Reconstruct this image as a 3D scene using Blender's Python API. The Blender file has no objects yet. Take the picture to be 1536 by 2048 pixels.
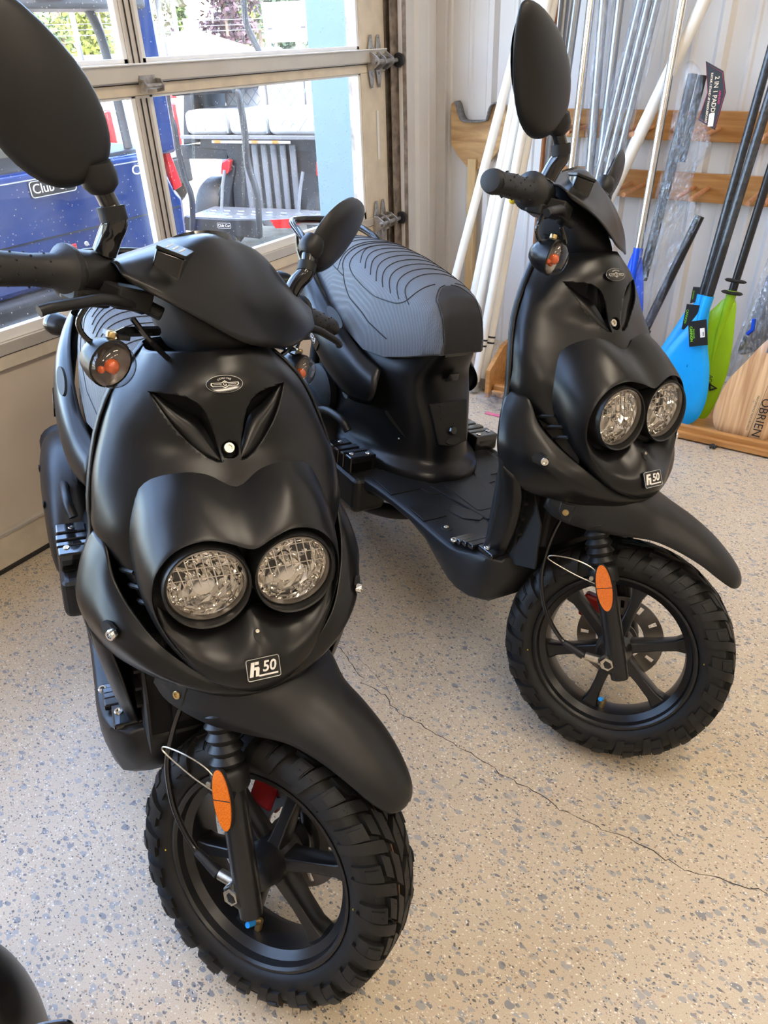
import bpy, bmesh, math, random
import numpy as np
from mathutils import Matrix, Vector
random.seed(7)
rng = np.random.default_rng(11)
SC = bpy.context.scene
COL = SC.collection

# ---------------------------------------------------------------- camera
CAM_R = ((0.832409, 0.553193, -0.032755), (0.276603, -0.465978, -0.840449), (-0.480193, 0.690538, -0.540899))      # rows: camera right, down, forward in world axes
cam_data = bpy.data.cameras.new('camera')
cam = bpy.data.objects.new('camera', cam_data)
COL.objects.link(cam)
cam_data.sensor_fit = 'HORIZONTAL'
cam_data.sensor_width = 36.0
cam_data.lens = 1482.3847 / 1536.0 * 36.0
cam_data.clip_start = 0.02
cam_data.clip_end = 400
_r, _d, _f = [Vector(v) for v in CAM_R]
_m = Matrix((( _r.x, -_d.x, -_f.x, 0), (_r.y, -_d.y, -_f.y, 0), (_r.z, -_d.z, -_f.z, 1.36102), (0, 0, 0, 1)))
cam.matrix_world = _m
SC.camera = cam

# ---------------------------------------------------------------- world, sun, exposure
SC.view_settings.view_transform = 'Standard'
SC.view_settings.look = 'None'
SC.view_settings.gamma = 1.0
SC.view_settings.exposure = 0.55
SC.view_settings.use_curve_mapping = False
world = bpy.data.worlds.new('sky')
SC.world = world
world.use_nodes = True
wn = world.node_tree.nodes
wl = world.node_tree.links
bg = wn['Background']
sky = wn.new('ShaderNodeTexSky')
sky.sky_type = 'NISHITA'
sky.sun_disc = False
sky.sun_elevation = math.radians(52)
sky.sun_rotation = math.radians(140)
sky.dust_density = 2.5
wl.new(sky.outputs[0], bg.inputs[0])
bg.inputs[1].default_value = 2.6
sun_d = bpy.data.lights.new('sun', 'SUN')
sun = bpy.data.objects.new('sun', sun_d)
COL.objects.link(sun)
sun_d.energy = 4.0
sun_d.color = (1.0, 0.93, 0.82)
sun_d.angle = math.radians(0.6)
sun.rotation_euler = Vector((-0.36, -0.42, -0.83)).to_track_quat('-Z', 'Y').to_euler()

# ---------------------------------------------------------------- object helpers
def tag(o, label=None, cat=None, group=None, kind=None):
    if label: o['label'] = label
    if cat: o['category'] = cat
    if group: o['group'] = group
    if kind: o['kind'] = kind
    return o

def empty(name, loc=(0, 0, 0), rz=0.0):
    o = bpy.data.objects.new(name, None)
    o.location = loc
    o.rotation_euler = (0, 0, rz)
    o.empty_display_size = 0.1
    COL.objects.link(o)
    return o

def add(name, geo, m, parent=None, smooth=True, angle=None, bevel=0.0, segs=2, subs=0, solid=0.0):
    """link one mesh object from (verts, faces)"""
    v, f = geo
    me = bpy.data.meshes.new(name)
    me.from_pydata([tuple(map(float, p)) for p in v], [], [tuple(int(i) for i in q) for q in f])
    me.validate()
    bm = bmesh.new()
    bm.from_mesh(me)
    bmesh.ops.remove_doubles(bm, verts=bm.verts, dist=1e-5)
    bmesh.ops.recalc_face_normals(bm, faces=bm.faces)
    if smooth:
        a = math.radians(angle if angle else 38)
        for fc in bm.faces: fc.smooth = True
        for e in bm.edges:
            if len(e.link_faces) == 2 and e.calc_face_angle(0) > a: e.smooth = False
    bm.to_mesh(me)
    bm.free()
    me.materials.append(m)
    o = bpy.data.objects.new(name, me)
    COL.objects.link(o)
    if parent: o.parent = parent
    if solid:
        md = o.modifiers.new('solid', 'SOLIDIFY'); md.thickness = solid; md.offset = -1
    if bevel:
        md = o.modifiers.new('bevel', 'BEVEL'); md.width = bevel; md.segments = segs; md.limit_method = 'ANGLE'; md.angle_limit = math.radians(35)
    if subs:
        md = o.modifiers.new('sub', 'SUBSURF'); md.levels = subs; md.render_levels = subs
    return o

def dup(o, parent=None, loc=None, rz=None):
    c = o.copy()
    COL.objects.link(c)
    c.parent = parent
    if loc is not None: c.location = loc
    if rz is not None: c.rotation_euler = (0, 0, rz)
    for ch in list(o.children):
        dup(ch, c)
    return c

# ---------------------------------------------------------------- geometry helpers, all return (verts, faces)
def join(*gs):
    V = []; F = []
    for v, f in gs:
        n = len(V)
        V += [tuple(p) for p in v]
        F += [tuple(i + n for i in q) for q in f]
    return V, F

def box(x0, x1, y0, y1, z0, z1):
    v = [(x0, y0, z0), (x1, y0, z0), (x1, y1, z0), (x0, y1, z0), (x0, y0, z1), (x1, y0, z1), (x1, y1, z1), (x0, y1, z1)]
    return v, [(0, 3, 2, 1), (4, 5, 6, 7), (0, 1, 5, 4), (1, 2, 6, 5), (2, 3, 7, 6), (3, 0, 4, 7)]

def cbox(c, s):
    return box(c[0]-s[0]/2, c[0]+s[0]/2, c[1]-s[1]/2, c[1]+s[1]/2, c[2]-s[2]/2, c[2]+s[2]/2)

def xf(g, M):
    return [tuple(M @ Vector(p)) for p in g[0]], g[1]

def mv(g, d):
    return [(p[0]+d[0], p[1]+d[1], p[2]+d[2]) for p in g[0]], g[1]

def frame(o, x, y, z):
    """matrix with the given axes as columns"""
    return Matrix(((x[0], y[0], z[0], o[0]), (x[1], y[1], z[1], o[1]), (x[2], y[2], z[2], o[2]), (0, 0, 0, 1)))

def aim(o, d, up=(0, 0, 1)):
    """local z along d"""
    z = Vector(d).normalized()
    u = Vector(up)
    if abs(z.dot(u)) > 0.99: u = Vector((1, 0, 0))
    x = u.cross(z).normalized()
    y = z.cross(x)
    return frame(o, x, y, z)

def cat(pts, n=6, closed=False):
    """Catmull-Rom through pts"""
    P = np.array(pts, float)
    N = len(P)
    out = []
    rngk = range(N if closed else N - 1)
    for i in rngk:
        if closed:
            p0, p1, p2, p3 = P[(i-1) % N], P[i], P[(i+1) % N], P[(i+2) % N]
        else:
            p1, p2 = P[i], P[i+1]
            p0 = P[i-1] if i > 0 else 2*p1 - p2
            p3 = P[i+2] if i+2 < N else 2*p2 - p1
        for k in range(n):
            t = k / n
            out.append(0.5*((2*p1) + (-p0+p2)*t + (2*p0-5*p1+4*p2-p3)*t*t + (-p0+3*p1-3*p2+p3)*t**3))
    if not closed: out.append(P[-1])
    return np.array(out)

def grid(rows, cu=False, cv=False):
    """rows of equal length -> quads; cu closes each row, cv closes the row list"""
    R = [list(map(tuple, r)) for r in rows]
    n = len(R); m = len(R[0])
    V = [p for r in R for p in r]
    F = []
    for i in range(n if cv else n - 1):
        for j in range(m if cu else m - 1):
            a = i*m + j; b = i*m + (j+1) % m; c = ((i+1) % n)*m + (j+1) % m; d = ((i+1) % n)*m + j
            F.append((a, b, c, d))
    return V, F

def smooth_grid(ctrl, nu=5, nv=5, cu=False):
    """bicubic through a control net ctrl[row][col]"""
    rows = [cat(r, nv, cu) for r in ctrl]
    cols = [cat([r[j] for r in rows], nu) for j in range(len(rows[0]))]
    return grid(np.transpose(np.array(cols), (1, 0, 2)), cu=cu)

def mirror_y(g):
    v, f = g
    return [(p[0], -p[1], p[2]) for p in v], [tuple(reversed(q)) for q in f]

def both(g):
    return join(g, mirror_y(g))

def tube(path, r, n=10, caps=True, closed=False):
    P = [Vector(p) for p in path]
    N = len(P)
    rad = r if hasattr(r, '__len__') else [r]*N
    T = []
    for i in range(N):
        a = P[(i-1) % N] if (closed or i > 0) else P[i]
        b = P[(i+1) % N] if (closed or i < N-1) else P[i]
        T.append((b-a).normalized())
    u = T[0].orthogonal().normalized()
    rows = []
    for i in range(N):
        u = (u - T[i]*u.dot(T[i])).normalized()
        w = T[i].cross(u)
        rows.append([tuple(P[i] + (u*math.cos(2*math.pi*k/n) + w*math.sin(2*math.pi*k/n))*rad[i]) for k in range(n)])
    V, F = grid(rows, cu=True, cv=closed)
    if caps and not closed:
        F.append(tuple(range(n)))
        F.append(tuple(range((N-1)*n + n-1, (N-1)*n - 1, -1)))
    return V, F

def rod(a, b, r, n=12, r2=None):
    return tube([a, b], [r, r if r2 is None else r2], n)

def lathe(prof, M=None, n=24, cap=True):
    """prof of (radius, height) about local z"""
    rows = [[(r*math.cos(2*math.pi*k/n), r*math.sin(2*math.pi*k/n), h) for k in range(n)] for r, h in prof]
    V, F = grid(rows, cu=True)
    if cap:
        if prof[0][0] > 1e-6: F.append(tuple(range(n)))
        if prof[-1][0] > 1e-6: F.append(tuple(range((len(prof)-1)*n + n-1, (len(prof)-1)*n - 1, -1)))
    g = (V, F)
    return xf(g, M) if M is not None else g

def prism(poly, h0, h1, M=None):
    """polygon in local xy extruded along local z"""
    n = len(poly)
    V = [(p[0], p[1], h0) for p in poly] + [(p[0], p[1], h1) for p in poly]
    F = [tuple(range(n-1, -1, -1)), tuple(range(n, 2*n))] + [(i, (i+1) % n, n+(i+1) % n, n+i) for i in range(n)]
    g = (V, F)
    return xf(g, M) if M is not None else g

def ellipse(a, b, n=24, cx=0, cy=0):
    return [(cx + a*math.cos(2*math.pi*k/n), cy + b*math.sin(2*math.pi*k/n)) for k in range(n)]

def rrect(w, h, r, n=4):
    out = []
    for cx, cy, a0 in ((w/2-r, h/2-r, 0), (-w/2+r, h/2-r, 90), (-w/2+r, -h/2+r, 180), (w/2-r, -h/2+r, 270)):
        for k in range(n+1):
            a = math.radians(a0 + 90*k/n)
            out.append((cx + r*math.cos(a), cy + r*math.sin(a)))
    return out

def ball(c, r, n=12, sq=(1, 1, 1)):
    prof = [(math.sin(math.pi*k/8), -math.cos(math.pi*k/8)) for k in range(9)]
    v, f = lathe(prof, None, n, cap=False)
    return [(c[0]+p[0]*r*sq[0], c[1]+p[1]*r*sq[1], c[2]+p[2]*r*sq[2]) for p in v], f

def text(name, body, size, M, m, parent=None, depth=0.0004, align='CENTER', spacing=1.0, shear=0.0, sx=1.0, bold=0.0):
    cu = bpy.data.curves.new(name, 'FONT')
    cu.body = body
    cu.size = size
    cu.extrude = depth
    cu.align_x = align
    cu.align_y = 'CENTER'
    cu.space_character = spacing
    cu.shear = shear
    cu.offset = bold
    cu.resolution_u = 3
    tmp = bpy.data.objects.new(name, cu)
    COL.objects.link(tmp)
    dg = bpy.context.evaluated_depsgraph_get()
    me = bpy.data.meshes.new_from_object(tmp.evaluated_get(dg))
    COL.objects.unlink(tmp)
    bpy.data.objects.remove(tmp)
    me.transform(M @ Matrix.Diagonal((sx, 1, 1, 1)))
    me.materials.clear()
    me.materials.append(m)
    o = bpy.data.objects.new(name, me)
    COL.objects.link(o)
    if parent: o.parent = parent
    return o

# ---------------------------------------------------------------- materials
def mat(name, col, rough=0.5, metal=0.0, spec=0.5, noise=0.0, nscale=40.0, bump=0.0, bscale=200.0, coat=0.0, emit=None, estr=0.0, trans=0.0, ior=1.45, alpha=1.0, rnoise=0.0):
    m = bpy.data.materials.new(name)
    m.use_nodes = True
    N = m.node_tree.nodes; L = m.node_tree.links
    b = N['Principled BSDF']
    b.inputs['Base Color'].default_value = (*col, 1)
    b.inputs['Roughness'].default_value = rough
    b.inputs['Metallic'].default_value = metal
    b.inputs['Specular IOR Level'].default_value = spec
    b.inputs['Coat Weight'].default_value = coat
    b.inputs['Coat Roughness'].default_value = 0.08
    b.inputs['Transmission Weight'].default_value = trans
    b.inputs['IOR'].default_value = ior
    b.inputs['Alpha'].default_value = alpha
    if emit:
        b.inputs['Emission Color'].default_value = (*emit, 1)
        b.inputs['Emission Strength'].default_value = estr
    if noise or bump or rnoise:
        tc = N.new('ShaderNodeTexCoord')
    if noise:
        t = N.new('ShaderNodeTexNoise'); t.inputs['Scale'].default_value = nscale; t.inputs['Detail'].default_value = 4
        L.new(tc.outputs['Object'], t.inputs['Vector'])
        r = N.new('ShaderNodeValToRGB')
        r.color_ramp.elements[0].position = 0.3; r.color_ramp.elements[1].position = 0.7
        r.color_ramp.elements[0].color = (*[max(0, c*(1-noise)) for c in col], 1)
        r.color_ramp.elements[1].color = (*[min(1, c*(1+noise)) for c in col], 1)
        L.new(t.outputs[0], r.inputs[0]); L.new(r.outputs[0], b.inputs['Base Color'])
    if rnoise:
        t3 = N.new('ShaderNodeTexNoise'); t3.inputs['Scale'].default_value = nscale*0.3
        L.new(tc.outputs['Object'], t3.inputs['Vector'])
        mr = N.new('ShaderNodeMapRange'); mr.inputs['To Min'].default_value = max(0, rough-rnoise); mr.inputs['To Max'].default_value = min(1, rough+rnoise)
        L.new(t3.outputs[0], mr.inputs[0]); L.new(mr.outputs[0], b.inputs['Roughness'])
    if bump:
        t2 = N.new('ShaderNodeTexNoise'); t2.inputs['Scale'].default_value = bscale; t2.inputs['Detail'].default_value = 2
        L.new(tc.outputs['Object'], t2.inputs['Vector'])
        bp = N.new('ShaderNodeBump'); bp.inputs['Strength'].default_value = bump; bp.inputs['Distance'].default_value = 0.002
        L.new(t2.outputs[0], bp.inputs['Height']); L.new(bp.outputs[0], b.inputs['Normal'])
    return m

def wood(name, c0, c1, scale=(3, 60, 60), rough=0.45, axis_rot=(0, 0, 0)):
    m = mat(name, c0, rough)
    N = m.node_tree.nodes; L = m.node_tree.links; b = N['Principled BSDF']
    tc = N.new('ShaderNodeTexCoord'); mp = N.new('ShaderNodeMapping')
    mp.inputs['Scale'].default_value = scale; mp.inputs['Rotation'].default_value = axis_rot
    t = N.new('ShaderNodeTexNoise'); t.inputs['Scale'].default_value = 1; t.inputs['Detail'].default_value = 5; t.inputs['Distortion'].default_value = 0.6
    r = N.new('ShaderNodeValToRGB')
    r.color_ramp.elements[0].position = 0.35; r.color_ramp.elements[1].position = 0.68
    r.color_ramp.elements[0].color = (*c0, 1); r.color_ramp.elements[1].color = (*c1, 1)
    L.new(tc.outputs['Object'], mp.inputs[0]); L.new(mp.outputs[0], t.inputs['Vector'])
    L.new(t.outputs[0], r.inputs[0]); L.new(r.outputs[0], b.inputs['Base Color'])
    return m
# ================================================================ materials of the place
M = {}
M['wall'] = mat('painted_metal_panel', (0.74, 0.725, 0.71), 0.40, noise=0.03, nscale=3, bump=0.02, bscale=30)
M['plain_wall'] = mat('plain_wall', (0.62, 0.57, 0.50), 0.6, noise=0.04, nscale=2)
M['ceiling'] = mat('ceiling_white', (0.75, 0.73, 0.70), 0.7, noise=0.02, nscale=3)
M['alu'] = mat('door_aluminium', (0.62, 0.58, 0.52), 0.38, 0.3, noise=0.06, nscale=6, rnoise=0.06)
M['cream'] = mat('cream_door_paint', (0.70, 0.61, 0.48), 0.5, noise=0.10, nscale=14)
M['panel'] = mat('beige_door_panel', (0.68, 0.58, 0.47), 0.5, noise=0.05, nscale=3, bump=0.03, bscale=400)
M['bead'] = mat('white_glazing_bead', (0.82, 0.82, 0.80), 0.35, noise=0.03, nscale=20)
M['trim'] = mat('white_steel_trim', (0.66, 0.64, 0.62), 0.4, noise=0.05, nscale=8)
M['seal'] = mat('black_rubber_seal', (0.03, 0.027, 0.026), 0.7, noise=0.3, nscale=30)
M['hinge'] = mat('galvanised_steel', (0.42, 0.40, 0.38), 0.36, 0.85, noise=0.25, nscale=60, rnoise=0.1)
M['rust'] = mat('rusty_track_steel', (0.30, 0.25, 0.21), 0.5, 0.55, noise=0.45, nscale=25)
M['roller'] = mat('black_nylon', (0.02, 0.02, 0.022), 0.4, noise=0.2, nscale=50)
def glass_mat(name, col=(1, 1, 1), fac=0.06, rough=0.0, dirt=0.0):
    m = bpy.data.materials.new(name); m.use_nodes = True
    N = m.node_tree.nodes; L = m.node_tree.links
    N.remove(N['Principled BSDF'])
    tr = N.new('ShaderNodeBsdfTransparent'); tr.inputs[0].default_value = (*col, 1)
    gl = N.new('ShaderNodeBsdfGlossy'); gl.inputs['Roughness'].default_value = rough
    df = N.new('ShaderNodeBsdfDiffuse'); df.inputs[0].default_value = (0.85, 0.86, 0.88, 1)
    lw = N.new('ShaderNodeLayerWeight'); lw.inputs[0].default_value = 0.5
    pw = N.new('ShaderNodeMath'); pw.operation = 'POWER'; pw.inputs[1].default_value = 5.0
    L.new(lw.outputs['Facing'], pw.inputs[0])
    fr = N.new('ShaderNodeMath'); fr.operation = 'MULTIPLY_ADD'; fr.inputs[1].default_value = 0.9; fr.inputs[2].default_value = 0.04
    L.new(pw.outputs[0], fr.inputs[0])
    mx = N.new('ShaderNodeMixShader'); mx2 = N.new('ShaderNodeMixShader')
    ml = N.new('ShaderNodeMath'); ml.operation = 'MULTIPLY'; ml.inputs[1].default_value = fac/0.04
    L.new(fr.outputs[0], ml.inputs[0]); L.new(ml.outputs[0], mx.inputs[0])
    L.new(tr.outputs[0], mx.inputs[1]); L.new(gl.outputs[0], mx.inputs[2])
    out = N['Material Output']
    if dirt:
        tc = N.new('ShaderNodeTexCoord')
        vo = N.new('ShaderNodeTexVoronoi'); vo.inputs['Scale'].default_value = 70
        L.new(tc.outputs['Object'], vo.inputs['Vector'])
        lt = N.new('ShaderNodeMath'); lt.operation = 'LESS_THAN'; lt.inputs[1].default_value = 0.13
        L.new(vo.outputs['Distance'], lt.inputs[0])
        sp = N.new('ShaderNodeSeparateColor'); L.new(vo.outputs['Color'], sp.inputs[0])
        gt = N.new('ShaderNodeMath'); gt.operation = 'GREATER_THAN'; gt.inputs[1].default_value = 0.78
        L.new(sp.outputs[0], gt.inputs[0])
        an = N.new('ShaderNodeMath'); an.operation = 'MULTIPLY'; L.new(lt.outputs[0], an.inputs[0]); L.new(gt.outputs[0], an.inputs[1])
        ns = N.new('ShaderNodeTexNoise'); ns.inputs['Scale'].default_value = 7; ns.inputs['Detail'].default_value = 5
        L.new(tc.outputs['Object'], ns.inputs['Vector'])
        mr = N.new('ShaderNodeMapRange'); mr.inputs['From Min'].default_value = 0.4; mr.inputs['From Max'].default_value = 0.8
        mr.inputs['To Min'].default_value = 0.01; mr.inputs['To Max'].default_value = dirt
        L.new(ns.outputs[0], mr.inputs[0])
        m3 = N.new('ShaderNodeMath'); m3.operation = 'MULTIPLY'; m3.inputs[1].default_value = 0.55; L.new(an.outputs[0], m3.inputs[0])
        ad = N.new('ShaderNodeMath'); ad.operation = 'ADD'; ad.use_clamp = True; L.new(mr.outputs[0], ad.inputs[0]); L.new(m3.outputs[0], ad.inputs[1])
        L.new(ad.outputs[0], mx2.inputs[0]); L.new(mx.outputs[0], mx2.inputs[1]); L.new(df.outputs[0], mx2.inputs[2])
        L.new(mx2.outputs[0], out.inputs[0])
    else:
        L.new(mx.outputs[0], out.inputs[0])
    return m
M['glass'] = glass_mat('window_glass', (0.97, 0.99, 1.0), 0.04, 0.0, 0.07)

def terrazzo():
    m = mat('polished_terrazzo', (0.4, 0.33, 0.27), 0.3)
    N = m.node_tree.nodes; L = m.node_tree.links; b = N['Principled BSDF']
    tc = N.new('ShaderNodeTexCoord')
    ns = N.new('ShaderNodeTexNoise'); ns.inputs['Scale'].default_value = 1.6; ns.inputs['Detail'].default_value = 6
    L.new(tc.outputs['Object'], ns.inputs['Vector'])
    base = N.new('ShaderNodeValToRGB')
    base.color_ramp.elements[0].position = 0.35; base.color_ramp.elements[1].position = 0.68
    base.color_ramp.elements[0].color = (0.53, 0.435, 0.315, 1); base.color_ramp.elements[1].color = (0.64, 0.54, 0.40, 1)
    L.new(ns.outputs[0], base.inputs[0])
    cur = base.outputs[0]
    # fine sand
    sd = N.new('ShaderNodeTexNoise'); sd.inputs['Scale'].default_value = 420; sd.inputs['Detail'].default_value = 2
    L.new(tc.outputs['Object'], sd.inputs['Vector'])
    sr = N.new('ShaderNodeMapRange'); sr.inputs['To Min'].default_value = 0.72; sr.inputs['To Max'].default_value = 1.28
    L.new(sd.outputs[0], sr.inputs[0])
    mm = N.new('ShaderNodeMix'); mm.data_type = 'RGBA'; mm.blend_type = 'MULTIPLY'; mm.inputs['Factor'].default_value = 1
    cb = N.new('ShaderNodeCombineColor')
    for i in range(3): L.new(sr.outputs[0], cb.inputs[i])
    L.new(cur, mm.inputs['A']); L.new(cb.outputs[0], mm.inputs['B'])
    cur = mm.outputs['Result']
    # warp for angular, uneven chips
    wp = N.new('ShaderNodeTexNoise'); wp.inputs['Scale'].default_value = 60; wp.inputs['Detail'].default_value = 2
    L.new(tc.outputs['Object'], wp.inputs['Vector'])
    vm = N.new('ShaderNodeVectorMath'); vm.operation = 'MULTIPLY_ADD'
    vm.inputs[1].default_value = (0.012, 0.012, 0.0)
    L.new(wp.outputs[1], vm.inputs[0]); L.new(tc.outputs['Object'], vm.inputs[2])
    def chips(scale, radius, frac, cols, stretch, seed):
        nonlocal cur
        mp = N.new('ShaderNodeMapping'); mp.inputs['Scale'].default_value = (stretch[0], stretch[1], 0.0)
        mp.inputs['Rotation'].default_value = (0, 0, seed); mp.inputs['Location'].default_value = (seed*3.1, seed*1.7, 0)
        L.new(vm.outputs[0], mp.inputs[0])
        v = N.new('ShaderNodeTexVoronoi'); v.voronoi_dimensions = '2D'; v.inputs['Scale'].default_value = scale; v.inputs['Randomness'].default_value = 1
        L.new(mp.outputs[0], v.inputs['Vector'])
        s = N.new('ShaderNodeSeparateColor'); L.new(v.outputs['Color'], s.inputs[0])
        # radius varies by cell
        rm = N.new('ShaderNodeMapRange'); rm.inputs['To Min'].default_value = radius*0.35; rm.inputs['To Max'].default_value = radius
        L.new(s.outputs[1], rm.inputs[0])
        a = N.new('ShaderNodeMath'); a.operation = 'LESS_THAN'; L.new(v.outputs['Distance'], a.inputs[0]); L.new(rm.outputs[0], a.inputs[1])
        c = N.new('ShaderNodeMath'); c.operation = 'GREATER_THAN'; c.inputs[1].default_value = 1-frac; L.new(s.outputs[0], c.inputs[0])
        k = N.new('ShaderNodeMath'); k.operation = 'MULTIPLY'; L.new(a.outputs[0], k.inputs[0]); L.new(c.outputs[0], k.inputs[1])
        ramp = N.new('ShaderNodeValToRGB'); ramp.color_ramp.interpolation = 'CONSTANT'
        while len(ramp.color_ramp.elements) < len(cols): ramp.color_ramp.elements.new(0.5)
        for i, cc in enumerate(cols):
            ramp.color_ramp.elements[i].position = i/len(cols); ramp.color_ramp.elements[i].color = (*cc, 1)
        L.new(s.outputs[2], ramp.inputs[0])
        mx = N.new('ShaderNodeMix'); mx.data_type = 'RGBA'
        L.new(k.outputs[0], mx.inputs['Factor']); L.new(cur, mx.inputs['A']); L.new(ramp.outputs[0], mx.inputs['B'])
        cur = mx.outputs['Result']
    g1, g2, g3 = (0.27, 0.265, 0.265), (0.38, 0.365, 0.345), (0.12, 0.115, 0.115)
    chips(40, 0.42, 0.30, [g2, (0.42, 0.385, 0.34), g1, (0.40, 0.375, 0.35), g2], (1, 1.6), 0.6)
    chips(66, 0.36, 0.26, [g1, g2, (0.20, 0.195, 0.195), (0.37, 0.31, 0.25)], (1, 1.7), 2.1)
    chips(120, 0.34, 0.22, [g3, (0.36, 0.25, 0.17), g1, (0.66, 0.60, 0.50)], (1, 1.5), 3.3)
    chips(190, 0.38, 0.34, [(0.80, 0.74, 0.63), (0.14, 0.13, 0.12), (0.82, 0.77, 0.68), (0.40, 0.27, 0.17), (0.30, 0.27, 0.24)], (1, 1.4), 4.0)
    L.new(cur, b.inputs['Base Color'])
    rr = N.new('ShaderNodeMapRange'); rr.inputs['To Min'].default_value = 0.22; rr.inputs['To Max'].default_value = 0.42
    L.new(ns.outputs[0], rr.inputs[0]); L.new(rr.outputs[0], b.inputs['Roughness'])
    b.inputs['Specular IOR Level'].default_value = 0.5
    return m
M['floor'] = terrazzo()
M['crack'] = mat('crack_dark', (0.05, 0.04, 0.033), 0.9, noise=0.3, nscale=200)  # dark brown tone of the crack ribbons themselves

# ================================================================ room shell
XD = -2.025          # inner face of the sectional door
YB = 3.43            # back wall
ZC = 3.7             # ceiling
def struct(name, geo, m, parent=None, **k):
    o = add(name, geo, m, parent, **k)
    if parent is None: o['kind'] = 'structure'
    return o
fl = struct('floor', box(-2.09, 6.0, -5.0, YB, -0.12, 0.0), M['floor'], smooth=False)
tag(fl, 'beige polished terrazzo concrete floor with grey stone chips', 'floor')
# hairline crack across the slab
def crack(pts, w, nm, seed):
    r = np.random.default_rng(seed)
    P = []
    for a, b in zip(pts[:-1], pts[1:]):
        a = np.array(a); b = np.array(b)
        n = max(2, int(np.linalg.norm(b-a)/0.014))
        for k in range(n):
            P.append(a+(b-a)*k/n + r.normal(0, 0.0032, 2))
    P.append(np.array(pts[-1]))
    rows = []
    for i, q in enumerate(P):
        d = P[min(i+1, len(P)-1)]-P[max(i-1, 0)]; d = d/np.linalg.norm(d); nn = np.array([-d[1], d[0]])
        ww = w*(0.35+0.9*r.random())
        rows.append([(q[0]-nn[0]*ww, q[1]-nn[1]*ww, 0.0004), (q[0]+nn[0]*ww, q[1]+nn[1]*ww, 0.0004)])
    return struct(nm, grid(rows), M['crack'], fl, smooth=False)
crack([(-0.9689, 1.1352), (-0.9133, 1.1091), (-0.8127, 1.0563), (-0.7620, 1.0482), (-0.6857, 1.0203), (-0.5980, 1.0125), (-0.5021, 1.0051), (-0.4088, 0.9921), (-0.3124, 0.9856), (-0.2198, 0.9740), (-0.1403, 0.9843), (-0.0707, 0.9838), (-0.0028, 0.9782), (0.0475, 0.9961), (0.0983, 1.0076), (0.1491, 1.0118)], 0.0011, "floor_crack", 1)
crack([(-0.9166, 1.1247), (-0.8402, 1.1070), (-0.7635, 1.0728), (-0.6857, 1.0203)], 0.0005, "floor_crack", 2)
# back wall: ribbed metal liner panel, major ribs every 0.318 m with two small ribs between
def rib_profile(x0, x1, start, pitch=0.3175):
    pts = [(x0, 0.0)]
    k = math.floor((x0-start)/pitch)-1
    while True:
        c = start + k*pitch
        k += 1
        if c > x1: break
        for cx, hw, tw, d in ((c, 0.028, 0.012, 0.024), (c+pitch/3, 0.014, 0.006, 0.006), (c+2*pitch/3, 0.014, 0.006, 0.006)):
            if cx-hw > pts[-1][0]+1e-3 and cx+hw < x1:
                pts += [(cx-hw, 0.0), (cx-tw, d), (cx+tw, d), (cx+hw, 0.0)]
    pts.append((x1, 0.0))
    return pts
pr = rib_profile(-1.98, 6.0, -1.712)
wb = struct('wall_back', prism([(x, YB-d) for x, d in pr] + [(6.0, YB+0.06), (-1.98, YB+0.06)], 0.0, ZC), M['wall'], smooth=False)
tag(wb, 'ribbed pale metal liner panel wall behind the paddle rack', 'wall')
# left wall: return strip between the door track and the corner, header above the door, far part
pr = rib_profile(3.115, YB, 3.24, 0.3)
ws = struct('wall_left', prism([(-1.98+d*0.6, y) for y, d in pr] + [(-2.0, YB), (-2.0, 3.115)], 0.0, ZC), M['wall'], smooth=False)
tag(ws, 'narrow ribbed panel strip between the door track and the corner', 'wall')
w2 = struct('wall_left_header', box(-2.2, -1.98, -5.0, YB, 3.12, ZC), M['plain_wall'], smooth=False)
tag(w2, 'plain wall header above the glazed sectional door', 'wall')
w3 = struct('wall_left_far', box(-2.2, -1.98, -5.0, -1.82, 0.0, 3.12), M['plain_wall'], smooth=False)
tag(w3, 'plain wall beyond the near end of the sectional door', 'wall')
w4 = struct('wall_left_corner', box(-2.2, -2.0, 3.115, YB, 0.0, 3.12), M['plain_wall'], smooth=False)
tag(w4, 'wall core behind the ribbed corner strip', 'wall')
t1 = struct('trim_1', join(box(-1.99, -1.966, 3.118, 3.19, 0, 3.3), box(-1.99, -1.972, 3.098, 3.118, 0, 3.3)), M['trim'], smooth=False, bevel=0.002)
tag(t1, 'pale vertical steel trim beside the door track', 'trim')
t2 = struct('trim_2', box(-1.981, -1.93, 3.40, 3.43, 0, ZC), M['trim'], smooth=False, bevel=0.004)
tag(t2, 'vertical corner trim where the ribbed walls meet', 'trim')
cl = struct('ceiling', box(-2.2, 6.0, -5.0, YB, ZC, ZC+0.1), M['ceiling'], smooth=False)
tag(cl, 'white ceiling above the showroom', 'ceiling')
wr = struct('wall_right', box(6.0, 6.1, -5.0, YB, 0, ZC), M['plain_wall'], smooth=False)
tag(wr, 'plain right wall of the showroom', 'wall')
wf = struct('wall_front', box(-2.2, 6.1, -5.1, -5.0, 0, ZC), M['plain_wall'], smooth=False)
tag(wf, 'plain wall behind the photographer', 'wall')
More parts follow.
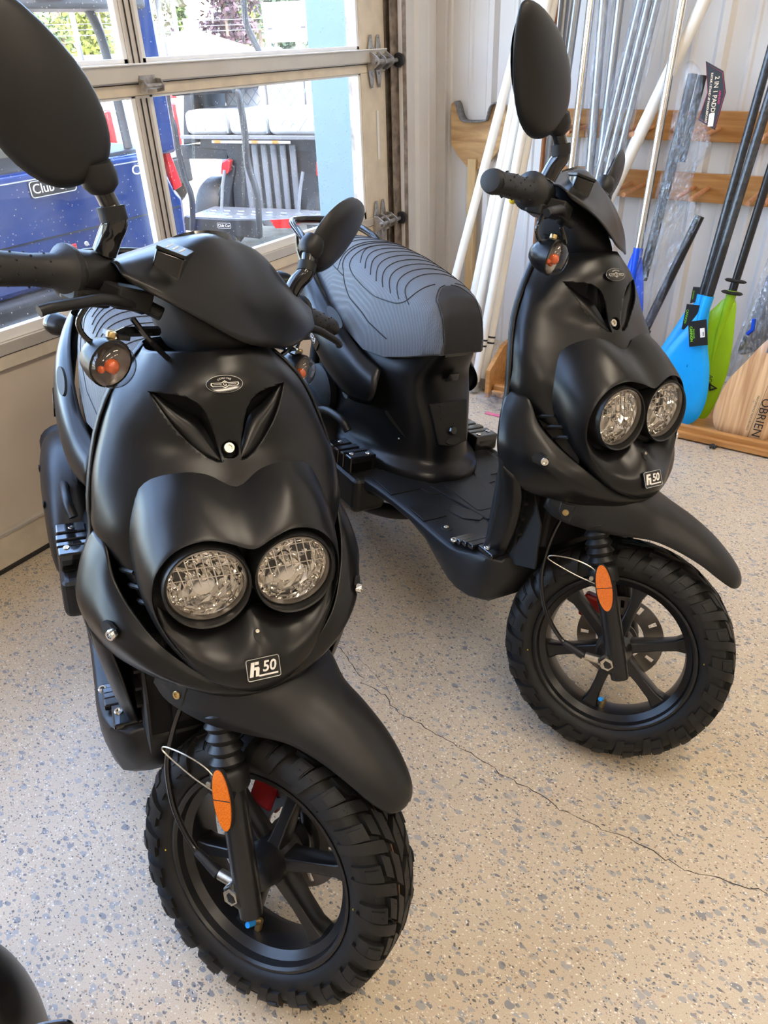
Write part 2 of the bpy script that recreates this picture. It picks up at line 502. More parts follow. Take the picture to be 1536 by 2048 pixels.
# ceiling lamps
M['lamp'] = mat('lamp_diffuser', (0.9, 0.9, 0.88), 0.5, emit=(1.0, 0.85, 0.66), estr=20.0)
M['lampbody'] = mat('white_lamp_body', (0.8, 0.8, 0.8), 0.4, noise=0.02)
for i, (x, y) in enumerate(((0.7, -0.4), (0.7, 1.7), (3.2, -0.4), (3.2, 1.7), (0.7, -3.0), (3.2, -3.0))):
    t = empty('ceiling_lamp', (x, y, ZC-0.10))
    tag(t, 'long white strip lamp on the ceiling', 'ceiling lamp', 'strip lamps on the ceiling')
    add('housing', cbox((0, 0, 0.06), (0.34, 1.3, 0.08)), M['lampbody'], t, smooth=False, bevel=0.01)
    add('diffuser', cbox((0, 0, 0.005), (0.28, 1.24, 0.03)), M['lamp'], t, smooth=False, bevel=0.008)

# ================================================================ glazed sectional door (window wall)
door = empty('door_1', (XD, 1.0, 0.0))
tag(door, 'cream aluminium sectional garage door with large glass panes', 'door', kind='structure')
def dpart(name, x0, x1, y0, y1, z0, z1, m, bevel=0.002, **k):
    return add(name, box(x0-XD, x1-XD, y0-1.0, y1-1.0, z0, z1), m, door, smooth=False, bevel=bevel, **k)
Y0, Y1 = -1.8, 3.05
MUL = [(-1.80, -1.64), (-0.625, -0.572), (0.535, 0.588), (1.70, 1.753), (2.873, 3.05)]
dpart('bottom_seal', XD-0.045, XD+0.002, Y0, Y1, 0.0, 0.016, M['seal'], 0.003)
dpart('bottom_rail', XD-0.05, XD, Y0, Y1, 0.016, 0.120, M['cream'])
dpart('rail_lip', XD-0.03, XD+0.006, Y0, Y1, 0.118, 0.128, M['alu'])
dpart('lower_panel', XD-0.04, XD-0.016, Y0, Y1, 0.12, 0.60, M['panel'])
dpart('section_rail', XD-0.05, XD, Y0, Y1, 0.594, 0.634, M['cream'])
def section(z0, z1):
    """one glazed section: joint at z0, joint at z1"""
    dpart('section_rail', XD-0.05, XD+0.004, Y0, Y1, z0, z0+0.034, M['alu'])
    dpart('section_rail', XD-0.05, XD, Y0, Y1, z1-0.032, z1-0.002, M['cream'])
    for j, (a, b) in enumerate(MUL):
        dpart('mullion', XD-0.05, XD-0.002, a, b, z0+0.034, z1-0.032, M['alu'] if 0 < j < len(MUL)-1 else M['cream'])
        if 0 < j < len(MUL)-1:
            dpart('mullion_groove', XD-0.004, XD+0.0012, a+0.014, a+0.017, z0+0.05, z1-0.04, M['seal'], 0)
            dpart('mullion_groove', XD-0.004, XD+0.0012, b-0.017, b-0.014, z0+0.05, z1-0.04, M['seal'], 0)
    for j in range(len(MUL)-1):
        a, b = MUL[j][1], MUL[j+1][0]
        p = dpart('pane', XD-0.036, XD-0.030, a, b, z0+0.034, z1-0.032, M['glass'], 0)
        w = 0.016
        for nm, g in (('bead', (a, a+w, z0+0.034, z1-0.032)), ('bead', (b-w, b, z0+0.034, z1-0.032)), ('bead', (a, b, z0+0.034, z0+0.034+0.03)), ('bead', (a, b, z1-0.032-0.008, z1-0.032))):
            dpart(nm, XD-0.03, XD-0.006, g[0], g[1], g[2], g[3], M['bead'])
section(0.634, 1.264)
section(1.264, 1.894)
section(1.894, 2.524)
section(2.524, 3.12)
for z in (1.264, 1.894, 2.524):     # stiffening strut with a folded lip
    dpart('strut', XD, XD+0.018, Y0, Y1-0.01, z+0.004, z+0.047, M['alu'])
    dpart('strut_lip', XD-0.002, XD+0.026, Y0, Y1-0.02, z+0.046, z+0.051, M['bead'])
dpart('seam', XD-0.01, XD+0.0015, Y0, Y1, 0.632, 0.636, M['seal'], 0)
dpart('seam', XD-0.01, XD+0.0015, Y0, Y1, 1.262, 1.2655, M['seal'], 0)
# torn paper strip on the end stile
dpart('torn_sticker', XD, XD+0.0012, 2.972, 2.988, 0.90, 1.09, M['bead'], 0)
# hinges
def leaf(y, z, up, h=0.082):
    s = 1 if up else -1
    poly = [(-0.024, 0.0), (0.024, 0.0), (0.020, 0.030), (0.008, h), (-0.008, h), (-0.020, 0.030)]
    return prism([(p[0], p[1]*s) for p in poly], 0, 0.003, frame((0.006, y-1.0, z), (0, 1, 0), (0, 0, 1), (1, 0, 0)))
def end_hinge(z):
    h = add('hinge', join(leaf(2.936, z+0.012, True), leaf(2.936, z-0.012, False), leaf(2.99, z+0.012, True), leaf(2.99, z-0.012, False),
        prism([(-0.026, -0.03), (0.0, -0.03), (0.034, -0.008), (0.034, 0.012), (0.0, 0.034), (-0.026, 0.034)], 0, 0.003, frame((0.03, 2.912-1.0, z), (1, 0, 0), (0, 0, 1), (0, 1, 0))),
        prism([(-0.026, -0.03), (0.0, -0.03), (0.034, -0.008), (0.034, 0.012), (0.0, 0.034), (-0.026, 0.034)], 0, 0.003, frame((0.03, 2.962-1.0, z), (1, 0, 0), (0, 0, 1), (0, 1, 0))),
        prism([(-0.026, -0.03), (0.0, -0.03), (0.034, -0.008), (0.034, 0.012), (0.0, 0.034), (-0.026, 0.034)], 0, 0.003, frame((0.03, 3.02-1.0, z), (1, 0, 0), (0, 0, 1), (0, 1, 0)))),
        M['hinge'], door, smooth=False, bevel=0.001)
    add('pin', join(rod((0.045, 1.90, z), (0.045, 2.07, z), 0.009, 10), rod((0.026, 1.94, z+0.018), (0.026, 2.03, z+0.018), 0.008, 10)), M['hinge'], h)
    for yy in (2.936, 2.99):
        for s in (1, -1):
            for d in (0.03, 0.075):
                add('screw', lathe([(0.006, 0), (0.005, 0.004), (0.0, 0.005)], aim((0.008, yy-1.0, z+s*(0.012+d)), (1, 0, 0)), 8), M['hinge'], h)
    add('roller', lathe([(0.012, -0.008), (0.026, -0.008), (0.028, 0), (0.026, 0.008), (0.012, 0.008)], aim((0.045, 2.085, z), (0, 1, 0)), 20), M['roller'], h)
for z in (0.64, 1.27, 1.90, 2.53): end_hinge(z)
def mid_hinge(y, z):
    h = add('hinge', join(box(0.018, 0.022, y-1.03, y-0.97, z-0.01, z+0.02),
        prism([(0.0, -0.02), (0.032, -0.016), (0.036, 0.0), (0.024, 0.016), (0.0, 0.018)], 0, 0.003, frame((0.018, y-1.034, z-0.006), (1, 0, 0), (0, 0, 1), (0, 1, 0))),
        prism([(0.0, -0.02), (0.032, -0.016), (0.036, 0.0), (0.024, 0.016), (0.0, 0.018)], 0, 0.003, frame((0.018, y-0.969, z-0.006), (1, 0, 0), (0, 0, 1), (0, 1, 0)))), M['hinge'], door, smooth=False, bevel=0.001)
    add('pin', rod((0.04, y-1.03, z-0.008), (0.04, y-0.968, z-0.008), 0.0075, 12), M['hinge'], h)
for z in (1.264, 1.894):
    for a, b in MUL[1:-1]: mid_hinge((a+b)/2+0.01, z)
# vertical roller track
tr = struct('trim_3', join(box(XD+0.022, XD+0.028, 3.055, 3.108, 0.02, 3.3), box(XD+0.022, XD+0.07, 3.102, 3.108, 0.02, 3.3), box(XD-0.01, XD-0.004, 3.056, 3.11, 0.0, 3.3)), M['rust'], smooth=False)
tag(tr, 'rusty galvanised roller track at the edge of the door', 'door track')
jb = struct('trim_4', box(-2.2, XD-0.05, 3.02, 3.13, 0, 3.12), M['rust'], smooth=False)
tag(jb, 'dark steel door jamb behind the roller track', 'door jamb')
# ================================================================ measured outlines and end points of the background things, metres
D = {
    'P1': [[-1.6541, 2.7824, 0.01], [-1.178, 3.4615, 2.9]],
    'P2': [[-1.5106, 2.7823, 0.01], [-1.2766, 3.4615, 2.9]],
    'P3': [[-1.4785, 2.7823, 0.01], [-1.2519, 3.4615, 2.9]],
    'P4': [[-1.4077, 2.7623, 0.01], [-1.2574, 3.4415, 2.9]],
    'P5': [[-1.3931, 2.8124, 0.01], [-1.2672, 3.4915, 2.9]],
    'brown': [[-1.3111, 3.0812, 0.01], [-1.4127, 3.428, 2.9]],
    'T1': [[-1.2657, 3.0213, 0.01], [-1.3516, 3.397, 2.9]],
    'T2': [[-1.2686, 3.0013, 0.01], [-1.2411, 3.377, 2.9]],
    'chrome': [[-1.1432, 2.9516, 0.01], [-1.2499, 3.414, 2.9]],
    'wrap': [[-1.0369, 2.9815, 0.01], [-1.2717, 3.415, 2.9]],
    'grey': [[-1.0293, 2.9815, 0.01], [-1.1567, 3.415, 2.9]],
    'bag': [[-1.1058, 2.9516, 0.01], [-0.854, 3.414, 2.9]],
    'alu': [[-0.8426, 3.0104, 0.6134], [-0.8835, 3.422, 2.9]],
    'pvc': [[-1.2763, 2.9815, 0.01], [-0.2929, 3.415, 2.9]],
    'blade_front': [[-0.5561, 2.9263, 0.4813], [-0.5276, 2.927, 0.4852], [-0.5165, 2.9124, 0.4118], [-0.5013, 2.898, 0.3402], [-0.4728, 2.8811, 0.2554], [-0.4579, 2.8624, 0.1618], [-0.4599, 2.8504, 0.1022], [-0.4768, 2.8407, 0.0535], [-0.5145, 2.8358, 0.0289], [-0.566, 2.8378, 0.0389], [-0.6184, 2.8488, 0.0941], [-0.6527, 2.8616, 0.158], [-0.6619, 2.8742, 0.2211], [-0.6486, 2.8864, 0.2822], [-0.6172, 2.899, 0.345], [-0.5833, 2.9104, 0.4018], [-0.5615, 2.9193, 0.4465]],
    'blade_back': [[-0.5889, 2.9936, 0.468], [-0.5708, 2.9941, 0.4704], [-0.5553, 2.9773, 0.3864], [-0.5152, 2.94, 0.2001], [-0.5132, 2.914, 0.0699], [-0.5512, 2.9041, 0.0204], [-0.6087, 2.9058, 0.0288], [-0.6696, 2.9189, 0.0943], [-0.7013, 2.9382, 0.1909], [-0.6834, 2.9539, 0.2693], [-0.6517, 2.9696, 0.3478], [-0.6211, 2.9848, 0.4239]],
    'green': [[-0.4971, 3.0259, 0.4794], [-0.4569, 3.0256, 0.4779], [-0.4395, 3.0091, 0.3953], [-0.4263, 2.9906, 0.3032], [-0.4212, 2.9744, 0.2222], [-0.4261, 2.9615, 0.1574], [-0.439, 2.9449, 0.0743], [-0.4572, 2.9359, 0.0294], [-0.4837, 2.9335, 0.0174], [-0.5134, 2.9376, 0.0379], [-0.5355, 2.9521, 0.1105], [-0.5491, 2.9717, 0.2087], [-0.554, 2.9961, 0.3303], [-0.5432, 3.0126, 0.4128], [-0.5216, 3.0197, 0.4485]],
    'obrien': [[-0.3006, 2.88, 0.3999], [-0.3489, 2.864, 0.3199], [-0.3973, 2.8464, 0.2322], [-0.4158, 2.8285, 0.1423], [-0.4152, 2.8197, 0.0985], [-0.4016, 2.8124, 0.062], [-0.378, 2.809, 0.045], [-0.317, 2.8079, 0.0394], [-0.2501, 2.8081, 0.0404], [-0.2256, 2.8095, 0.0477], [-0.2048, 2.8136, 0.068], [-0.182, 2.8223, 0.1114], [-0.1701, 2.8415, 0.2074], [-0.1741, 2.8595, 0.2973], [-0.2106, 2.8741, 0.3707], [-0.2614, 2.8812, 0.4062]],
    'bagblade': [[-0.3985, 3.0136, 0.2179], [-0.4316, 3.0104, 0.2022], [-0.4143, 3.0652, 0.4761], [-0.3896, 3.0939, 0.6196], [-0.3214, 3.1219, 0.7597], [-0.2322, 3.1039, 0.6694], [-0.2629, 3.0551, 0.4257], [-0.2817, 3.0179, 0.2393]],
    'blue': [[-0.8625, 3.01, 0.611], [-0.8299, 3.0106, 0.6144], [-0.8002, 2.9936, 0.5202], [-0.7727, 2.967, 0.3724], [-0.7702, 2.9495, 0.2749], [-0.7817, 2.9347, 0.1926], [-0.8076, 2.932, 0.1777], [-0.8539, 2.9434, 0.2409], [-0.8772, 2.9643, 0.357], [-0.8799, 2.9885, 0.4918]],
    'shaftA': [[-0.5401, 2.928, 0.49], [-0.4599, 3.18, 1.75]],
    'shaftB': [[-0.5741, 2.9946, 0.4728], [-0.5285, 3.22, 1.6]],
    'shaftG': [[-0.4774, 3.0285, 0.4923], [-0.4041, 3.29, 1.8]],
    'in1a': [[-0.8, 3.0487, 0.7153], [-0.7778, 3.1377, 1.2092]],
    'in1b': [[-0.8091, 3.0126, 0.5144], [-0.7777, 3.1132, 1.0733]],
    'in1c': [[-0.7599, 2.9794, 0.3297], [-0.6478, 3.0566, 0.7587]],
    'bag1': [[-0.7844, 3.1254, 1.2521], [-0.7367, 3.1186, 1.2144], [-0.7221, 3.1037, 1.1315], [-0.6552, 3.0788, 0.9934], [-0.6914, 3.0671, 0.9281], [-0.6861, 3.0494, 0.8299], [-0.6358, 3.038, 0.7665], [-0.6943, 3.0057, 0.5872], [-0.7248, 2.9683, 0.3794], [-0.7745, 2.96, 0.3333], [-0.8078, 2.9799, 0.4441], [-0.8249, 3.0194, 0.6635], [-0.8062, 3.051, 0.8391], [-0.801, 3.0837, 1.0206], [-0.7996, 3.1173, 1.2073]],
    'card': [[-0.7334, 3.1049, 1.2492], [-0.6688, 3.0995, 1.2193], [-0.6451, 3.0881, 1.1559], [-0.6538, 3.0676, 1.0423], [-0.7167, 3.0729, 1.0717], [-0.7062, 3.088, 1.1557]],
    'cradle': [[-1.8956, 3.4, 1.0785], [-1.8905, 3.4, 1.0878], [-1.874, 3.4, 1.0941], [-1.8624, 3.4, 1.0789], [-1.8496, 3.4, 1.0431], [-1.8344, 3.4, 1.0201], [-1.8027, 3.4, 1.0156], [-1.725, 3.4, 1.0197], [-1.7114, 3.4, 1.0302], [-1.7017, 3.4, 1.0657], [-1.684, 3.4, 1.0884], [-1.6562, 3.4, 1.0937], [-1.6215, 3.4, 1.0817], [-1.61, 3.4, 0.9968], [-1.6364, 3.4, 0.9137], [-1.6847, 3.4, 0.8535], [-1.7555, 3.4, 0.8122], [-1.7891, 3.4, 0.8105], [-1.8519, 3.4, 0.8679], [-1.8926, 3.4, 0.9206]],
    'carpet': [[-1.863, 3.38, 1.0957], [-1.8515, 3.38, 1.0805], [-1.8388, 3.38, 1.045], [-1.8237, 3.38, 1.0221], [-1.7921, 3.38, 1.0176], [-1.7148, 3.38, 1.0217], [-1.7013, 3.38, 1.0321], [-1.6917, 3.38, 1.0675], [-1.6741, 3.38, 1.09], [-1.6464, 3.38, 1.0952]],
    'post': [[-1.7958, 3.41, 0.8116], [-1.7528, 3.41, 0.8137], [-1.7658, 3.41, 0.3958], [-1.8017, 3.41, 0.3919]],
    'rail1': [[-1.3479, 3.39, 1.0764], [-1.3367, 3.39, 0.9687], [-0.5737, 3.39, 1.0695], [-0.5804, 3.39, 0.9647]],
    'rail2': [[-1.3104, 3.39, 0.8527], [-1.0432, 3.39, 0.746], [-0.6224, 3.39, 0.7449]],
    'c_face': [[-4.299, 3.835, 0.325], [-4.226, 3.854, 0.311], [-3.979, 3.915, 0.31], [-3.753, 3.972, 0.319], [-3.717, 3.981, 0.307], [-3.732, 3.977, 0.193], [-4.246, 3.849, 0.225], [-4.318, 3.831, 0.229]],
    'c_plateR': [[-3.719, 4.001, 0.316], [-3.429, 4.073, 0.34], [-3.276, 4.111, 0.37], [-3.28, 4.11, 0.332], [-3.435, 4.072, 0.288], [-3.706, 4.004, 0.277]],
    'c_postL': [[-4.242, 3.829, 1.191], [-4.255, 3.826, 1.081], [-4.257, 3.825, 0.951], [-4.24, 3.83, 0.904], [-4.241, 3.829, 0.793], [-4.237, 3.83, 0.682], [-4.222, 3.834, 0.566], [-4.197, 3.84, 0.474], [-4.204, 3.839, 0.379], [-4.232, 3.832, 0.233]],
    'c_postR': [[-3.757, 3.95, 1.095], [-3.743, 3.953, 1.072], [-3.733, 3.956, 0.955], [-3.733, 3.956, 0.837], [-3.735, 3.955, 0.674], [-3.706, 3.963, 0.549], [-3.695, 3.965, 0.437], [-3.714, 3.961, 0.215]],
    'c_hoop': [[-4.248, 3.869, 1.087], [-4.044, 3.92, 1.096], [-3.809, 3.978, 1.101]],
    'c_roofstrut': [[-3.997, 4.374, 1.74], [-3.996, 4.375, 1.582], [-3.992, 4.376, 1.441], [-3.916, 4.395, 1.281], [-3.877, 4.404, 1.188]],
    'c_cush': [[-4.406, 4.242, 0.909], [-4.327, 4.261, 0.949], [-4.208, 4.291, 0.958], [-3.94, 4.358, 0.962], [-3.72, 4.413, 0.946], [-3.502, 4.467, 0.951], [-3.513, 4.464, 0.818], [-3.96, 4.353, 0.811], [-4.372, 4.25, 0.81], [-4.417, 4.239, 0.845]],
    'c_backrest': [[-4.249, 4.621, 1.15], [-3.706, 4.756, 1.155], [-3.727, 4.751, 0.906], [-4.255, 4.619, 0.908]],
    'c_arm': [[-4.542, 4.239, 1.08], [-4.498, 4.25, 1.101], [-4.131, 4.341, 1.11], [-4.137, 4.34, 1.068], [-4.471, 4.256, 1.054], [-4.55, 4.237, 0.793], [-4.478, 4.255, 0.744], [-4.613, 4.221, 0.727]],
    'c_body': [[-4.468, 4.268, 0.799], [-3.535, 4.5, 0.796], [-3.554, 4.495, 0.29], [-4.27, 4.317, 0.266], [-4.251, 4.322, 0.596], [-4.275, 4.316, 0.695], [-4.485, 4.263, 0.707]],
    'c_fenderL': [[-4.258, 4.299, 0.632], [-4.205, 4.312, 0.583], [-4.262, 4.298, 0.428], [-4.292, 4.291, 0.294], [-4.439, 4.254, 0.289], [-4.347, 4.277, 0.461]],
    'c_deck': [[-4.683, 4.255, 0.721], [-4.29, 4.353, 0.723], [-4.306, 4.349, 0.63], [-4.677, 4.257, 0.626]],
    'c_tailL': [[-4.279, 4.253, 0.623], [-4.232, 4.264, 0.641], [-4.206, 4.271, 0.631], [-4.23, 4.265, 0.558], [-4.271, 4.255, 0.53], [-4.297, 4.248, 0.543]],
    'c_tailR': [[-3.545, 4.436, 0.64], [-3.508, 4.445, 0.64], [-3.516, 4.443, 0.535], [-3.553, 4.434, 0.544]],
    'c_red': [[-3.636, 4.001, 0.323], [-3.444, 4.049, 0.34], [-3.373, 4.066, 0.333], [-3.476, 4.041, 0.277], [-3.598, 4.01, 0.272]],
    'c_label': [[-4.026, 3.899, 0.289], [-3.945, 3.92, 0.286], [-3.949, 3.919, 0.259], [-4.031, 3.898, 0.259]],
    'c_wheel': [[-4.135, 4.134, 0.073]],
    'c_text': [[-3.901, 4.687, 1.053]],
    'sign': [[-19.791, 22.546, 2.382], [-18.645, 23.502, 2.448], [-18.661, 23.49, 1.272], [-19.818, 22.522, 1.25]],
    'uh1': [[-11.2, 8.4, 1.24], [-10.775, 8.938, 1.299], [-10.783, 8.929, 1.035], [-11.209, 8.387, 0.998]],
    'uh2': [[-11.278, 11.35, 1.205], [-10.779, 11.824, 1.212], [-10.777, 11.826, 1.018], [-11.287, 11.34, 1.005]],
    'uh3': [[-10.104, 11.087, 1.236], [-9.683, 11.456, 1.253], [-9.689, 11.451, 1.02], [-10.106, 11.085, 1.018]],
    'house': [[-30.827, 28.526, 0.795], [-30.656, 28.709, 1.676], [-29.897, 29.499, 1.68], [-29.551, 29.845, 1.13], [-29.353, 30.04, 0.657]],
    'house2': [[-29.181, 27.358, 0.813], [-28.716, 27.845, 1.15], [-28.389, 28.179, 0.771]],
    'lamp': [[-24.762, 23.299, 3.147], [-24.804, 23.255, 0.895]],
    'tr': [[-36.291, 26.607, 1.052], [-35.585, 27.544, 1.112], [-34.844, 28.476, 1.173], [-33.595, 29.94, 1.211], [-32.33, 31.301, 1.359], [-31.866, 31.774, 1.336], [-30.948, 32.669, 1.079], [-29.828, 33.694, 1.135], [-28.861, 34.526, 1.2]],
    'farcart': [[-5.448, 4.708, 0.976], [-5.381, 4.784, 0.521]],
    'ob_text': [[-0.249, 2.835, 0.217], [-0.254, 2.801, 0.043]],
    'ob_line': [[-0.255, 2.846, 0.271], [-0.278, 2.801, 0.045]],
    'ob_small': [[-0.277, 2.839, 0.235], [-0.288, 2.801, 0.047]],
    'ob_logo': [[-0.255, 2.837, 0.223]],
    'gr_text': [[-0.474, 2.959, 0.196], [-0.472, 2.95, 0.152]],
    'gr_tri': [[-0.476, 2.954, 0.171], [-0.439, 2.951, 0.156], [-0.467, 2.948, 0.14]],
    'gr_rib': [[-0.489, 3.004, 0.419], [-0.486, 2.97, 0.248]],
    'tag1': [[-0.582, 2.884, 0.42], [-0.52, 2.888, 0.438], [-0.494, 2.87, 0.35], [-0.557, 2.866, 0.332]],
    'tag2': [[-0.611, 2.943, 0.467], [-0.562, 2.944, 0.468], [-0.564, 2.93, 0.399], [-0.587, 2.925, 0.375], [-0.609, 2.925, 0.374]],
    'tag3': [[-0.612, 3.003, 0.516], [-0.58, 3.004, 0.518], [-0.579, 2.993, 0.467], [-0.61, 2.991, 0.456]],
    'bagright': [[-0.432, 3.01, 0.202], [-0.421, 3.036, 0.328], [-0.406, 3.065, 0.477], [-0.39, 3.094, 0.62], [-0.369, 3.121, 0.756], [-0.316, 3.141, 0.856], [-0.223, 3.097, 0.637], [-0.247, 3.056, 0.428], [-0.267, 3.033, 0.316], [-0.35, 3.015, 0.227]],
    'baggie': [-1.245, 2.697, 0.0],
    'debris': [-0.378, 2.739, 0.0],
    'corner_obj': [[-0.723, 0.097, 0.25], [-0.658, 0.088, 0.35], [-0.648, 0.138, 0.25], [-0.734, 0.106, 0.3], [-0.664, 0.097, 0.3], [-0.619, 0.132, 0.3]],
    'poster': [[-1.363, 2.98, 0.161], [-1.399, 2.98, -0.046], [-1.335, 2.98, -0.045], [-1.317, 2.98, 0.146]],
    'posterlabel': [[-1.356, 2.97, 0.123], [-1.378, 2.97, -0.022], [-1.334, 2.97, -0.026], [-1.326, 2.97, 0.119]],
}
# ================================================================ scooter materials
M['paint'] = mat('matte_black_paint', (0.0055, 0.0055, 0.006), 0.30, spec=0.42, noise=0.08, nscale=6, bump=0.012, bscale=900)
M['plastic'] = mat('black_textured_plastic', (0.010, 0.010, 0.0105), 0.40, spec=0.42, noise=0.1, nscale=30, bump=0.06, bscale=1400)
M['deep'] = mat('dark_inner_plastic', (0.008, 0.008, 0.009), 0.6, noise=0.2, nscale=20)
M['gloss'] = mat('gloss_black', (0.008, 0.008, 0.009), 0.12, coat=0.5, noise=0.1, nscale=30)
M['rubber'] = mat('tyre_rubber', (0.009, 0.0088, 0.0088), 0.55, spec=0.4, noise=0.2, nscale=25, bump=0.05, bscale=700)
M['rim'] = mat('satin_black_rim', (0.010, 0.010, 0.011), 0.30, spec=0.5, noise=0.1, nscale=20)
M['chrome'] = mat('chrome', (0.75, 0.74, 0.72), 0.12, 1.0, noise=0.05, nscale=60)
M['steel'] = mat('zinc_bolt', (0.62, 0.58, 0.50), 0.28, 0.95, noise=0.15, nscale=200)
M['disc'] = mat('brake_disc_steel', (0.20, 0.185, 0.17), 0.35, 0.8, noise=0.15, nscale=40)
M['red'] = mat('red_caliper', (0.35, 0.012, 0.012), 0.3, noise=0.1, nscale=30)
M['redlens'] = mat('red_lens', (0.5, 0.015, 0.015), 0.15, coat=0.6, noise=0.1, nscale=50)
M['blue'] = mat('blue_valve_cap', (0.02, 0.28, 0.75), 0.35, noise=0.05, nscale=80)
M['brass'] = mat('brass', (0.55, 0.40, 0.18), 0.3, 0.9, noise=0.1, nscale=80)
M['mould'] = mat('brown_mould_line', (0.22, 0.11, 0.05), 0.7, noise=0.2, nscale=80)
M['white'] = mat('white_print', (0.82, 0.79, 0.75), 0.4, noise=0.02, nscale=50)
M['silver'] = mat('silver_print', (0.62, 0.61, 0.58), 0.3, 0.5, noise=0.05, nscale=50)
M['yellow'] = mat('yellow_print', (0.75, 0.55, 0.03), 0.5, noise=0.1, nscale=80)
M['amber'] = mat('amber_bulb', (0.62, 0.10, 0.012), 0.10, coat=0.7, noise=0.25, nscale=120)
M['grip'] = mat('rubber_grip', (0.014, 0.014, 0.015), 0.5, noise=0.1, nscale=40, bump=0.1, bscale=600)
M['clear'] = glass_mat('clear_lens', (0.94, 0.93, 0.92), 0.06, 0.02)
def reflector_mat():
    m = mat('orange_reflector', (0.85, 0.20, 0.015), 0.18, coat=0.8)
    N = m.node_tree.nodes; L = m.node_tree.links; b = N['Principled BSDF']
    tc = N.new('ShaderNodeTexCoord'); v = N.new('ShaderNodeTexVoronoi'); v.inputs['Scale'].default_value = 480; v.inputs['Randomness'].default_value = 0.25
    L.new(tc.outputs['Object'], v.inputs['Vector'])
    r = N.new('ShaderNodeValToRGB'); r.color_ramp.elements[0].color = (1.0, 0.30, 0.03, 1); r.color_ramp.elements[1].color = (0.55, 0.08, 0.005, 1)
    r.color_ramp.elements[1].position = 0.75
    L.new(v.outputs['Distance'], r.inputs[0]); L.new(r.outputs[0], b.inputs['Base Color'])
    return m
M['reflector'] = reflector_mat()
def seat_mat():
    m = mat('seat_vinyl_weave', (0.075, 0.08, 0.09), 0.55, spec=0.45)
    N = m.node_tree.nodes; L = m.node_tree.links; b = N['Principled BSDF']
    tc = N.new('ShaderNodeTexCoord')
    w = []
    for d in ('X', 'Y'):
        t = N.new('ShaderNodeTexWave'); t.bands_direction = d; t.inputs['Scale'].default_value = 95; t.inputs['Distortion'].default_value = 0.0
        L.new(tc.outputs['Object'], t.inputs['Vector']); w.append(t)
    mx = N.new('ShaderNodeMath'); mx.operation = 'MAXIMUM'; L.new(w[0].outputs['Fac'], mx.inputs[0]); L.new(w[1].outputs['Fac'], mx.inputs[1])
    r = N.new('ShaderNodeValToRGB'); r.color_ramp.elements[0].color = (0.085, 0.09, 0.10, 1); r.color_ramp.elements[1].color = (0.125, 0.132, 0.145, 1)
    r.color_ramp.elements[0].position = 0.35
    L.new(mx.outputs[0], r.inputs[0]); L.new(r.outputs[0], b.inputs['Base Color'])
    bp = N.new('ShaderNodeBump'); bp.inputs['Strength'].default_value = 0.5; bp.inputs['Distance'].default_value = 0.001
    L.new(mx.outputs[0], bp.inputs['Height']); L.new(bp.outputs[0], b.inputs['Normal'])
    return m
M['seat'] = seat_mat()
M['seatdark'] = mat('dark_seat_vinyl', (0.022, 0.022, 0.024), 0.6, noise=0.1, nscale=60, bump=0.25, bscale=1500)
def lamp_mat():
    return mat('lamp_reflector', (0.82, 0.80, 0.77), 0.04, 1.0, noise=0.02, nscale=30)
M['lampref'] = lamp_mat()

# ================================================================ scooter geometry (x forward, y to the rider's left, z up)
RW = 0.2365
AXL = Vector((-math.sin(math.radians(26)), 0, math.cos(math.radians(26))))
AX0 = Vector((-0.03, 0, 0.235))

def bake(o, cutters):
    """cut the solidified shell with the cutters and keep the result"""
    for c in cutters:
        md = o.modifiers.new('cut', 'BOOLEAN'); md.object = c; md.operation = 'DIFFERENCE'; md.solver = 'EXACT'
    dg = bpy.context.evaluated_depsgraph_get(); dg.update()
    me = bpy.data.meshes.new_from_object(o.evaluated_get(dg))
    o.modifiers.clear()
    o.data = me
    for c in cutters: bpy.data.objects.remove(c)
    return o

TP = cat([(0.2260, 0.0, 0), (0.2255, 0.020, 0), (0.2225, 0.040, 0), (0.2165, 0.0525, 0), (0.2075, 0.0590, 0), (0.196, 0.0625, 0), (0.184, 0.0615, 0), (0.174, 0.0565, 0), (0.1675, 0.048, 0), (0.166, 0.042, 0)], 3)[:, :2]
TS = np.concatenate([[0], np.cumsum(np.hypot(*np.diff(TP, axis=0).T))])
def tprof(s):
    """carcass radius, half width and outward normal at arc length s from the crown"""
    a = abs(s)
    r = float(np.interp(a, TS, TP[:, 0])); y = float(np.interp(a, TS, TP[:, 1]))
    e = 0.0015
    dr = float(np.interp(a+e, TS, TP[:, 0])-np.interp(max(0, a-e), TS, TP[:, 0])); dy = float(np.interp(a+e, TS, TP[:, 1])-np.interp(max(0, a-e), TS, TP[:, 1]))
    n = math.hypot(dr, dy)
    return r, math.copysign(y, s), dy/n, math.copysign(-dr/n, s)

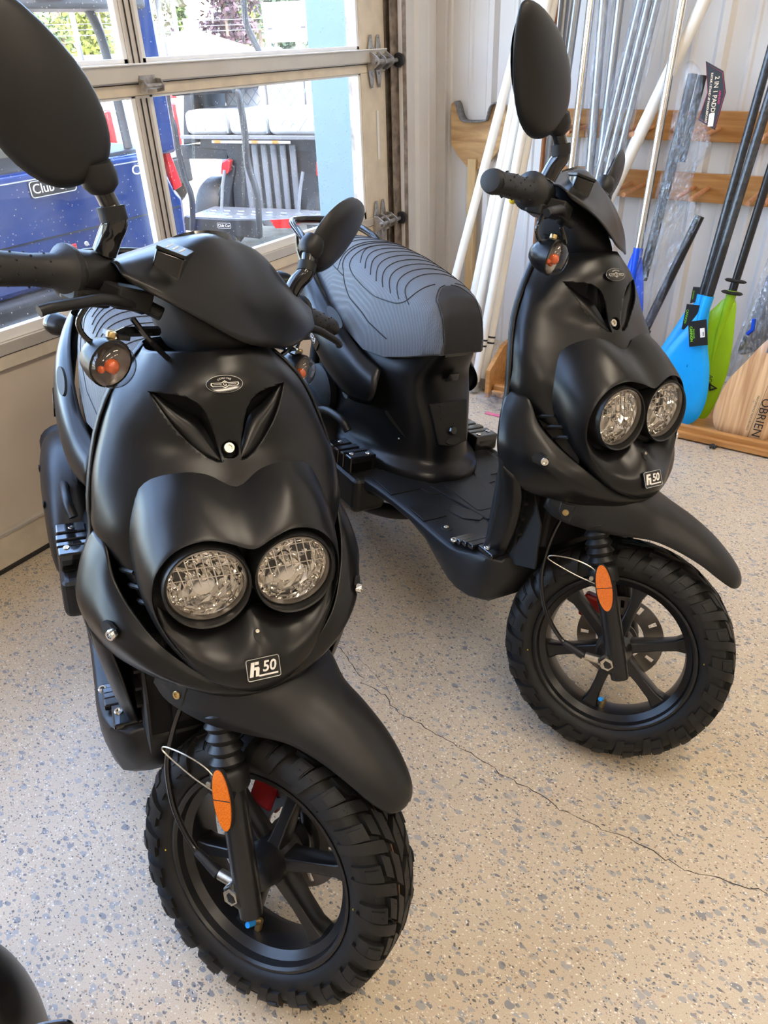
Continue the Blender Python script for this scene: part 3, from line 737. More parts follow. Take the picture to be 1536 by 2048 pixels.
def tire_geo():
    """carcass with raised tread blocks and shoulder lugs that wrap down the sidewall, axis along y"""
    full = [tuple(p) for p in TP] 
    full = [(r, -y) for r, y in reversed(full[1:])] + full
    n = 72
    G = [grid([[(r*math.cos(2*math.pi*k/n), y, r*math.sin(2*math.pi*k/n)) for k in range(n)] for r, y in full], cu=True)]
    def block(t0, t1, s0, s1, sl, h=0.0106, ns=3, tp=0.0):
        top = []; bot = []
        sg = 1 if s1 > 0 else -1
        for i in range(ns+1):
            s = s0 + (s1-s0)*i/ns
            ins = 0.0010
            ss = s + sg*(ins if i == 0 else (-ins if i == ns else 0))
            hh = h*(1 - tp*i/ns)
            r0, y0, nr, ny = tprof(s)
            r1, y1, mr, my = tprof(ss)
            for j in range(3):
                t = t0+(t1-t0)*j/2 + sl*abs(s-s0)
                tt = t + (ins/RW if j == 0 else (-ins/RW if j == 2 else 0))
                top.append(((r1+hh*mr)*math.cos(tt), y1+hh*my, (r1+hh*mr)*math.sin(tt)))
                bot.append(((r0-0.002*nr)*math.cos(t), y0-0.002*ny, (r0-0.002*nr)*math.sin(t)))
        F = []
        N = (ns+1)*3
        for i in range(ns):
            for j in range(2): F.append((i*3+j, i*3+j+1, (i+1)*3+j+1, (i+1)*3+j))
        ring = [0, 1, 2] + [i*3+2 for i in range(1, ns+1)] + [ns*3+1, ns*3] + [i*3 for i in range(ns-1, 0, -1)]
        for a, b in zip(ring, ring[1:]+ring[:1]): F.append((a, b, N+b, N+a))
        return top+bot, F
    P = 22
    d = 2*math.pi/P
    for k in range(P):
        t = k*d
        for s in (1, -1):
            o = 0 if s > 0 else d*0.5
            G.append(block(t+o, t+o+d*0.74, s*0.0015, s*0.020, 4.0, ns=2))                        # centre block
            G.append(block(t+o+d*0.38, t+o+d*0.90, s*0.0235, s*0.040, 3.2, ns=2, h=0.0103))       # mid block
            G.append(block(t+o+d*0.98, t+o+d*1.30, s*0.0235, s*0.086, 2.2, ns=7, h=0.0115, tp=0.5))   # long shoulder lug
            G.append(block(t+o+d*0.48, t+o+d*0.90, s*0.0435, s*0.080, 1.6, ns=5, h=0.0105, tp=0.5))   # short shoulder lug
            G.append(block(t+o+d*0.54, t+o+d*0.84, s*0.048, s*0.064, 1.6, ns=2, h=0.0122, tp=0.2))     # raised pad on it
    return join(*G)

def hair_geo():
    G = []
    r = random.Random(4)
    for k in range(240):
        t = r.random()*2*math.pi
        q = r.choice((-1, 1))*r.choice((0.010, 0.032, 0.050, 0.056))
        rr, y, nr, ny = tprof(q + r.uniform(-0.003, 0.003))
        a = Vector(((rr+0.008*nr)*math.cos(t), y+0.008*ny, (rr+0.008*nr)*math.sin(t)))
        b = a + Vector((nr*math.cos(t), ny, nr*math.sin(t)))*0.0075 + Vector((r.uniform(-1, 1), r.uniform(-1, 1), r.uniform(-1, 1)))*0.002
        G.append(rod(a, b, 0.00055, 3, 0.0003))
    return join(*G)

def rim_geo():
    prof = [(0.1685, 0.050), (0.1685, 0.054), (0.164, 0.0545), (0.160, 0.051), (0.157, 0.040), (0.150, 0.034), (0.1455, 0.030), (0.142, 0.012), (0.142, -0.012), (0.1455, -0.03), (0.150, -0.034), (0.157, -0.04), (0.160, -0.051), (0.164, -0.0545), (0.1685, -0.054), (0.1685, -0.05), (0.164, -0.040), (0.158, 0.0), (0.164, 0.040)]
    n = 64
    rows = [[(r*math.cos(2*math.pi*k/n), y, r*math.sin(2*math.pi*k/n)) for k in range(n)] for r, y in prof]
    return grid(rows, cu=True, cv=True)

def ylathe(prof, n=32, c=(0, 0, 0)):
    """prof of (radius, y)"""
    rows = [[(c[0]+r*math.cos(2*math.pi*k/n), c[1]+y, c[2]+r*math.sin(2*math.pi*k/n)) for k in range(n)] for r, y in prof]
    V, F = grid(rows, cu=True)
    F.append(tuple(range(n))); F.append(tuple(range((len(prof)-1)*n+n-1, (len(prof)-1)*n-1, -1)))
    return V, F

def spoke_geo(a):
    """one cast spoke, flared at hub and rim"""
    st = [(0.024, 0.020, 0.024), (0.04, 0.0125, 0.022), (0.085, 0.0105, 0.019), (0.125, 0.0120, 0.018), (0.145, 0.0185, 0.020)]
    rows = []
    ca, sa = math.cos(a), math.sin(a)
    for r, w, h in st:
        sec = [(-w, -h*0.75), (-w*0.8, -h), (w*0.8, -h), (w, -h*0.75), (w, h*0.75), (w*0.8, h), (-w*0.8, h), (-w, h*0.75)]
        rows.append([(r*ca - t*sa, y, r*sa + t*ca) for t, y in sec])
    V, F = grid(rows, cu=True)
    return V, F

def disc_geo():
    """perforated disc: ring with slots"""
    n = 60
    V = []; F = []
    r0, r1, r2, r3 = 0.052, 0.068, 0.086, 0.094
    for s in (-0.002, 0.002):
        for r in (r0, r1, r2, r3):
            V += [(r*math.cos(2*math.pi*k/n), s, r*math.sin(2*math.pi*k/n)) for k in range(n)]
    def q(layer, ring, k): return layer*4*n + ring*n + k % n
    for k in range(n):
        for ring in range(3):
            hole = ring == 1 and (k % 5 == 2)
            if hole:
                for a, b in (((ring, k), (ring, k+1)), ((ring, k+1), (ring+1, k+1)), ((ring+1, k+1), (ring+1, k)), ((ring+1, k), (ring, k))):
                    F.append((q(0, *a), q(0, *b), q(1, *b), q(1, *a)))
                continue
            for l in (0, 1): F.append((q(l, ring, k), q(l, ring, k+1), q(l, ring+1, k+1), q(l, ring+1, k)))
        F.append((q(0, 0, k), q(0, 0, k+1), q(1, 0, k+1), q(1, 0, k)))
        F.append((q(0, 3, k), q(0, 3, k+1), q(1, 3, k+1), q(1, 3, k)))
    return V, F

def seat_pt(x, t):
    """seat skin: x along the scooter, t from -1 (right lower edge) over 0 (crown) to 1"""
    X = [-1.34, -1.30, -1.22, -1.1, -0.98, -0.88, -0.80, -0.74, -0.70, -0.672, -0.655]
    top = [0.845, 0.858, 0.868, 0.875, 0.868, 0.855, 0.843, 0.832, 0.815, 0.785, 0.740]
    wid = [0.070, 0.095, 0.122, 0.146, 0.156, 0.153, 0.137, 0.116, 0.098, 0.080, 0.066]
    bot = [0.815, 0.792, 0.758, 0.710, 0.670, 0.642, 0.645, 0.662, 0.676, 0.686, 0.690]
    x = min(max(x, X[0]), X[-1])
    zt, w, zb = (float(np.interp(x, X, a)) for a in (top, wid, bot))
    a = abs(t)
    # superellipse section
    if a < 0.62:
        u = a/0.62
        y = w*0.86*math.sin(u*math.pi/2)**0.9 if u > 0 else 0
        z = zt - (zt-zb)*0.36*(1-math.cos(u*math.pi/2))**1.0
    else:
        u = (a-0.62)/0.38
        y = w*(0.86+0.14*math.sin(u*math.pi/2))
        z = zt-(zt-zb)*(0.36+0.64*u)
    return Vector((x, math.copysign(y, t), z))

def seat_geo():
    xs = [-1.34, -1.325, -1.30, -1.26, -1.22, -1.16, -1.1, -1.04, -0.98, -0.93, -0.88, -0.84, -0.80, -0.77, -0.74, -0.72, -0.70, -0.686, -0.672, -0.662, -0.655]
    xs = [float(v) for v in cat([(x, 0, 0) for x in xs], 2)[:, 0]]
    ts = np.linspace(-1, 1, 41)
    rows = []
    for x in xs:
        r = [seat_pt(x, t) for t in ts]
        lo = Vector((x, 0, r[0].z+0.004))
        r = [Vector((x, r[0].y*0.93, r[0].z-0.004))] + r + [Vector((x, r[-1].y*0.93, r[-1].z-0.004))]
        rows.append([tuple(v) for v in r])
    V, F = grid(rows)
    m = len(rows[0])
    F.append(tuple(range(m)))
    F.append(tuple(range((len(rows)-1)*m+m-1, (len(rows)-1)*m-1, -1)))
    V2 = [tuple(v) for v in V]
    for i in range(len(rows)-1):
        F.append((i*m, (i+1)*m, (i+1)*m+m-1, i*m+m-1))
    return V2, F

def seam(pts, r=0.0016, n=8, off=0.0002):
    P = cat([(a, b, 0) for a, b in pts], n)
    return tube([tuple(seat_pt(q[0], q[1]) + Vector((0, 0, off))) for q in P], r, 5)

def bullet(c, d, R, Ld, Lb):
    """turn signal shell: returns shell and lens geometry, d = facing direction"""
    A = aim(c, d)
    shell = lathe([(0.0, -Lb), (R*0.45, -Lb*0.93), (R*0.78, -Lb*0.66), (R*0.95, -Lb*0.3), (R, 0), (R*0.93, 0.001)], A, 24, cap=False)
    lens = lathe([(R*0.93, 0.0), (R*0.92, Ld*0.35), (R*0.80, Ld*0.72), (R*0.5, Ld*0.94), (0.0, Ld)], A, 24, cap=False)
    return shell, lens

def bolt_geo(c, d, r=0.006, h=0.004):
    return lathe([(r, 0), (r, h*0.7), (r*0.85, h), (r*0.5, h), (r*0.45, h*0.3), (0.0, h*0.3)], aim(c, d), 12)

# ------------------------------------------------------------------------------------------------ build one scooter
def build_scooter(name, pose, steer, mirrors):
    S = empty(name)
    yaw, lean, pitch = pose[2:5]
    S.matrix_world = Matrix.Translation((pose[0], pose[1], 0)) @ Matrix.Rotation(yaw, 4, 'Z') @ Matrix.Rotation(lean, 4, 'X') @ Matrix.Rotation(pitch, 4, 'Y')
    ST = Matrix.Translation(AX0) @ Matrix.Rotation(steer, 4, AXL) @ Matrix.Translation(-AX0)
    def part(nm, geo, m, steered=False, parent=None, **k):
        o = add(nm, geo, m, parent or S, **k)
        if steered and parent is None: o.matrix_basis = ST.copy()
        return o
    P = M
    # ---- front wheel
    def wheel(nm, cx, steered, rot):
        C = Matrix.Translation((cx, 0, RW))
        w = part(nm, rim_geo(), P['rim'], steered, angle=30)
        w.matrix_basis = (ST if steered else Matrix.Identity(4)) @ C
        part('tire', tire_geo(), P['rubber'], parent=w, angle=35)
        ml = part('mould_line', tube([(0.2272*math.cos(2*math.pi*k/72), 0, 0.2272*math.sin(2*math.pi*k/72)) for k in range(72)], 0.0009, 4, closed=True), P['mould'], parent=w)
        hr = part('rubber_hair', hair_geo(), P['rubber'], parent=w)
        hr['kind'] = 'stuff'
        for k in range(6): part('spoke', spoke_geo(rot + k*math.pi/3), P['rim'], parent=w, angle=30, bevel=0.0015)
        part('hub', ylathe([(0.016, -0.058), (0.030, -0.056), (0.034, -0.036), (0.038, -0.024), (0.038, 0.024), (0.034, 0.036), (0.040, 0.046), (0.040, 0.052), (0.016, 0.054)]), P['rim'], parent=w, angle=30)
        return w
    fw = wheel('front_wheel', 0.0, True, math.radians(28))
    d = part('brake_disc', mv(disc_geo(), (0, 0.062, 0)), P['disc'], parent=fw)
    va = Vector((0.02, -0.010, -0.142))
    part('valve_stem', join(rod(va, va+Vector((0.0, -0.004, 0.022)), 0.0065, 10), rod(va+Vector((0, -0.004, 0.02)), va+Vector((-0.004, -0.02, 0.028)), 0.0035, 8)), P['brass'], parent=fw)
    part('valve_cap', tube([va+Vector((-0.004, -0.018, 0.027)), va+Vector((-0.007, -0.034, 0.032))], [0.0052, 0.0048], 10), P['blue'], parent=fw)
    part('axle', join(rod((0, -0.118, 0), (0, 0.11, 0), 0.0065, 12)), P['steel'], parent=fw)
    part('axle_nut', join(lathe([(0.0135, 0), (0.0135, 0.010)], aim((0, -0.108, 0), (0, -1, 0)), 6), lathe([(0.0165, 0), (0.0165, 0.003)], aim((0, -0.1055, 0), (0, -1, 0)), 18)), P['steel'], parent=fw, smooth=False)
    # sidewall prints
    for a, r, rad, mm in ((-1.72, 0.191, 0.0058, 'yellow'), (-1.22, 0.197, 0.0046, 'silver'), (-2.75, 0.178, 0.0016, 'yellow'), (0.35, 0.180, 0.0018, 'yellow')):
        part('sidewall_mark', xf(lathe([(rad, 0), (rad*0.9, 0.0008), (rad*0.65, 0.0008), (rad*0.6, 0.0001)], None, 12), aim((r*math.cos(a), -0.0595, r*math.sin(a)), (0, -1, 0))), P[mm], parent=fw)
    for k, (ch, a0) in enumerate((('LIGHT TRUCK ROUGH', 0.62), ('TUBELESS 120/90-10', -2.3))):
        n = len(ch)
        for i, c in enumerate(ch):
            if c == ' ': continue
            a = a0 - (i*0.052)*(1 if k == 0 else -1)*1
            rr = Vector((math.cos(a), 0, math.sin(a)))
            tx = Vector((math.sin(a), 0, -math.cos(a))) if k == 0 else Vector((-math.sin(a), 0, math.cos(a)))
        # lettering on the sidewall is moulded rubber too small to read: left to fine relief
    rw = wheel('rear_wheel', -1.27, False, 0.2)
    # ---- fork
    fd = Vector((-0.15, 0, 0.282)).normalized()
    for s in (-1, 1):
        b = Vector((0.033, s*0.097, 0.212))
        leg = part('fork_leg', join(tube([b, b+fd*0.03, b+fd*0.035, b+fd*0.235, b+fd*0.24], [0.0175, 0.0185, 0.020, 0.0205, 0.020], 20),
            tube([b+fd*0.02+Vector((0.0, s*0.0, 0)), Vector((0, s*0.103, 0.2365)), Vector((-0.012, s*0.103, 0.245))], [0.017, 0.0175, 0.014], 14)), P['rim'], True, angle=40)
        pr = [(0.0265, 0.205), (0.029, 0.209), (0.029, 0.232), (0.026, 0.238)]
        for k in range(5):
            z = 0.240+k*0.0185
            pr += [(0.0205, z), (0.0275, z+0.0092), (0.0205, z+0.0185)]
        pr += [(0.019, 0.36), (0.019, 0.43)]
        part('fork_boot', lathe(pr, aim(b, fd), 24), P['plastic'], True, angle=50)
        # oval reflector
        mid = Vector((-0.058, s*0.1235, 0.388))
        fx = Vector((0.46, 0, -0.89)).normalized()
        A = frame(mid, fx, Vector((0, s, 0)).cross(fx), Vector((0, s, 0)))
        rf = part('reflector_base', prism(ellipse(0.050, 0.0175, 28), -0.004, 0.001, A), P['deep'], True)
        part('reflector', prism(ellipse(0.0475, 0.0152, 28), 0.001, 0.0028, A), P['reflector'], parent=rf)
        part('reflector_divider', xf(box(-0.0007, 0.0007, -0.015, 0.015, 0.0026, 0.0031), A), P['deep'], parent=rf, smooth=False)
        part('reflector_bracket', join(cbox((-0.066, s*0.118, 0.394), (0.045, 0.004, 0.026))), P['rim'], parent=rf)
        part('bracket_screw', bolt_geo((-0.088, s*0.1205, 0.396), (0, s, 0), 0.005), P['steel'], parent=rf)
    # cable guide wire, speedometer cable
    part('cable_guide', tube(cat([(-0.075, -0.121, 0.408), (-0.10, -0.122, 0.418), (-0.135, -0.125, 0.420), (-0.172, -0.125, 0.412), (-0.182, -0.124, 0.404), (-0.172, -0.123, 0.398), (-0.12, -0.122, 0.39), (-0.075, -0.12, 0.388)], 5), 0.0013, 6), P['steel'], True)
    cab = [(-0.026, -0.078, 0.223), (-0.05, -0.078, 0.218), (-0.098, -0.078, 0.228), (-0.145, -0.084, 0.268), (-0.172, -0.088, 0.312), (-0.19, -0.09, 0.365), (-0.193, -0.09, 0.44), (-0.182, -0.09, 0.52), (-0.18, -0.09, 0.58)]
    part('speedometer_cable', tube(cat(cab, 6), [0.0048]*49, 10), P['gloss'], True)
    part('cable_sleeve', tube(cat(cab[1:3], 6), [0.0095, 0.009, 0.0085, 0.008, 0.0075, 0.007, 0.006], 10), P['grip'], True)
    part('cable_ferrule', rod((-0.018, -0.079, 0.224), (-0.046, -0.078, 0.219), 0.0092, 10), P['steel'], True)
    # second hose to the brake caliper on the other side
    part('brake_hose', tube(cat([(-0.05, 0.10, 0.30), (-0.11, 0.115, 0.36), (-0.15, 0.11, 0.46), (-0.16, 0.09, 0.56)], 6), 0.0042, 8), P['gloss'], True)
    cal = part('brake_caliper', join(cbox((-0.078, 0.074, 0.275), (0.05, 0.036, 0.055)), cbox((-0.065, 0.086, 0.262), (0.03, 0.018, 0.06))), P['red'], True, smooth=False, bevel=0.007)
    part('caliper_bracket', cbox((-0.03, 0.088, 0.262), (0.07, 0.008, 0.02)), P['rim'], parent=cal, smooth=False, bevel=0.002)
    # ---- front fender
    st = [(-0.225, 0.600, 0.127, 0.500), (-0.19, 0.602, 0.128, 0.486), (-0.12, 0.600, 0.123, 0.487), (-0.06, 0.588, 0.106, 0.496), (-0.01, 0.576, 0.086, 0.503), (0.04, 0.561, 0.073, 0.498), (0.09, 0.540, 0.064, 0.486), (0.13, 0.516, 0.053, 0.470), (0.158, 0.494, 0.038, 0.459), (0.170, 0.479, 0.022, 0.459), (0.1745, 0.468, 0.006, 0.463)]
    ctrl = []
    for x, zc, w, ze in st:
        f = min(1.0, max(0.0, (x+0.12)/0.14))      # flat apron behind, round arch in front
        row = []
        for a in (-90, -72, -50, -25, 0, 25, 50, 72, 90):
            t = math.radians(a)
            yy = w*(math.sin(t) if f > 0.5 else math.copysign(abs(math.sin(t))**0.6, t))
            zz = ze+(zc-ze)*(math.cos(t)**(0.9 if f > 0.5 else 0.5) if abs(a) < 90 else 0)
            row.append((x, yy, zz))
        ctrl.append(row)
    fen = part('front_fender', smooth_grid(ctrl, 4, 3), P['plastic'], True, solid=0.003, angle=60)
    for s in (-1, 1):
        part('fender_bracket', box(-0.195, -0.165, s*0.126-0.0015, s*0.126+0.0035, 0.488, 0.523), P['plastic'], parent=fen, smooth=False, bevel=0.002)
        part('fender_screw', bolt_geo((-0.179, s*0.1275, 0.505), (0, s, 0), 0.0065, 0.003), P['brass'], parent=fen)
    # ---- upper front panel with the two slanted vents
    net = [[(-0.268, 0, 1.008), (-0.278, -0.045, 1.004), (-0.303, -0.077, 0.996), (-0.335, -0.088, 0.99), (-0.365, -0.087, 0.99)],
           [(-0.232, 0, 0.974), (-0.244, -0.055, 0.969), (-0.272, -0.099, 0.959), (-0.300, -0.122, 0.950), (-0.327, -0.134, 0.946)],
           [(-0.214, 0, 0.930), (-0.226, -0.062, 0.928), (-0.254, -0.111, 0.922), (-0.285, -0.142, 0.918), (-0.315, -0.151, 0.915)],
           [(-0.199, 0, 0.886), (-0.212, -0.066, 0.886), (-0.240, -0.121, 0.885), (-0.272, -0.156, 0.883), (-0.306, -0.166, 0.88)],
           [(-0.162, 0, 0.842), (-0.180, -0.070, 0.843), (-0.212, -0.131, 0.84), (-0.250, -0.173, 0.836), (-0.287, -0.181, 0.832)],
           [(-0.135, 0, 0.79), (-0.154, -0.075, 0.79), (-0.190, -0.145, 0.79), (-0.234, -0.181, 0.79), (-0.271, -0.188, 0.79)],
           [(-0.125, 0, 0.75), (-0.143, -0.080, 0.75), (-0.183, -0.151, 0.75), (-0.227, -0.1825, 0.755), (-0.262, -0.190, 0.753)],
           [(-0.115, 0, 0.70), (-0.130, -0.080, 0.70), (-0.158, -0.138, 0.703), (-0.21, -0.162, 0.715), (-0.25, -0.172, 0.72)]]
    full = [[(x, -y, z) for x, y, z in reversed(r[1:])] + r for r in net]
    up = part('front_panel', smooth_grid(full, 12, 10), P['paint'], solid=0.003, angle=70)
    vent = [(-0.096, 0.954), (-0.084, 0.955), (-0.066, 0.956), (-0.050, 0.954), (-0.038, 0.948), (-0.029, 0.937), (-0.0235, 0.922), (-0.019, 0.903), (-0.0155, 0.885), (-0.0135, 0.872), (-0.022, 0.873), (-0.033, 0.878), (-0.045, 0.887), (-0.056, 0.897), (-0.068, 0.911), (-0.079, 0.927), (-0.088, 0.941)]
    cut = []
    for s in (1, -1):
        c = bpy.data.objects.new('cut', bpy.data.meshes.new('cut'))
        g = prism([(y*s, z) for y, z in (vent if s > 0 else vent[::-1])], -0.30, -0.12, frame((0, 0, 0), (0, 1, 0), (0, 0, 1), (1, 0, 0)))
        c.data.from_pydata(g[0], [], g[1]); c.data.update()
        bmx = bmesh.new(); bmx.from_mesh(c.data); bmesh.ops.recalc_face_normals(bmx, faces=bmx.faces); bmx.to_mesh(c.data); bmx.free()
        c.parent = S
        COL.objects.link(c); cut.append(c)
    g = lathe([(0.0, -0.03), (0.0125, -0.03), (0.0125, 0.03), (0.0, 0.03)], aim((-0.200, 0, 0.885), (0.85, 0, 0.5)), 20)
    c = bpy.data.objects.new('cut', bpy.data.meshes.new('cut')); c.data.from_pydata(g[0], [], g[1]); c.data.update(); c.parent = S; COL.objects.link(c); cut.append(c)
    bpy.context.view_layer.update()
    bake(up, cut)
    for s in (1, -1):
        # slanted fin inside each vent
        lo = cat([(-0.268, -0.0965, 0.9525), (-0.2395, -0.079, 0.9255), (-0.217, -0.0565, 0.8955), (-0.201, -0.0335, 0.8765), (-0.1955, -0.013, 0.871)], 5)
        hi = cat([(-0.2685, -0.0915, 0.9535), (-0.247, -0.0600, 0.932), (-0.235, -0.0370, 0.920), (-0.214, -0.0215, 0.893), (-0.1960, -0.0128, 0.8715)], 5)
        g = grid([[tuple(q) for q in lo], [tuple(q*0.5+r*0.5+np.array((0.001, 0, 0))) for q, r in zip(lo, hi)], [tuple(q) for q in hi]])
        if s < 0: g = mirror_y(g)
        part('vent_fin', g, P['paint'], parent=up, solid=0.002)
        part('vent_baffle', (lambda q: q if s > 0 else mirror_y(q))(join(box(-0.30, -0.272, -0.095, -0.018, 0.885, 0.958))), P['deep'], parent=up, smooth=False)
    part('panel_bolt', bolt_geo((-0.208, 0.0, 0.884), (0.85, 0, 0.5), 0.0085, 0.006), P['steel'], parent=up)
    part('bolt_cup', lathe([(0.0125, 0), (0.0125, -0.02), (0.0, -0.02)], aim((-0.2035, 0, 0.885), (0.85, 0, 0.5)), 20, cap=False), P['deep'], parent=up)
    # maker's emblem: black oval with winged badge
    A = frame((-0.2275, 0, 0.9715), (0, 1, 0), (-0.55, 0, 0.835), (0.835, 0, 0.55))
    em = part('emblem', xf(lathe([(1.0, -0.002), (1.0, 0.001), (0.93, 0.0026), (0.6, 0.0030), (0.0, 0.0030)], None, 32), A @ Matrix.Diagonal((0.0255, 0.0122, 1, 1))), P['gloss'], parent=up)
    part('emblem_rim', xf(tube([(0.0250*math.cos(2*math.pi*k/40), 0.0119*math.sin(2*math.pi*k/40), 0.0012) for k in range(40)], 0.0004, 4, closed=True), A), P['silver'], parent=up)
    wing = [(-0.0195, -0.0012), (-0.017, -0.0034), (-0.0045, -0.0034), (0, -0.0062), (0.0045, -0.0034), (0.017, -0.0034), (0.0195, -0.0012), (0.019, 0.0016), (0.0045, 0.0016), (0, 0.0044), (-0.0045, 0.0016), (-0.019, 0.0016)]
    part('emblem_wing', prism(wing, 0.0028, 0.0036, A), P['silver'], parent=up, smooth=False)
    part('emblem_core', prism([(x*0.93, y*0.72-0.0003) for x, y in wing], 0.0036, 0.0038, A), P['gloss'], parent=up, smooth=False)
    text('emblem_letters', 'G', 0.0072, A @ Matrix.Translation((0, -0.0009, 0.0039)), P['silver'], up, 0.0002)
    text('emblem_letters', 'SCOOTER', 0.0024, A @ Matrix.Translation((-0.0102, -0.0009, 0.0039)), P['silver'], up, 0.0002)
    text('emblem_letters', 'COMPANY', 0.0024, A @ Matrix.Translation((0.0102, -0.0009, 0.0039)), P['silver'], up, 0.0002)
    for i, ch in enumerate('GENUINE'):
        a = (i-3)*0.235
        text('emblem_letters', ch, 0.0036, A @ Matrix.Translation((0.0125*math.sin(a), 0.0078*math.cos(a)-0.0002, 0.0034)) @ Matrix.Rotation(-a*0.75, 4, 'Z'), P['silver'], up, 0.0002)
    # ---- headlight hood and chin
    rim = [(-0.0725, 0, 0.800), (-0.080, -0.030, 0.809), (-0.089, -0.062, 0.813), (-0.093, -0.098, 0.801), (-0.095, -0.125, 0.768), (-0.093, -0.1325, 0.727), (-0.085, -0.125, 0.690), (-0.068, -0.106, 0.655), (-0.046, -0.076, 0.621), (-0.027, -0.038, 0.601), (-0.019, 0, 0.594)]
    back = [(-0.163, 0, 0.846), (-0.178, -0.038, 0.862), (-0.182, -0.076, 0.867), (-0.203, -0.118, 0.846), (-0.205, -0.142, 0.80), (-0.182, -0.146, 0.745), (-0.145, -0.136, 0.70), (-0.11, -0.118, 0.66), (-0.085, -0.088, 0.625), (-0.063, -0.045, 0.604), (-0.055, 0, 0.592)]
    def loopfull(L): return L + [(x, -y, z) for x, y, z in reversed(L[1:-1])]
    r_ = np.array(loopfull(rim)); b_ = np.array(loopfull(back))
    rows = []
    cen = np.array((-0.13, 0, 0.72))
    for t in (0, 0.10, 0.3, 0.6, 1.0):
        q = r_*(1-t)+b_*t
        nrm = q-cen; nrm[:, 0] = 0; nrm /= np.linalg.norm(nrm, axis=1)[:, None]
        rows.append(q + nrm*0.006*math.sin(math.pi*t)**0.7)
    rows = [r_*0.985+np.array((-0.07, 0, 0.72))*0.015 + np.array((-0.006, 0, 0))] + [r_*0.998+np.array((-0.07, 0, 0.72))*0.002] + rows[1:]
    rows2 = [cat(r, 4, True) for r in rows]
    cols = [cat([r[j] for r in rows2], 3) for j in range(len(rows2[0]))]
    hood = part('headlight_hood', grid(np.transpose(np.array(cols), (1, 0, 2)), cu=True), P['paint'], angle=60)
    # dark mask behind the rim
    mk = cat(r_*0.99+np.array((-0.07, 0, 0.72))*0.01, 4, True) + np.array((-0.010, 0, 0))
    mid = mk*0.5+np.array((-0.088, 0, 0.735))*0.5
    part('headlight_mask', (lambda g: (g[0], g[1]+[tuple(range(len(mk), 2*len(mk)))]))(grid([mk, mid*np.array((0, 1, 1))+np.array((-0.136, 0, 0))], cu=True)), P['plastic'], parent=hood, angle=50)
    chin = [[(-0.092, 0, 0.694), (-0.095, -0.045, 0.674), (-0.098, -0.090, 0.680), (-0.100, -0.126, 0.713)],
            [(-0.056, 0, 0.671), (-0.062, -0.045, 0.656), (-0.075, -0.085, 0.664), (-0.094, -0.126, 0.700)],
            [(-0.036, 0, 0.652), (-0.042, -0.045, 0.642), (-0.061, -0.086, 0.652), (-0.089, -0.124, 0.690)],
            [(-0.0245, 0, 0.635), (-0.031, -0.045, 0.629), (-0.053, -0.085, 0.640), (-0.083, -0.121, 0.681)],
            [(-0.017, 0, 0.612), (-0.025, -0.040, 0.610), (-0.046, -0.078, 0.621), (-0.072, -0.108, 0.655)],
            [(-0.021, 0, 0.596), (-0.029, -0.037, 0.598), (-0.050, -0.075, 0.614), (-0.076, -0.106, 0.650)]]
    full = [[(x, -y, z) for x, y, z in reversed(r[1:])] + r for r in chin]
    ch = part('chin_panel', smooth_grid(full, 5, 5), P['paint'], parent=hood, angle=60, solid=0.002)
    part('chin_screw_hole', prism(ellipse(0.0055, 0.0095, 16), -0.004, 0.0012, aim((-0.0535, 0, 0.6685), (0.62, 0, 0.78))), P['deep'], parent=hood)
    part('chin_screw', bolt_geo((-0.055, 0, 0.673), (0.62, 0, 0.78), 0.0032, 0.004), P['steel'], parent=hood)
    # model plate
    A = frame((-0.0222, 0, 0.6345), (0, 1, 0), (-0.50, 0, 0.866), (0.866, 0, 0.50))
    bd = part('model_badge', prism(rrect(0.049, 0.032, 0.003), -0.004, 0.0012, A), P['gloss'], parent=hood, bevel=0.0006)
    part('badge_border', xf(tube([(p[0], p[1], 0.0014) for p in rrect(0.0465, 0.0295, 0.003)], 0.0005, 4, closed=True), A), P['silver'], parent=hood)
    part('badge_letter', join(prism([(-0.0205, -0.0095), (-0.0155, -0.0095), (-0.0115, 0.0105), (-0.0165, 0.0105)], 0.0012, 0.0018, A),
        prism([(-0.0125, 0.0035), (-0.0065, 0.0035), (-0.0055, 0.0015), (-0.0075, -0.0095), (-0.0122, -0.0095), (-0.0108, -0.0005), (-0.0135, -0.0005)], 0.0012, 0.0018, A),
        prism([(-0.0110, 0.0105), (-0.0055, 0.0105), (-0.0062, 0.0065), (-0.0118, 0.0065)], 0.0012, 0.0018, A),
        prism([(-0.0075, -0.0105), (0.0195, -0.0105), (0.020, -0.0082), (-0.0070, -0.0082)], 0.0012, 0.0018, A)), P['white'], parent=hood, smooth=False)
    text('badge_letters', '50', 0.0205, A @ Matrix.Translation((0.0078, 0.0016, 0.0014)), P['white'], hood, 0.0003, shear=0.18, sx=0.95, bold=0.0004)
    # headlights
    for s in (-1, 1):
        c = Vector((-0.093, s*0.0605, 0.743))
        dvec = Vector((0.995, s*0.03, 0.06)).normalized()
        A = aim(c, dvec)
        prow = []
        for r, h0, h1 in ((0.0595, -0.03, -0.03), (0.0598, 0.006, 0.020), (0.0585, 0.009, 0.024), (0.0562, 0.008, 0.022), (0.0552, 0.0, 0.004)):
            prow.append([tuple(A @ Vector((r*math.cos(t), r*math.sin(t), h0+(h1-h0)*(0.5-0.5*math.sin(t))))) for t in np.linspace(0, 2*math.pi, 40, endpoint=False)])
        pod = part('headlight', grid(prow, cu=True), P['plastic'], angle=40)
        part('bezel', lathe([(0.0557, 0.002), (0.0550, 0.0085), (0.0530, 0.0095), (0.0520, 0.006), (0.0518, -0.004)], A, 40, cap=False), P['disc'], parent=pod)
        jr = np.random.default_rng(3)
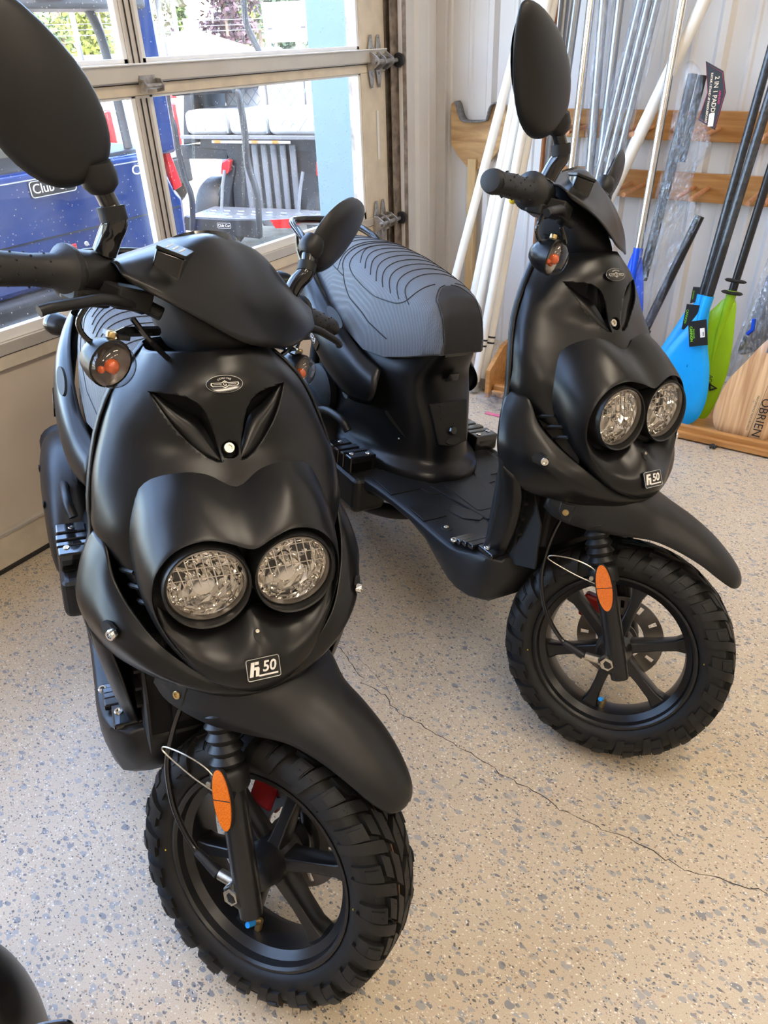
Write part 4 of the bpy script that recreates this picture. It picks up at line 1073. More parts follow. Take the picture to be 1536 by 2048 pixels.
        rows = [[tuple(A @ Vector((r*math.cos(2*math.pi*(k+0.5*(i % 2))/22), r*math.sin(2*math.pi*(k+0.5*(i % 2))/22), h+(jr.normal()*0.0022 if 0 < i < 6 else 0)))) for k in range(22)] for i, (r, h) in enumerate(((0.0520, 0.0), (0.0495, -0.009), (0.045, -0.018), (0.038, -0.026), (0.029, -0.032), (0.019, -0.036), (0.010, -0.037)))]
        part('reflector_bowl', grid(rows, cu=True), P['lampref'], parent=pod, smooth=False)
        part('bulb', join(lathe([(0.0085, -0.037), (0.0085, -0.020), (0.006, -0.013), (0.0, -0.011)], A, 14), ), P['chrome'], parent=pod)
        part('bulb_shroud', lathe([(0.015, -0.034), (0.017, -0.022), (0.015, -0.020), (0.010, -0.021)], aim(c+Vector((0, 0, -0.020))-dvec*0.004, dvec), 18), P['chrome'], parent=pod)
        ribs = []
        for k in range(-4, 5):
            h = math.sqrt(max(0, 0.0505**2-(k*0.0112)**2))
            ribs.append(rod(A @ Vector((k*0.0112+0.006, -h*0.2, -0.0065)), A @ Vector((k*0.0112-0.006, h*0.93, -0.0065)), 0.0010, 5))
        for k in (0.004, 0.021, 0.036):
            h = math.sqrt(max(0, 0.0505**2-k**2))
            ribs.append(rod(A @ Vector((-h, k, -0.006)), A @ Vector((h, k, -0.006)), 0.0008, 5))
        part('lens_prism', join(*ribs), P['chrome'], parent=pod)
        part('lens', lathe([(0.0522, 0.002), (0.050, 0.006), (0.040, 0.0105), (0.022, 0.0135), (0.0, 0.0145)], A, 40, cap=False), P['clear'], parent=pod)
    # ---- lower shield with side flares
    L0 = [(-0.263, -0.1905, 0.752), (-0.238, -0.1845, 0.754), (-0.210, -0.1755, 0.747), (-0.179, -0.171, 0.711), (-0.137, -0.1530, 0.680), (-0.092, -0.126, 0.651), (-0.060, -0.082, 0.618), (-0.040, -0.040, 0.598), (-0.034, 0, 0.592)]
    L1 = [(-0.247, -0.2105, 0.711), (-0.226, -0.2055, 0.710), (-0.202, -0.1965, 0.704), (-0.164, -0.184, 0.683), (-0.122, -0.164, 0.661), (-0.084, -0.132, 0.635), (-0.053, -0.086, 0.606), (-0.036, -0.042, 0.590), (-0.030, 0, 0.585)]
    L2 = [(-0.228, -0.2235, 0.661), (-0.210, -0.2185, 0.660), (-0.190, -0.2105, 0.655), (-0.154, -0.196, 0.644), (-0.115, -0.173, 0.632), (-0.080, -0.137, 0.612), (-0.052, -0.088, 0.594), (-0.038, -0.043, 0.582), (-0.033, 0, 0.577)]
    L3 = [(-0.219, -0.2160, 0.614), (-0.204, -0.2105, 0.611), (-0.187, -0.2010, 0.605), (-0.157, -0.1835, 0.596), (-0.120, -0.155, 0.590), (-0.088, -0.120, 0.584), (-0.060, -0.078, 0.576), (-0.046, -0.040, 0.570), (-0.042, 0, 0.567)]
    L4 = [(-0.214, -0.2065, 0.585), (-0.201, -0.2000, 0.580), (-0.187, -0.1880, 0.573), (-0.164, -0.165, 0.564), (-0.130, -0.135, 0.562), (-0.100, -0.105, 0.561), (-0.075, -0.068, 0.560), (-0.065, -0.035, 0.558), (-0.062, 0, 0.557)]
    net = [L0, L1, L2, L3, L4]
    full = [r + [(x, -y, z) for x, y, z in reversed(r[:-1])] for r in net]
    ls = part('lower_shield', smooth_grid(full, 6, 4), P['paint'], solid=0.003, angle=70)
    for s in (-1, 1):
        f = (lambda g: g) if s < 0 else mirror_y
        # recessed mounting bolt
        part('bolt_pocket', f(prism([(-0.012, -0.010), (0.010, -0.010), (0.012, 0.008), (0.0, 0.012), (-0.012, 0.009), (-0.017, 0.0)], -0.004, 0.0016, frame((-0.140, -0.1875, 0.655), (0.86, 0.50, -0.05), (0.0, 0.10, 0.995), (0.5, -0.86, 0.09)))), P['deep'], parent=ls)
        part('shield_bolt', f(join(bolt_geo((-0.131, -0.1825, 0.655), (0.62, -0.78, 0.05), 0.0085, 0.0085))), P['chrome'], parent=ls)
        # side grille: dark backing and slats
        part('grille_backing', f(grid([[(-0.225, -0.150, 0.752), (-0.19, -0.138, 0.735), (-0.145, -0.118, 0.700), (-0.12, -0.11, 0.675)], [(-0.222, -0.160, 0.725), (-0.185, -0.148, 0.695), (-0.142, -0.130, 0.665), (-0.11, -0.112, 0.645)]])), P['deep'], parent=ls)
        for k in range(4):
            t = k/3.6
            a = Vector((-0.205, -0.170, 0.736))*(1-t)+Vector((-0.128, -0.140, 0.684))*t
            part('grille_slat', f(tube([a+Vector((-0.022, 0.002, -0.012)), a+Vector((-0.004, 0.004, -0.002)), a+Vector((0.016, 0.016, 0.004))], [0.0032, 0.0042, 0.0032], 6)), P['plastic'], parent=ls)
    # leg panels running down to the footboard
    for s in (-1, 1):
        f = (lambda g: g) if s < 0 else mirror_y
        rows = [[(-0.219, -0.2165, 0.618), (-0.209, -0.2135, 0.614), (-0.199, -0.2085, 0.608), (-0.188, -0.200, 0.600), (-0.180, -0.188, 0.590)],
                [(-0.217, -0.2045, 0.55), (-0.207, -0.2040, 0.55), (-0.197, -0.2010, 0.548), (-0.183, -0.192, 0.545), (-0.174, -0.178, 0.542)],
                [(-0.231, -0.1930, 0.48), (-0.221, -0.1930, 0.48), (-0.210, -0.1910, 0.478), (-0.194, -0.183, 0.475), (-0.184, -0.168, 0.473)],
                [(-0.247, -0.1820, 0.42), (-0.237, -0.1825, 0.42), (-0.226, -0.1800, 0.418), (-0.214, -0.174, 0.415), (-0.204, -0.160, 0.413)],
                [(-0.272, -0.1740, 0.372), (-0.262, -0.1740, 0.373), (-0.250, -0.1725, 0.376), (-0.228, -0.167, 0.38), (-0.216, -0.154, 0.38)]]
        part('leg_panel', f(smooth_grid(rows, 5, 4)), P['paint'], solid=0.003, angle=70)
    # rear face of the leg shield
    rows = []
    for z, w, xe, xc in ((0.992, 0.088, -0.362, -0.385), (0.945, 0.138, -0.330, -0.375), (0.88, 0.170, -0.309, -0.365), (0.80, 0.190, -0.276, -0.352), (0.745, 0.1935, -0.264, -0.343), (0.68, 0.2175, -0.236, -0.332), (0.62, 0.2155, -0.2205, -0.322), (0.55, 0.2035, -0.221, -0.315), (0.48, 0.1925, -0.234, -0.312), (0.42, 0.182, -0.250, -0.313), (0.352, 0.174, -0.282, -0.328)):
        rows.append([(xe+0.012, -w+0.001, z), (xe, -w-0.001, z), (xe-0.012, -w*0.9, z), (xc, -w*0.5, z), (xc-0.004, 0, z), (xc, w*0.5, z), (xe-0.012, w*0.9, z), (xe, w+0.001, z), (xe+0.012, w-0.001, z)])
    part('inner_shield', smooth_grid(rows, 3, 3), P['plastic'], solid=0.003, angle=70)
    sh = part('inner_shroud', join(box(-0.295, -0.19, -0.150, 0.150, 0.33, 0.585), box(-0.30, -0.16, -0.11, 0.11, 0.42, 0.60)), P['deep'], smooth=False, bevel=0.01)
    for s in (-1, 1):
        for k in range(3):
            part('shroud_fin', box(-0.26, -0.185, s*0.150-0.008, s*0.150+0.008, 0.452+0.036*k, 0.458+0.036*k), P['deep'], parent=sh, smooth=False)
        part('shroud_side', (lambda g: g if s < 0 else mirror_y(g))(prism([(-0.28, 0.34), (-0.13, 0.40), (-0.14, 0.50), (-0.18, 0.56), (-0.24, 0.56)], 0, 0.004, frame((0, -0.148, 0), (1, 0, 0), (0, 0, 1), (0, 1, 0)))), P['deep'], parent=sh, smooth=False)
    part('column', rod((-0.16, 0, 0.60), (-0.335, 0, 0.99), 0.035, 16), P['deep'])
    # ---- footboard
    secs = []
    for x, w, zt, zb in ((-0.185, 0.150, 0.372, 0.318), (-0.20, 0.180, 0.388, 0.285), (-0.225, 0.203, 0.390, 0.262), (-0.26, 0.213, 0.380, 0.250), (-0.30, 0.217, 0.364, 0.247), (-0.335, 0.217, 0.356, 0.252), (-0.38, 0.215, 0.352, 0.268), (-0.43, 0.214, 0.352, 0.296), (-0.50, 0.213, 0.352, 0.316), (-0.58, 0.215, 0.352, 0.318), (-0.66, 0.220, 0.352, 0.308), (-0.74, 0.230, 0.352, 0.285), (-0.80, 0.238, 0.352, 0.262), (-0.88, 0.238, 0.350, 0.250), (-0.93, 0.225, 0.345, 0.262)):
        h = [(0, zt), (w*0.55, zt), (w-0.016, zt), (w-0.004, zt-0.005), (w, zt-0.016), (w-0.002, (zt+zb)/2), (w-0.014, zb+0.012), (w-0.035, zb), (0, zb)]
        secs.append([(x, -y, z) for y, z in h] + [(x, y, z) for y, z in reversed(h[1:-1])])
    V, F = grid(secs, cu=True)
    m = len(secs[0])
    F += [tuple(range(m)), tuple(range((len(secs)-1)*m+m-1, (len(secs)-1)*m-1, -1))]
    fb = part('footboard', (V, F), P['plastic'], angle=32, bevel=0.003)
    for s in (-1, 1):
        f = (lambda g: g) if s < 0 else mirror_y
        # ribbed front foot step
        st = part('foot_step', f(join(*[box(x0, x1, -0.205+0.01*(k == 0), -0.142, z, z+0.012) for k, (x0, x1, z) in enumerate(((-0.262, -0.212, 0.384), (-0.286, -0.266, 0.380), (-0.306, -0.29, 0.374), (-0.326, -0.31, 0.367), (-0.346, -0.33, 0.358)))])), P['gloss'], smooth=False, bevel=0.003)
        for c in ((-0.243, -0.184, 0.395), (-0.334, -0.203, 0.368), (-0.318, -0.158, 0.374)): part('step_bolt', f(bolt_geo(c, (0.15, 0, 1), 0.0075, 0.004)), P['chrome'], parent=st)
        # hollow mat fasteners
        for c in ((-0.408, -0.168, 0.3522), (-0.686, -0.15, 0.3522)):
            part('fastener_hole', f(lathe([(0.0135, 0.0), (0.0125, 0.0012), (0.0, 0.0012)], aim(c, (0, 0, 1)), 18)), P['deep'], parent=fb)
        part('fastener', f(bolt_geo((-0.41, -0.168, 0.353), (0, 0, 1), 0.006, 0.003)), P['steel'], parent=fb)
        # raised mat plates
        for poly in ([(-0.60, -0.205), (-0.60, -0.115), (-0.565, -0.105), (-0.555, -0.060), (-0.575, -0.052), (-0.72, -0.130), (-0.76, -0.20)],
                     [(-0.455, -0.202), (-0.455, -0.135), (-0.475, -0.125), (-0.52, -0.13), (-0.53, -0.20)],
                     [(-0.43, -0.105), (-0.405, -0.07), (-0.425, -0.03), (-0.50, -0.095), (-0.48, -0.115)]):
            part('mat_plate', f(prism(poly, 0.351, 0.3545)), P['plastic'], parent=fb, smooth=False, bevel=0.0012)
        # rear foot peg plate
        pg = part('passenger_footrest', f(join(box(-0.775, -0.742, -0.248, -0.168, 0.352, 0.398), box(-0.80, -0.78, -0.250, -0.172, 0.352, 0.396), box(-0.835, -0.81, -0.250, -0.180, 0.352, 0.394), box(-0.885, -0.845, -0.248, -0.186, 0.350, 0.392), box(-0.885, -0.742, -0.246, -0.178, 0.350, 0.386))), P['gloss'], smooth=False, bevel=0.004)
        part('footrest_block', f(box(-0.90, -0.70, -0.252, -0.15, 0.25, 0.350)), P['plastic'], parent=pg, smooth=False, bevel=0.018, segs=3)
        for c in ((-0.768, -0.230, 0.3975), (-0.757, -0.187, 0.3975), (-0.862, -0.214, 0.391)): part('footrest_bolt', f(bolt_geo(c, (0, 0, 1), 0.0072, 0.003)), P['chrome'], parent=pg)
    part('tunnel_plate', prism([(-0.40, -0.05), (-0.40, 0.05), (-0.60, 0.085), (-0.62, 0.0), (-0.60, -0.085)], 0.351, 0.356), P['plastic'], parent=fb, smooth=False, bevel=0.002)
    part('battery_lid', prism(rrect(0.15, 0.10, 0.012), 0.351, 0.3575, Matrix.Translation((-0.515, 0, 0))), P['plastic'], parent=fb, smooth=False, bevel=0.002)
    # ---- seat pedestal
    levels = [(0.345, [(-0.600, 0), (-0.622, -0.075), (-0.685, -0.130), (-0.79, -0.172), (-0.95, -0.190), (-1.12, -0.185)]),
              (0.372, [(-0.606, 0), (-0.627, -0.073), (-0.688, -0.126), (-0.79, -0.168), (-0.95, -0.187), (-1.12, -0.183)]),
              (0.392, [(-0.634, 0), (-0.650, -0.060), (-0.700, -0.106), (-0.79, -0.150), (-0.95, -0.172), (-1.12, -0.172)]),
              (0.42, [(-0.642, 0), (-0.656, -0.056), (-0.704, -0.100), (-0.79, -0.138), (-0.95, -0.165), (-1.12, -0.168)]),
              (0.48, [(-0.652, 0), (-0.666, -0.056), (-0.708, -0.096), (-0.80, -0.132), (-0.95, -0.158), (-1.12, -0.16)]),
              (0.55, [(-0.684, 0), (-0.694, -0.062), (-0.728, -0.102), (-0.82, -0.135), (-0.95, -0.155), (-1.12, -0.155)]),
              (0.605, [(-0.702, 0), (-0.708, -0.064), (-0.742, -0.102), (-0.83, -0.138), (-0.95, -0.152), (-1.12, -0.15)]),
              (0.64, [(-0.688, 0), (-0.695, -0.060), (-0.735, -0.092), (-0.83, -0.124), (-0.95, -0.150), (-1.12, -0.145)]),
              (0.68, [(-0.672, 0), (-0.680, -0.055), (-0.72, -0.080), (-0.82, -0.105), (-0.95, -0.12), (-1.12, -0.12)]),
              (0.70, [(-0.69, 0), (-0.70, -0.04), (-0.73, -0.06), (-0.82, -0.08), (-0.95, -0.09), (-1.12, -0.09)])]
    rows = []
    for z, h in levels:
        hh = [(x, y, z) for x, y in h]
        rows.append([(x, -y, zz) for x, y, zz in reversed(hh[1:])] + hh)
    ped = part('seat_pedestal', smooth_grid(rows, 3, 4), P['paint'], angle=60)
    # service lid with slots and knob on the front of the pedestal
    A = frame((-0.659, 0, 0.50), (0, 1, 0), (-0.40, 0, 0.917), (0.917, 0, 0.40))
    lid = part('service_lid', join(*[box(-0.03, 0.03, -0.004+k*0.0175, 0.003+k*0.0175, 0, 0) for k in range(0)], prism([(-0.062, 0.055), (0.062, 0.055), (0.046, -0.055), (0.0, -0.066), (-0.046, -0.055)], -0.008, 0.0, A)), P['paint'], parent=ped, smooth=False, bevel=0.003)
    for k in range(3): part('lid_slot', xf(prism(rrect(0.062, 0.0065, 0.003), -0.001, 0.0012, Matrix.Translation((0, 0.012+0.0165*k, 0))), A), P['deep'], parent=ped)
    part('lid_knob', lathe([(0.012, 0), (0.012, 0.006), (0.010, 0.010), (0.0, 0.010)], A @ Matrix.Translation((0.0, -0.022, 0)), 8), P['gloss'], parent=ped, smooth=False)
    part('lid_grip', prism(ellipse(0.024, 0.011, 20), 0, 0.004, A @ Matrix.Translation((0, -0.050, 0))), P['plastic'], parent=ped, bevel=0.002)
    part('lock_plate', prism([(-0.020, -0.012), (0.020, -0.012), (0.015, 0.012), (-0.015, 0.012)], 0.0, 0.004, frame((-0.692, 0.01, 0.613), (0, 1, 0), (0.4, 0, 0.917), (0.9, 0, -0.42))), P['gloss'], parent=ped, smooth=False, bevel=0.001)
    part('spark_plug_opening', prism(ellipse(0.016, 0.052, 20), -0.004, 0.003, frame((-0.742, -0.110, 0.472), (0.75, -0.62, 0.0), (-0.55, -0.50, 0.66), (0.55, -0.80, -0.05))), P['deep'], parent=ped)
    part('plug_cap', ball((-0.733, -0.104, 0.440), 0.009, 10, (1, 1, 0.7)), P['silver'], parent=ped)
    # ---- side covers
    for s in (-1, 1):
        f = (lambda g: g) if s < 0 else mirror_y
        net = [[(-0.800, -0.140, 0.612), (-0.90, -0.160, 0.645), (-1.02, -0.165, 0.70), (-1.15, -0.155, 0.75), (-1.30, -0.120, 0.79), (-1.39, -0.065, 0.80)],
               [(-0.782, -0.160, 0.585), (-0.88, -0.187, 0.622), (-1.02, -0.197, 0.675), (-1.15, -0.183, 0.728), (-1.30, -0.140, 0.77), (-1.40, -0.078, 0.785)],
               [(-0.778, -0.170, 0.552), (-0.88, -0.202, 0.573), (-1.02, -0.212, 0.625), (-1.15, -0.196, 0.685), (-1.30, -0.150, 0.735), (-1.41, -0.085, 0.76)],
               [(-0.797, -0.170, 0.522), (-0.89, -0.197, 0.528), (-1.02, -0.206, 0.575), (-1.14, -0.190, 0.64), (-1.29, -0.145, 0.705), (-1.40, -0.082, 0.742)],
               [(-0.830, -0.152, 0.503), (-0.91, -0.170, 0.497), (-1.01, -0.175, 0.535), (-1.13, -0.165, 0.61), (-1.28, -0.130, 0.69), (-1.38, -0.075, 0.732)]]
        sc = part('side_cover', f(smooth_grid(net, 4, 4)), P['paint'], solid=0.003, angle=70)
        part('hand_recess', f(prism(ellipse(0.046, 0.013, 20), -0.006, 0.0004, frame((-0.975, -0.1925, 0.705), (-0.93, 0.0, 0.38), (0.30, 0.60, 0.74), (0.2, -0.85, 0.5)))), P['deep'], parent=sc)
        part('cover_notch', f(prism(ellipse(0.018, 0.006, 14), -0.001, 0.002, frame((-0.90, -0.186, 0.512), (-0.97, 0.1, 0.2), (0.2, 0.3, 0.93), (0.1, -0.93, -0.35)))), P['deep'], parent=sc)
        A = frame((-1.055, -0.2105, 0.625), (-0.90, 0.06, 0.42), (0.42, 0.05, 0.90), (0.03, -0.997, 0.05))
        if s < 0:
            part('side_badge', prism([(-0.036, -0.014), (0.03, -0.014), (0.036, 0.0), (0.03, 0.014), (-0.036, 0.014)], -0.002, 0.003, A), P['gloss'], parent=sc, smooth=False)
            text('badge_letters', 'R50', 0.022, A @ Matrix.Translation((0, 0, 0.0032)), P['white'], sc, 0.0004, shear=0.15)
    part('tail_body', join(box(-1.42, -1.0, -0.06, 0.06, 0.66, 0.79)), P['deep'], smooth=False, bevel=0.02)
    # ---- seat
    se = part('seat', seat_geo(), P['seat'], angle=50)
    # dark front insert follows the seat skin
    rows = []
    def t_for(x, yy):
        lo_, hi_ = 0.0, 1.0
        for _ in range(24):
            md_ = (lo_+hi_)/2
            if seat_pt(x, md_).y < yy: lo_ = md_
            else: hi_ = md_
        return lo_
    for x in np.linspace(-0.744, -0.6545, 16):
        yl = 0.057*min(1.0, (max(0.0, x+0.7455)/0.040))**0.5
        tl = t_for(x, yl)
        rows.append([tuple(seat_pt(x, t) + Vector((0.0016, 0, 0.0012))) for t in np.linspace(-tl, tl, 15)])
    lo = [tuple(Vector((p[0]+0.0016, p[1], 0.69))) for p in rows[-1]]
    part('seat_front_insert', grid(rows + [lo]), P['seatdark'], parent=se, angle=60)
    lines = [[(float(x), t_for(float(x), 0.060*min(1.0, (max(0.0, x+0.749)/0.040))**0.5)) for x in np.linspace(-0.748, -0.656, 12)]]
    for s in (1, -1): part('stitch', join(*[seam([(x, s*t) for x, t in l], 0.0017) for l in lines]), P['deep'], parent=se)
    # quilted ridges: V-shaped rows inside an outlined field, plain rows behind
    for k in range(8):
        x = -0.79-0.034*k
        e = 0.52-0.02*k
        for s in (1, -1):
            part('seam', seam([(x-0.030, 0.0), (x-0.026, s*0.15), (x-0.010, s*e*0.65), (x+0.030, s*e)], 0.0015), P['deep'], parent=se)
    for k in range(5):
        x = -1.10-0.045*k
        for s in (1, -1): part('seam', seam([(x, 0.0), (x+0.004, s*0.25), (x+0.014, s*0.52), (x+0.012, s*0.66)], 0.0015), P['deep'], parent=se)
    for s in (1, -1):
        part('seam', seam([(-0.76, s*0.10), (-0.775, s*0.50), (-0.85, s*0.60), (-0.95, s*0.60), (-1.03, s*0.50), (-1.055, s*0.2), (-1.058, 0)], 0.0016), P['deep'], parent=se)
        part('seam', seam([(-0.80, s*0.86), (-0.90, s*0.78), (-1.00, s*0.74), (-1.06, s*0.60), (-1.08, s*0.3), (-1.082, 0)], 0.0017), P['deep'], parent=se)
        part('seam', seam([(-1.05, s*0.66), (-1.15, s*0.66), (-1.26, s*0.66), (-1.33, s*0.6)], 0.0015), P['deep'], parent=se)
    part('seat_hinge', box(-0.69, -0.665, -0.045, 0.045, 0.676, 0.688), P['gloss'], parent=se, smooth=False, bevel=0.003)
    # ---- tail: grab rail, lamp, signals, number plate holder
    part('grab_rail', tube(cat([(-1.20, -0.135, 0.79), (-1.32, -0.125, 0.845), (-1.44, -0.105, 0.868), (-1.475, -0.07, 0.872), (-1.48, 0, 0.873), (-1.475, 0.07, 0.872), (-1.44, 0.105, 0.868), (-1.32, 0.125, 0.845), (-1.20, 0.135, 0.79)], 6), 0.011, 12), P['gloss'])
    tl = part('tail_lamp', ball((-1.43, 0, 0.765), 0.05, 16, (0.7, 1.5, 0.75)), P['redlens'])
    part('tail_fender', grid([[(-1.35, y, 0.70+0.0*abs(y)), (-1.45, y, 0.66), (-1.52, y, 0.56), (-1.56, y, 0.46)] for y in (-0.07, -0.03, 0.03, 0.07)]), P['plastic'], solid=0.004)
    for s in (-1, 1):
        part('rail_bracket', tube([(-1.42, s*0.10, 0.86), (-1.41, s*0.10, 0.80), (-1.38, s*0.09, 0.74), (-1.33, s*0.085, 0.70)], 0.006, 8), P['gloss'])
        ssh, sln = bullet(Vector((-1.370, s*0.180, 0.712)), Vector((-0.75, s*0.66, 0)), 0.030, 0.026, 0.055)
        sg = part('rear_turn_signal', ssh, P['paint'])
        part('lens', sln, P['gloss'], parent=sg)
        part('stalk', rod((-1.35, s*0.09, 0.715), (-1.36, s*0.150, 0.712), 0.009, 10), P['plastic'], parent=sg)
    # ---- power unit: engine block, transmission case on the left, silencer with shield on the right
    part('engine', join(box(-1.16, -0.80, -0.12, 0.12, 0.22, 0.43), box(-1.02, -0.80, -0.09, 0.09, 0.40, 0.50)), P['deep'], smooth=False, bevel=0.03)
    part('transmission_case', xf(prism(cat([(-0.92, 0.18), (-0.80, 0.22), (-0.78, 0.30), (-0.85, 0.35), (-1.05, 0.33), (-1.27, 0.31), (-1.33, 0.24), (-1.28, 0.17), (-1.1, 0.16)], 4, True)[:, :2].tolist(), 0.0, 0.07), frame((0, 0.21, 0), (1, 0, 0), (0, 0, 1), (0, -1, 0))), P['deep'], angle=40, bevel=0.012)
    sil = part('silencer', tube(cat([(-0.93, -0.19, 0.25), (-1.0, -0.195, 0.275), (-1.15, -0.20, 0.32), (-1.32, -0.20, 0.37), (-1.38, -0.20, 0.385)], 4), [0.03]*3+[0.062]*12+[0.055, 0.03], 20), P['deep'])
    rows = []
    for x, z, w, h in ((-0.90, 0.27, 0.020, 0.03), (-0.93, 0.28, 0.034, 0.085), (-1.0, 0.31, 0.040, 0.125), (-1.1, 0.335, 0.042, 0.140), (-1.2, 0.35, 0.040, 0.125), (-1.3, 0.36, 0.03, 0.085), (-1.35, 0.365, 0.012, 0.02)):
        rows.append([(x, -0.170, z+h), (x, -0.215-w*0.55, z+h*0.88), (x, -0.226-w, z+h*0.4), (x, -0.226-w, z-h*0.5), (x, -0.215-w*0.5, z-h*0.92), (x, -0.18, z-h)])
    ss = part('silencer_shield', smooth_grid(rows, 3, 3), P['plastic'], solid=0.004, angle=50)
    for c in ((-1.02, -0.2668, 0.37), (-0.965, -0.2610, 0.265), (-1.16, -0.2672, 0.40)):
        part('shield_hole', prism(ellipse(0.016, 0.010, 16), 0, 0.0025, frame(c, (1, 0, 0.3), (0, 0, 1), (0, -1, 0))), P['deep'], parent=ss)
    part('exhaust_pipe', tube(cat([(-0.66, 0.04, 0.25), (-0.70, -0.08, 0.225), (-0.78, -0.145, 0.215), (-0.86, -0.175, 0.222), (-0.93, -0.188, 0.25), (-0.98, -0.195, 0.27)], 6), 0.021, 14), P['plastic'])
    part('kick_starter', tube(cat([(-1.0, -0.212, 0.415), (-0.985, -0.217, 0.438), (-0.93, -0.217, 0.455), (-0.865, -0.214, 0.455), (-0.838, -0.206, 0.432)], 5), 0.011, 10), P['plastic'])
    part('swing_cover', lathe([(0.075, 0), (0.075, 0.02), (0.06, 0.03), (0.0, 0.03)], aim((-1.06, -0.165, 0.47), (0, -1, 0)), 24), P['deep'])
    for s in (-1, 1):
        part('rear_shock', tube([(-1.22, s*0.14, 0.30), (-1.18, s*0.13, 0.60)], 0.02, 12), P['deep'])
    # side stand on the left
    part('side_stand', tube(cat([(-0.60, 0.15, 0.30), (-0.63, 0.20, 0.18), (-0.66, 0.245, 0.035), (-0.70, 0.262, 0.030)], 5), 0.010, 10), P['gloss'])
    part('centre_stand', join(*[tube([(-0.86, s*0.08, 0.24), (-0.97, s*0.13, 0.15), (-1.10, s*0.16, 0.13)], 0.011, 8) for s in (-1, 1)]), P['gloss'])
    # ---- handlebar group (steered)
    net = [[(-0.425, 0, 1.120), (-0.425, -0.06, 1.117), (-0.42, -0.12, 1.094), (-0.41, -0.175, 1.076), (-0.388, -0.213, 1.068)],
           [(-0.390, 0, 1.137), (-0.375, -0.06, 1.131), (-0.368, -0.12, 1.104), (-0.376, -0.172, 1.084), (-0.372, -0.217, 1.071)],
           [(-0.335, 0, 1.108), (-0.328, -0.06, 1.102), (-0.328, -0.12, 1.083), (-0.346, -0.172, 1.072), (-0.357, -0.221, 1.066)],
           [(-0.292, 0, 1.062), (-0.290, -0.06, 1.060), (-0.298, -0.12, 1.055), (-0.320, -0.175, 1.057), (-0.349, -0.221, 1.061)],
           [(-0.262, 0, 1.012), (-0.268, -0.06, 1.014), (-0.283, -0.12, 1.029), (-0.306, -0.172, 1.044), (-0.346, -0.215, 1.055)]]
    full = [[(x, -y, z) for x, y, z in reversed(r[1:])] + r for r in net]
    cw = part('handlebar_cowl', smooth_grid(full, 5, 5), P['paint'], True, solid=0.003, angle=70)
    # lower headset housing
    rows = []
    for z, xf_, w, xr in ((1.085, -0.345, 0.115, -0.43), (1.05, -0.318, 0.125, -0.43), (1.015, -0.290, 0.110, -0.425), (0.985, -0.285, 0.085, -0.42), (0.965, -0.30, 0.065, -0.41)):
        rows.append([(xf_, 0, z), (xf_-0.008, -w*0.5, z), (xf_-0.03, -w*0.85, z), (xf_-0.065, -w, z), (xr, -w*0.8, z), (xr-0.01, 0, z), (xr, w*0.8, z), (xf_-0.065, w, z), (xf_-0.03, w*0.85, z), (xf_-0.008, w*0.5, z)])
    part('headset_housing', smooth_grid(rows, 3, 3, cu=True), P['deep'], True, angle=60)
    part('dash_panel', prism(ellipse(0.05, 0.075, 24), -0.008, 0.002, frame((-0.425, 0, 1.108), (0.75, 0, 0.66), (0, 1, 0), (-0.66, 0, 0.75))), P['gloss'], parent=cw)
    A = frame((-0.356, -0.135, 1.102), (0.78, 0.52, -0.05), (-0.5, 0.80, 0.10), (0.10, -0.05, 0.99))
    rs = part('brake_reservoir', prism(rrect(0.040, 0.060, 0.004), -0.028, 0.0, A), P['gloss'], True, bevel=0.002)
    part('reservoir_lid', prism(rrect(0.042, 0.062, 0.004), 0.0, 0.005, A), P['plastic'], parent=rs, bevel=0.001)
    R90 = Matrix.Rotation(math.radians(90), 4, 'Z')
    for i, (t, sz) in enumerate((('CLEAN FILLER CAP BEFORE', 0.0040), ('REMOVING USE ONLY', 0.0040), ('DOT 4 BRAKE FLUID', 0.0046))):
        text('lid_print', t, sz, A @ Matrix.Translation((-0.009+0.009*i, 0, 0.0052)) @ R90, P['white'], rs, 0.0002)
    part('handlebar', join(tube(cat([(-0.405, -0.42, 1.023), (-0.40, -0.26, 1.046), (-0.395, -0.12, 1.055), (-0.39, 0, 1.05), (-0.395, 0.12, 1.055), (-0.40, 0.26, 1.046), (-0.405, 0.42, 1.023)], 4), 0.011, 10)), P['deep'], True)
    for s in (-1, 1):
        f = (lambda g: g) if s < 0 else mirror_y
        d = Vector((-0.015, -0.177, -0.023)).normalized()
        g0 = Vector((-0.402, -0.253, 1.046))
        gr = part('grip', f(lathe([(0.013, -0.004), (0.030, -0.003), (0.0325, 0.002), (0.0325, 0.007), (0.027, 0.011), (0.0205, 0.022), (0.0185, 0.05), (0.0195, 0.09), (0.0175, 0.13), (0.0185, 0.155), (0.0190, 0.166), (0.0165, 0.176), (0.0, 0.179)], aim(g0, d), 24)), P['grip'], True, angle=50)
        dots = []
        for i in range(6):
            for j in range(8):
                a = 2*math.pi*(j+0.5*(i % 2))/8
                q = aim(g0, d) @ Vector((0.0192*math.cos(a), 0.0192*math.sin(a), 0.035+0.021*i))
                dots.append(ball(q, 0.0016, 6))
        part('grip_nub', f(join(*dots)), P['rubber'], parent=gr)
        part('grip_seam', f(tube([aim(g0, d) @ Vector((0.0187*math.cos(a), 0.0187*math.sin(a), 0.160)) for a in np.linspace(0, 6.283, 24, endpoint=False)], 0.0006, 4, closed=True)), P['deep'], parent=gr)
        # switch block
        sw = part('switch_block', f(lathe([(0.0, -0.054), (0.024, -0.054), (0.0265, -0.048), (0.0265, -0.008), (0.023, -0.004), (0.0, -0.004)], aim(g0, d), 20)), P['plastic'], True, angle=40)
        part('switch_lower', f(box(-0.405, -0.372, -0.262, -0.205, 1.012, 1.034)), P['plastic'], parent=sw, smooth=False, bevel=0.006)
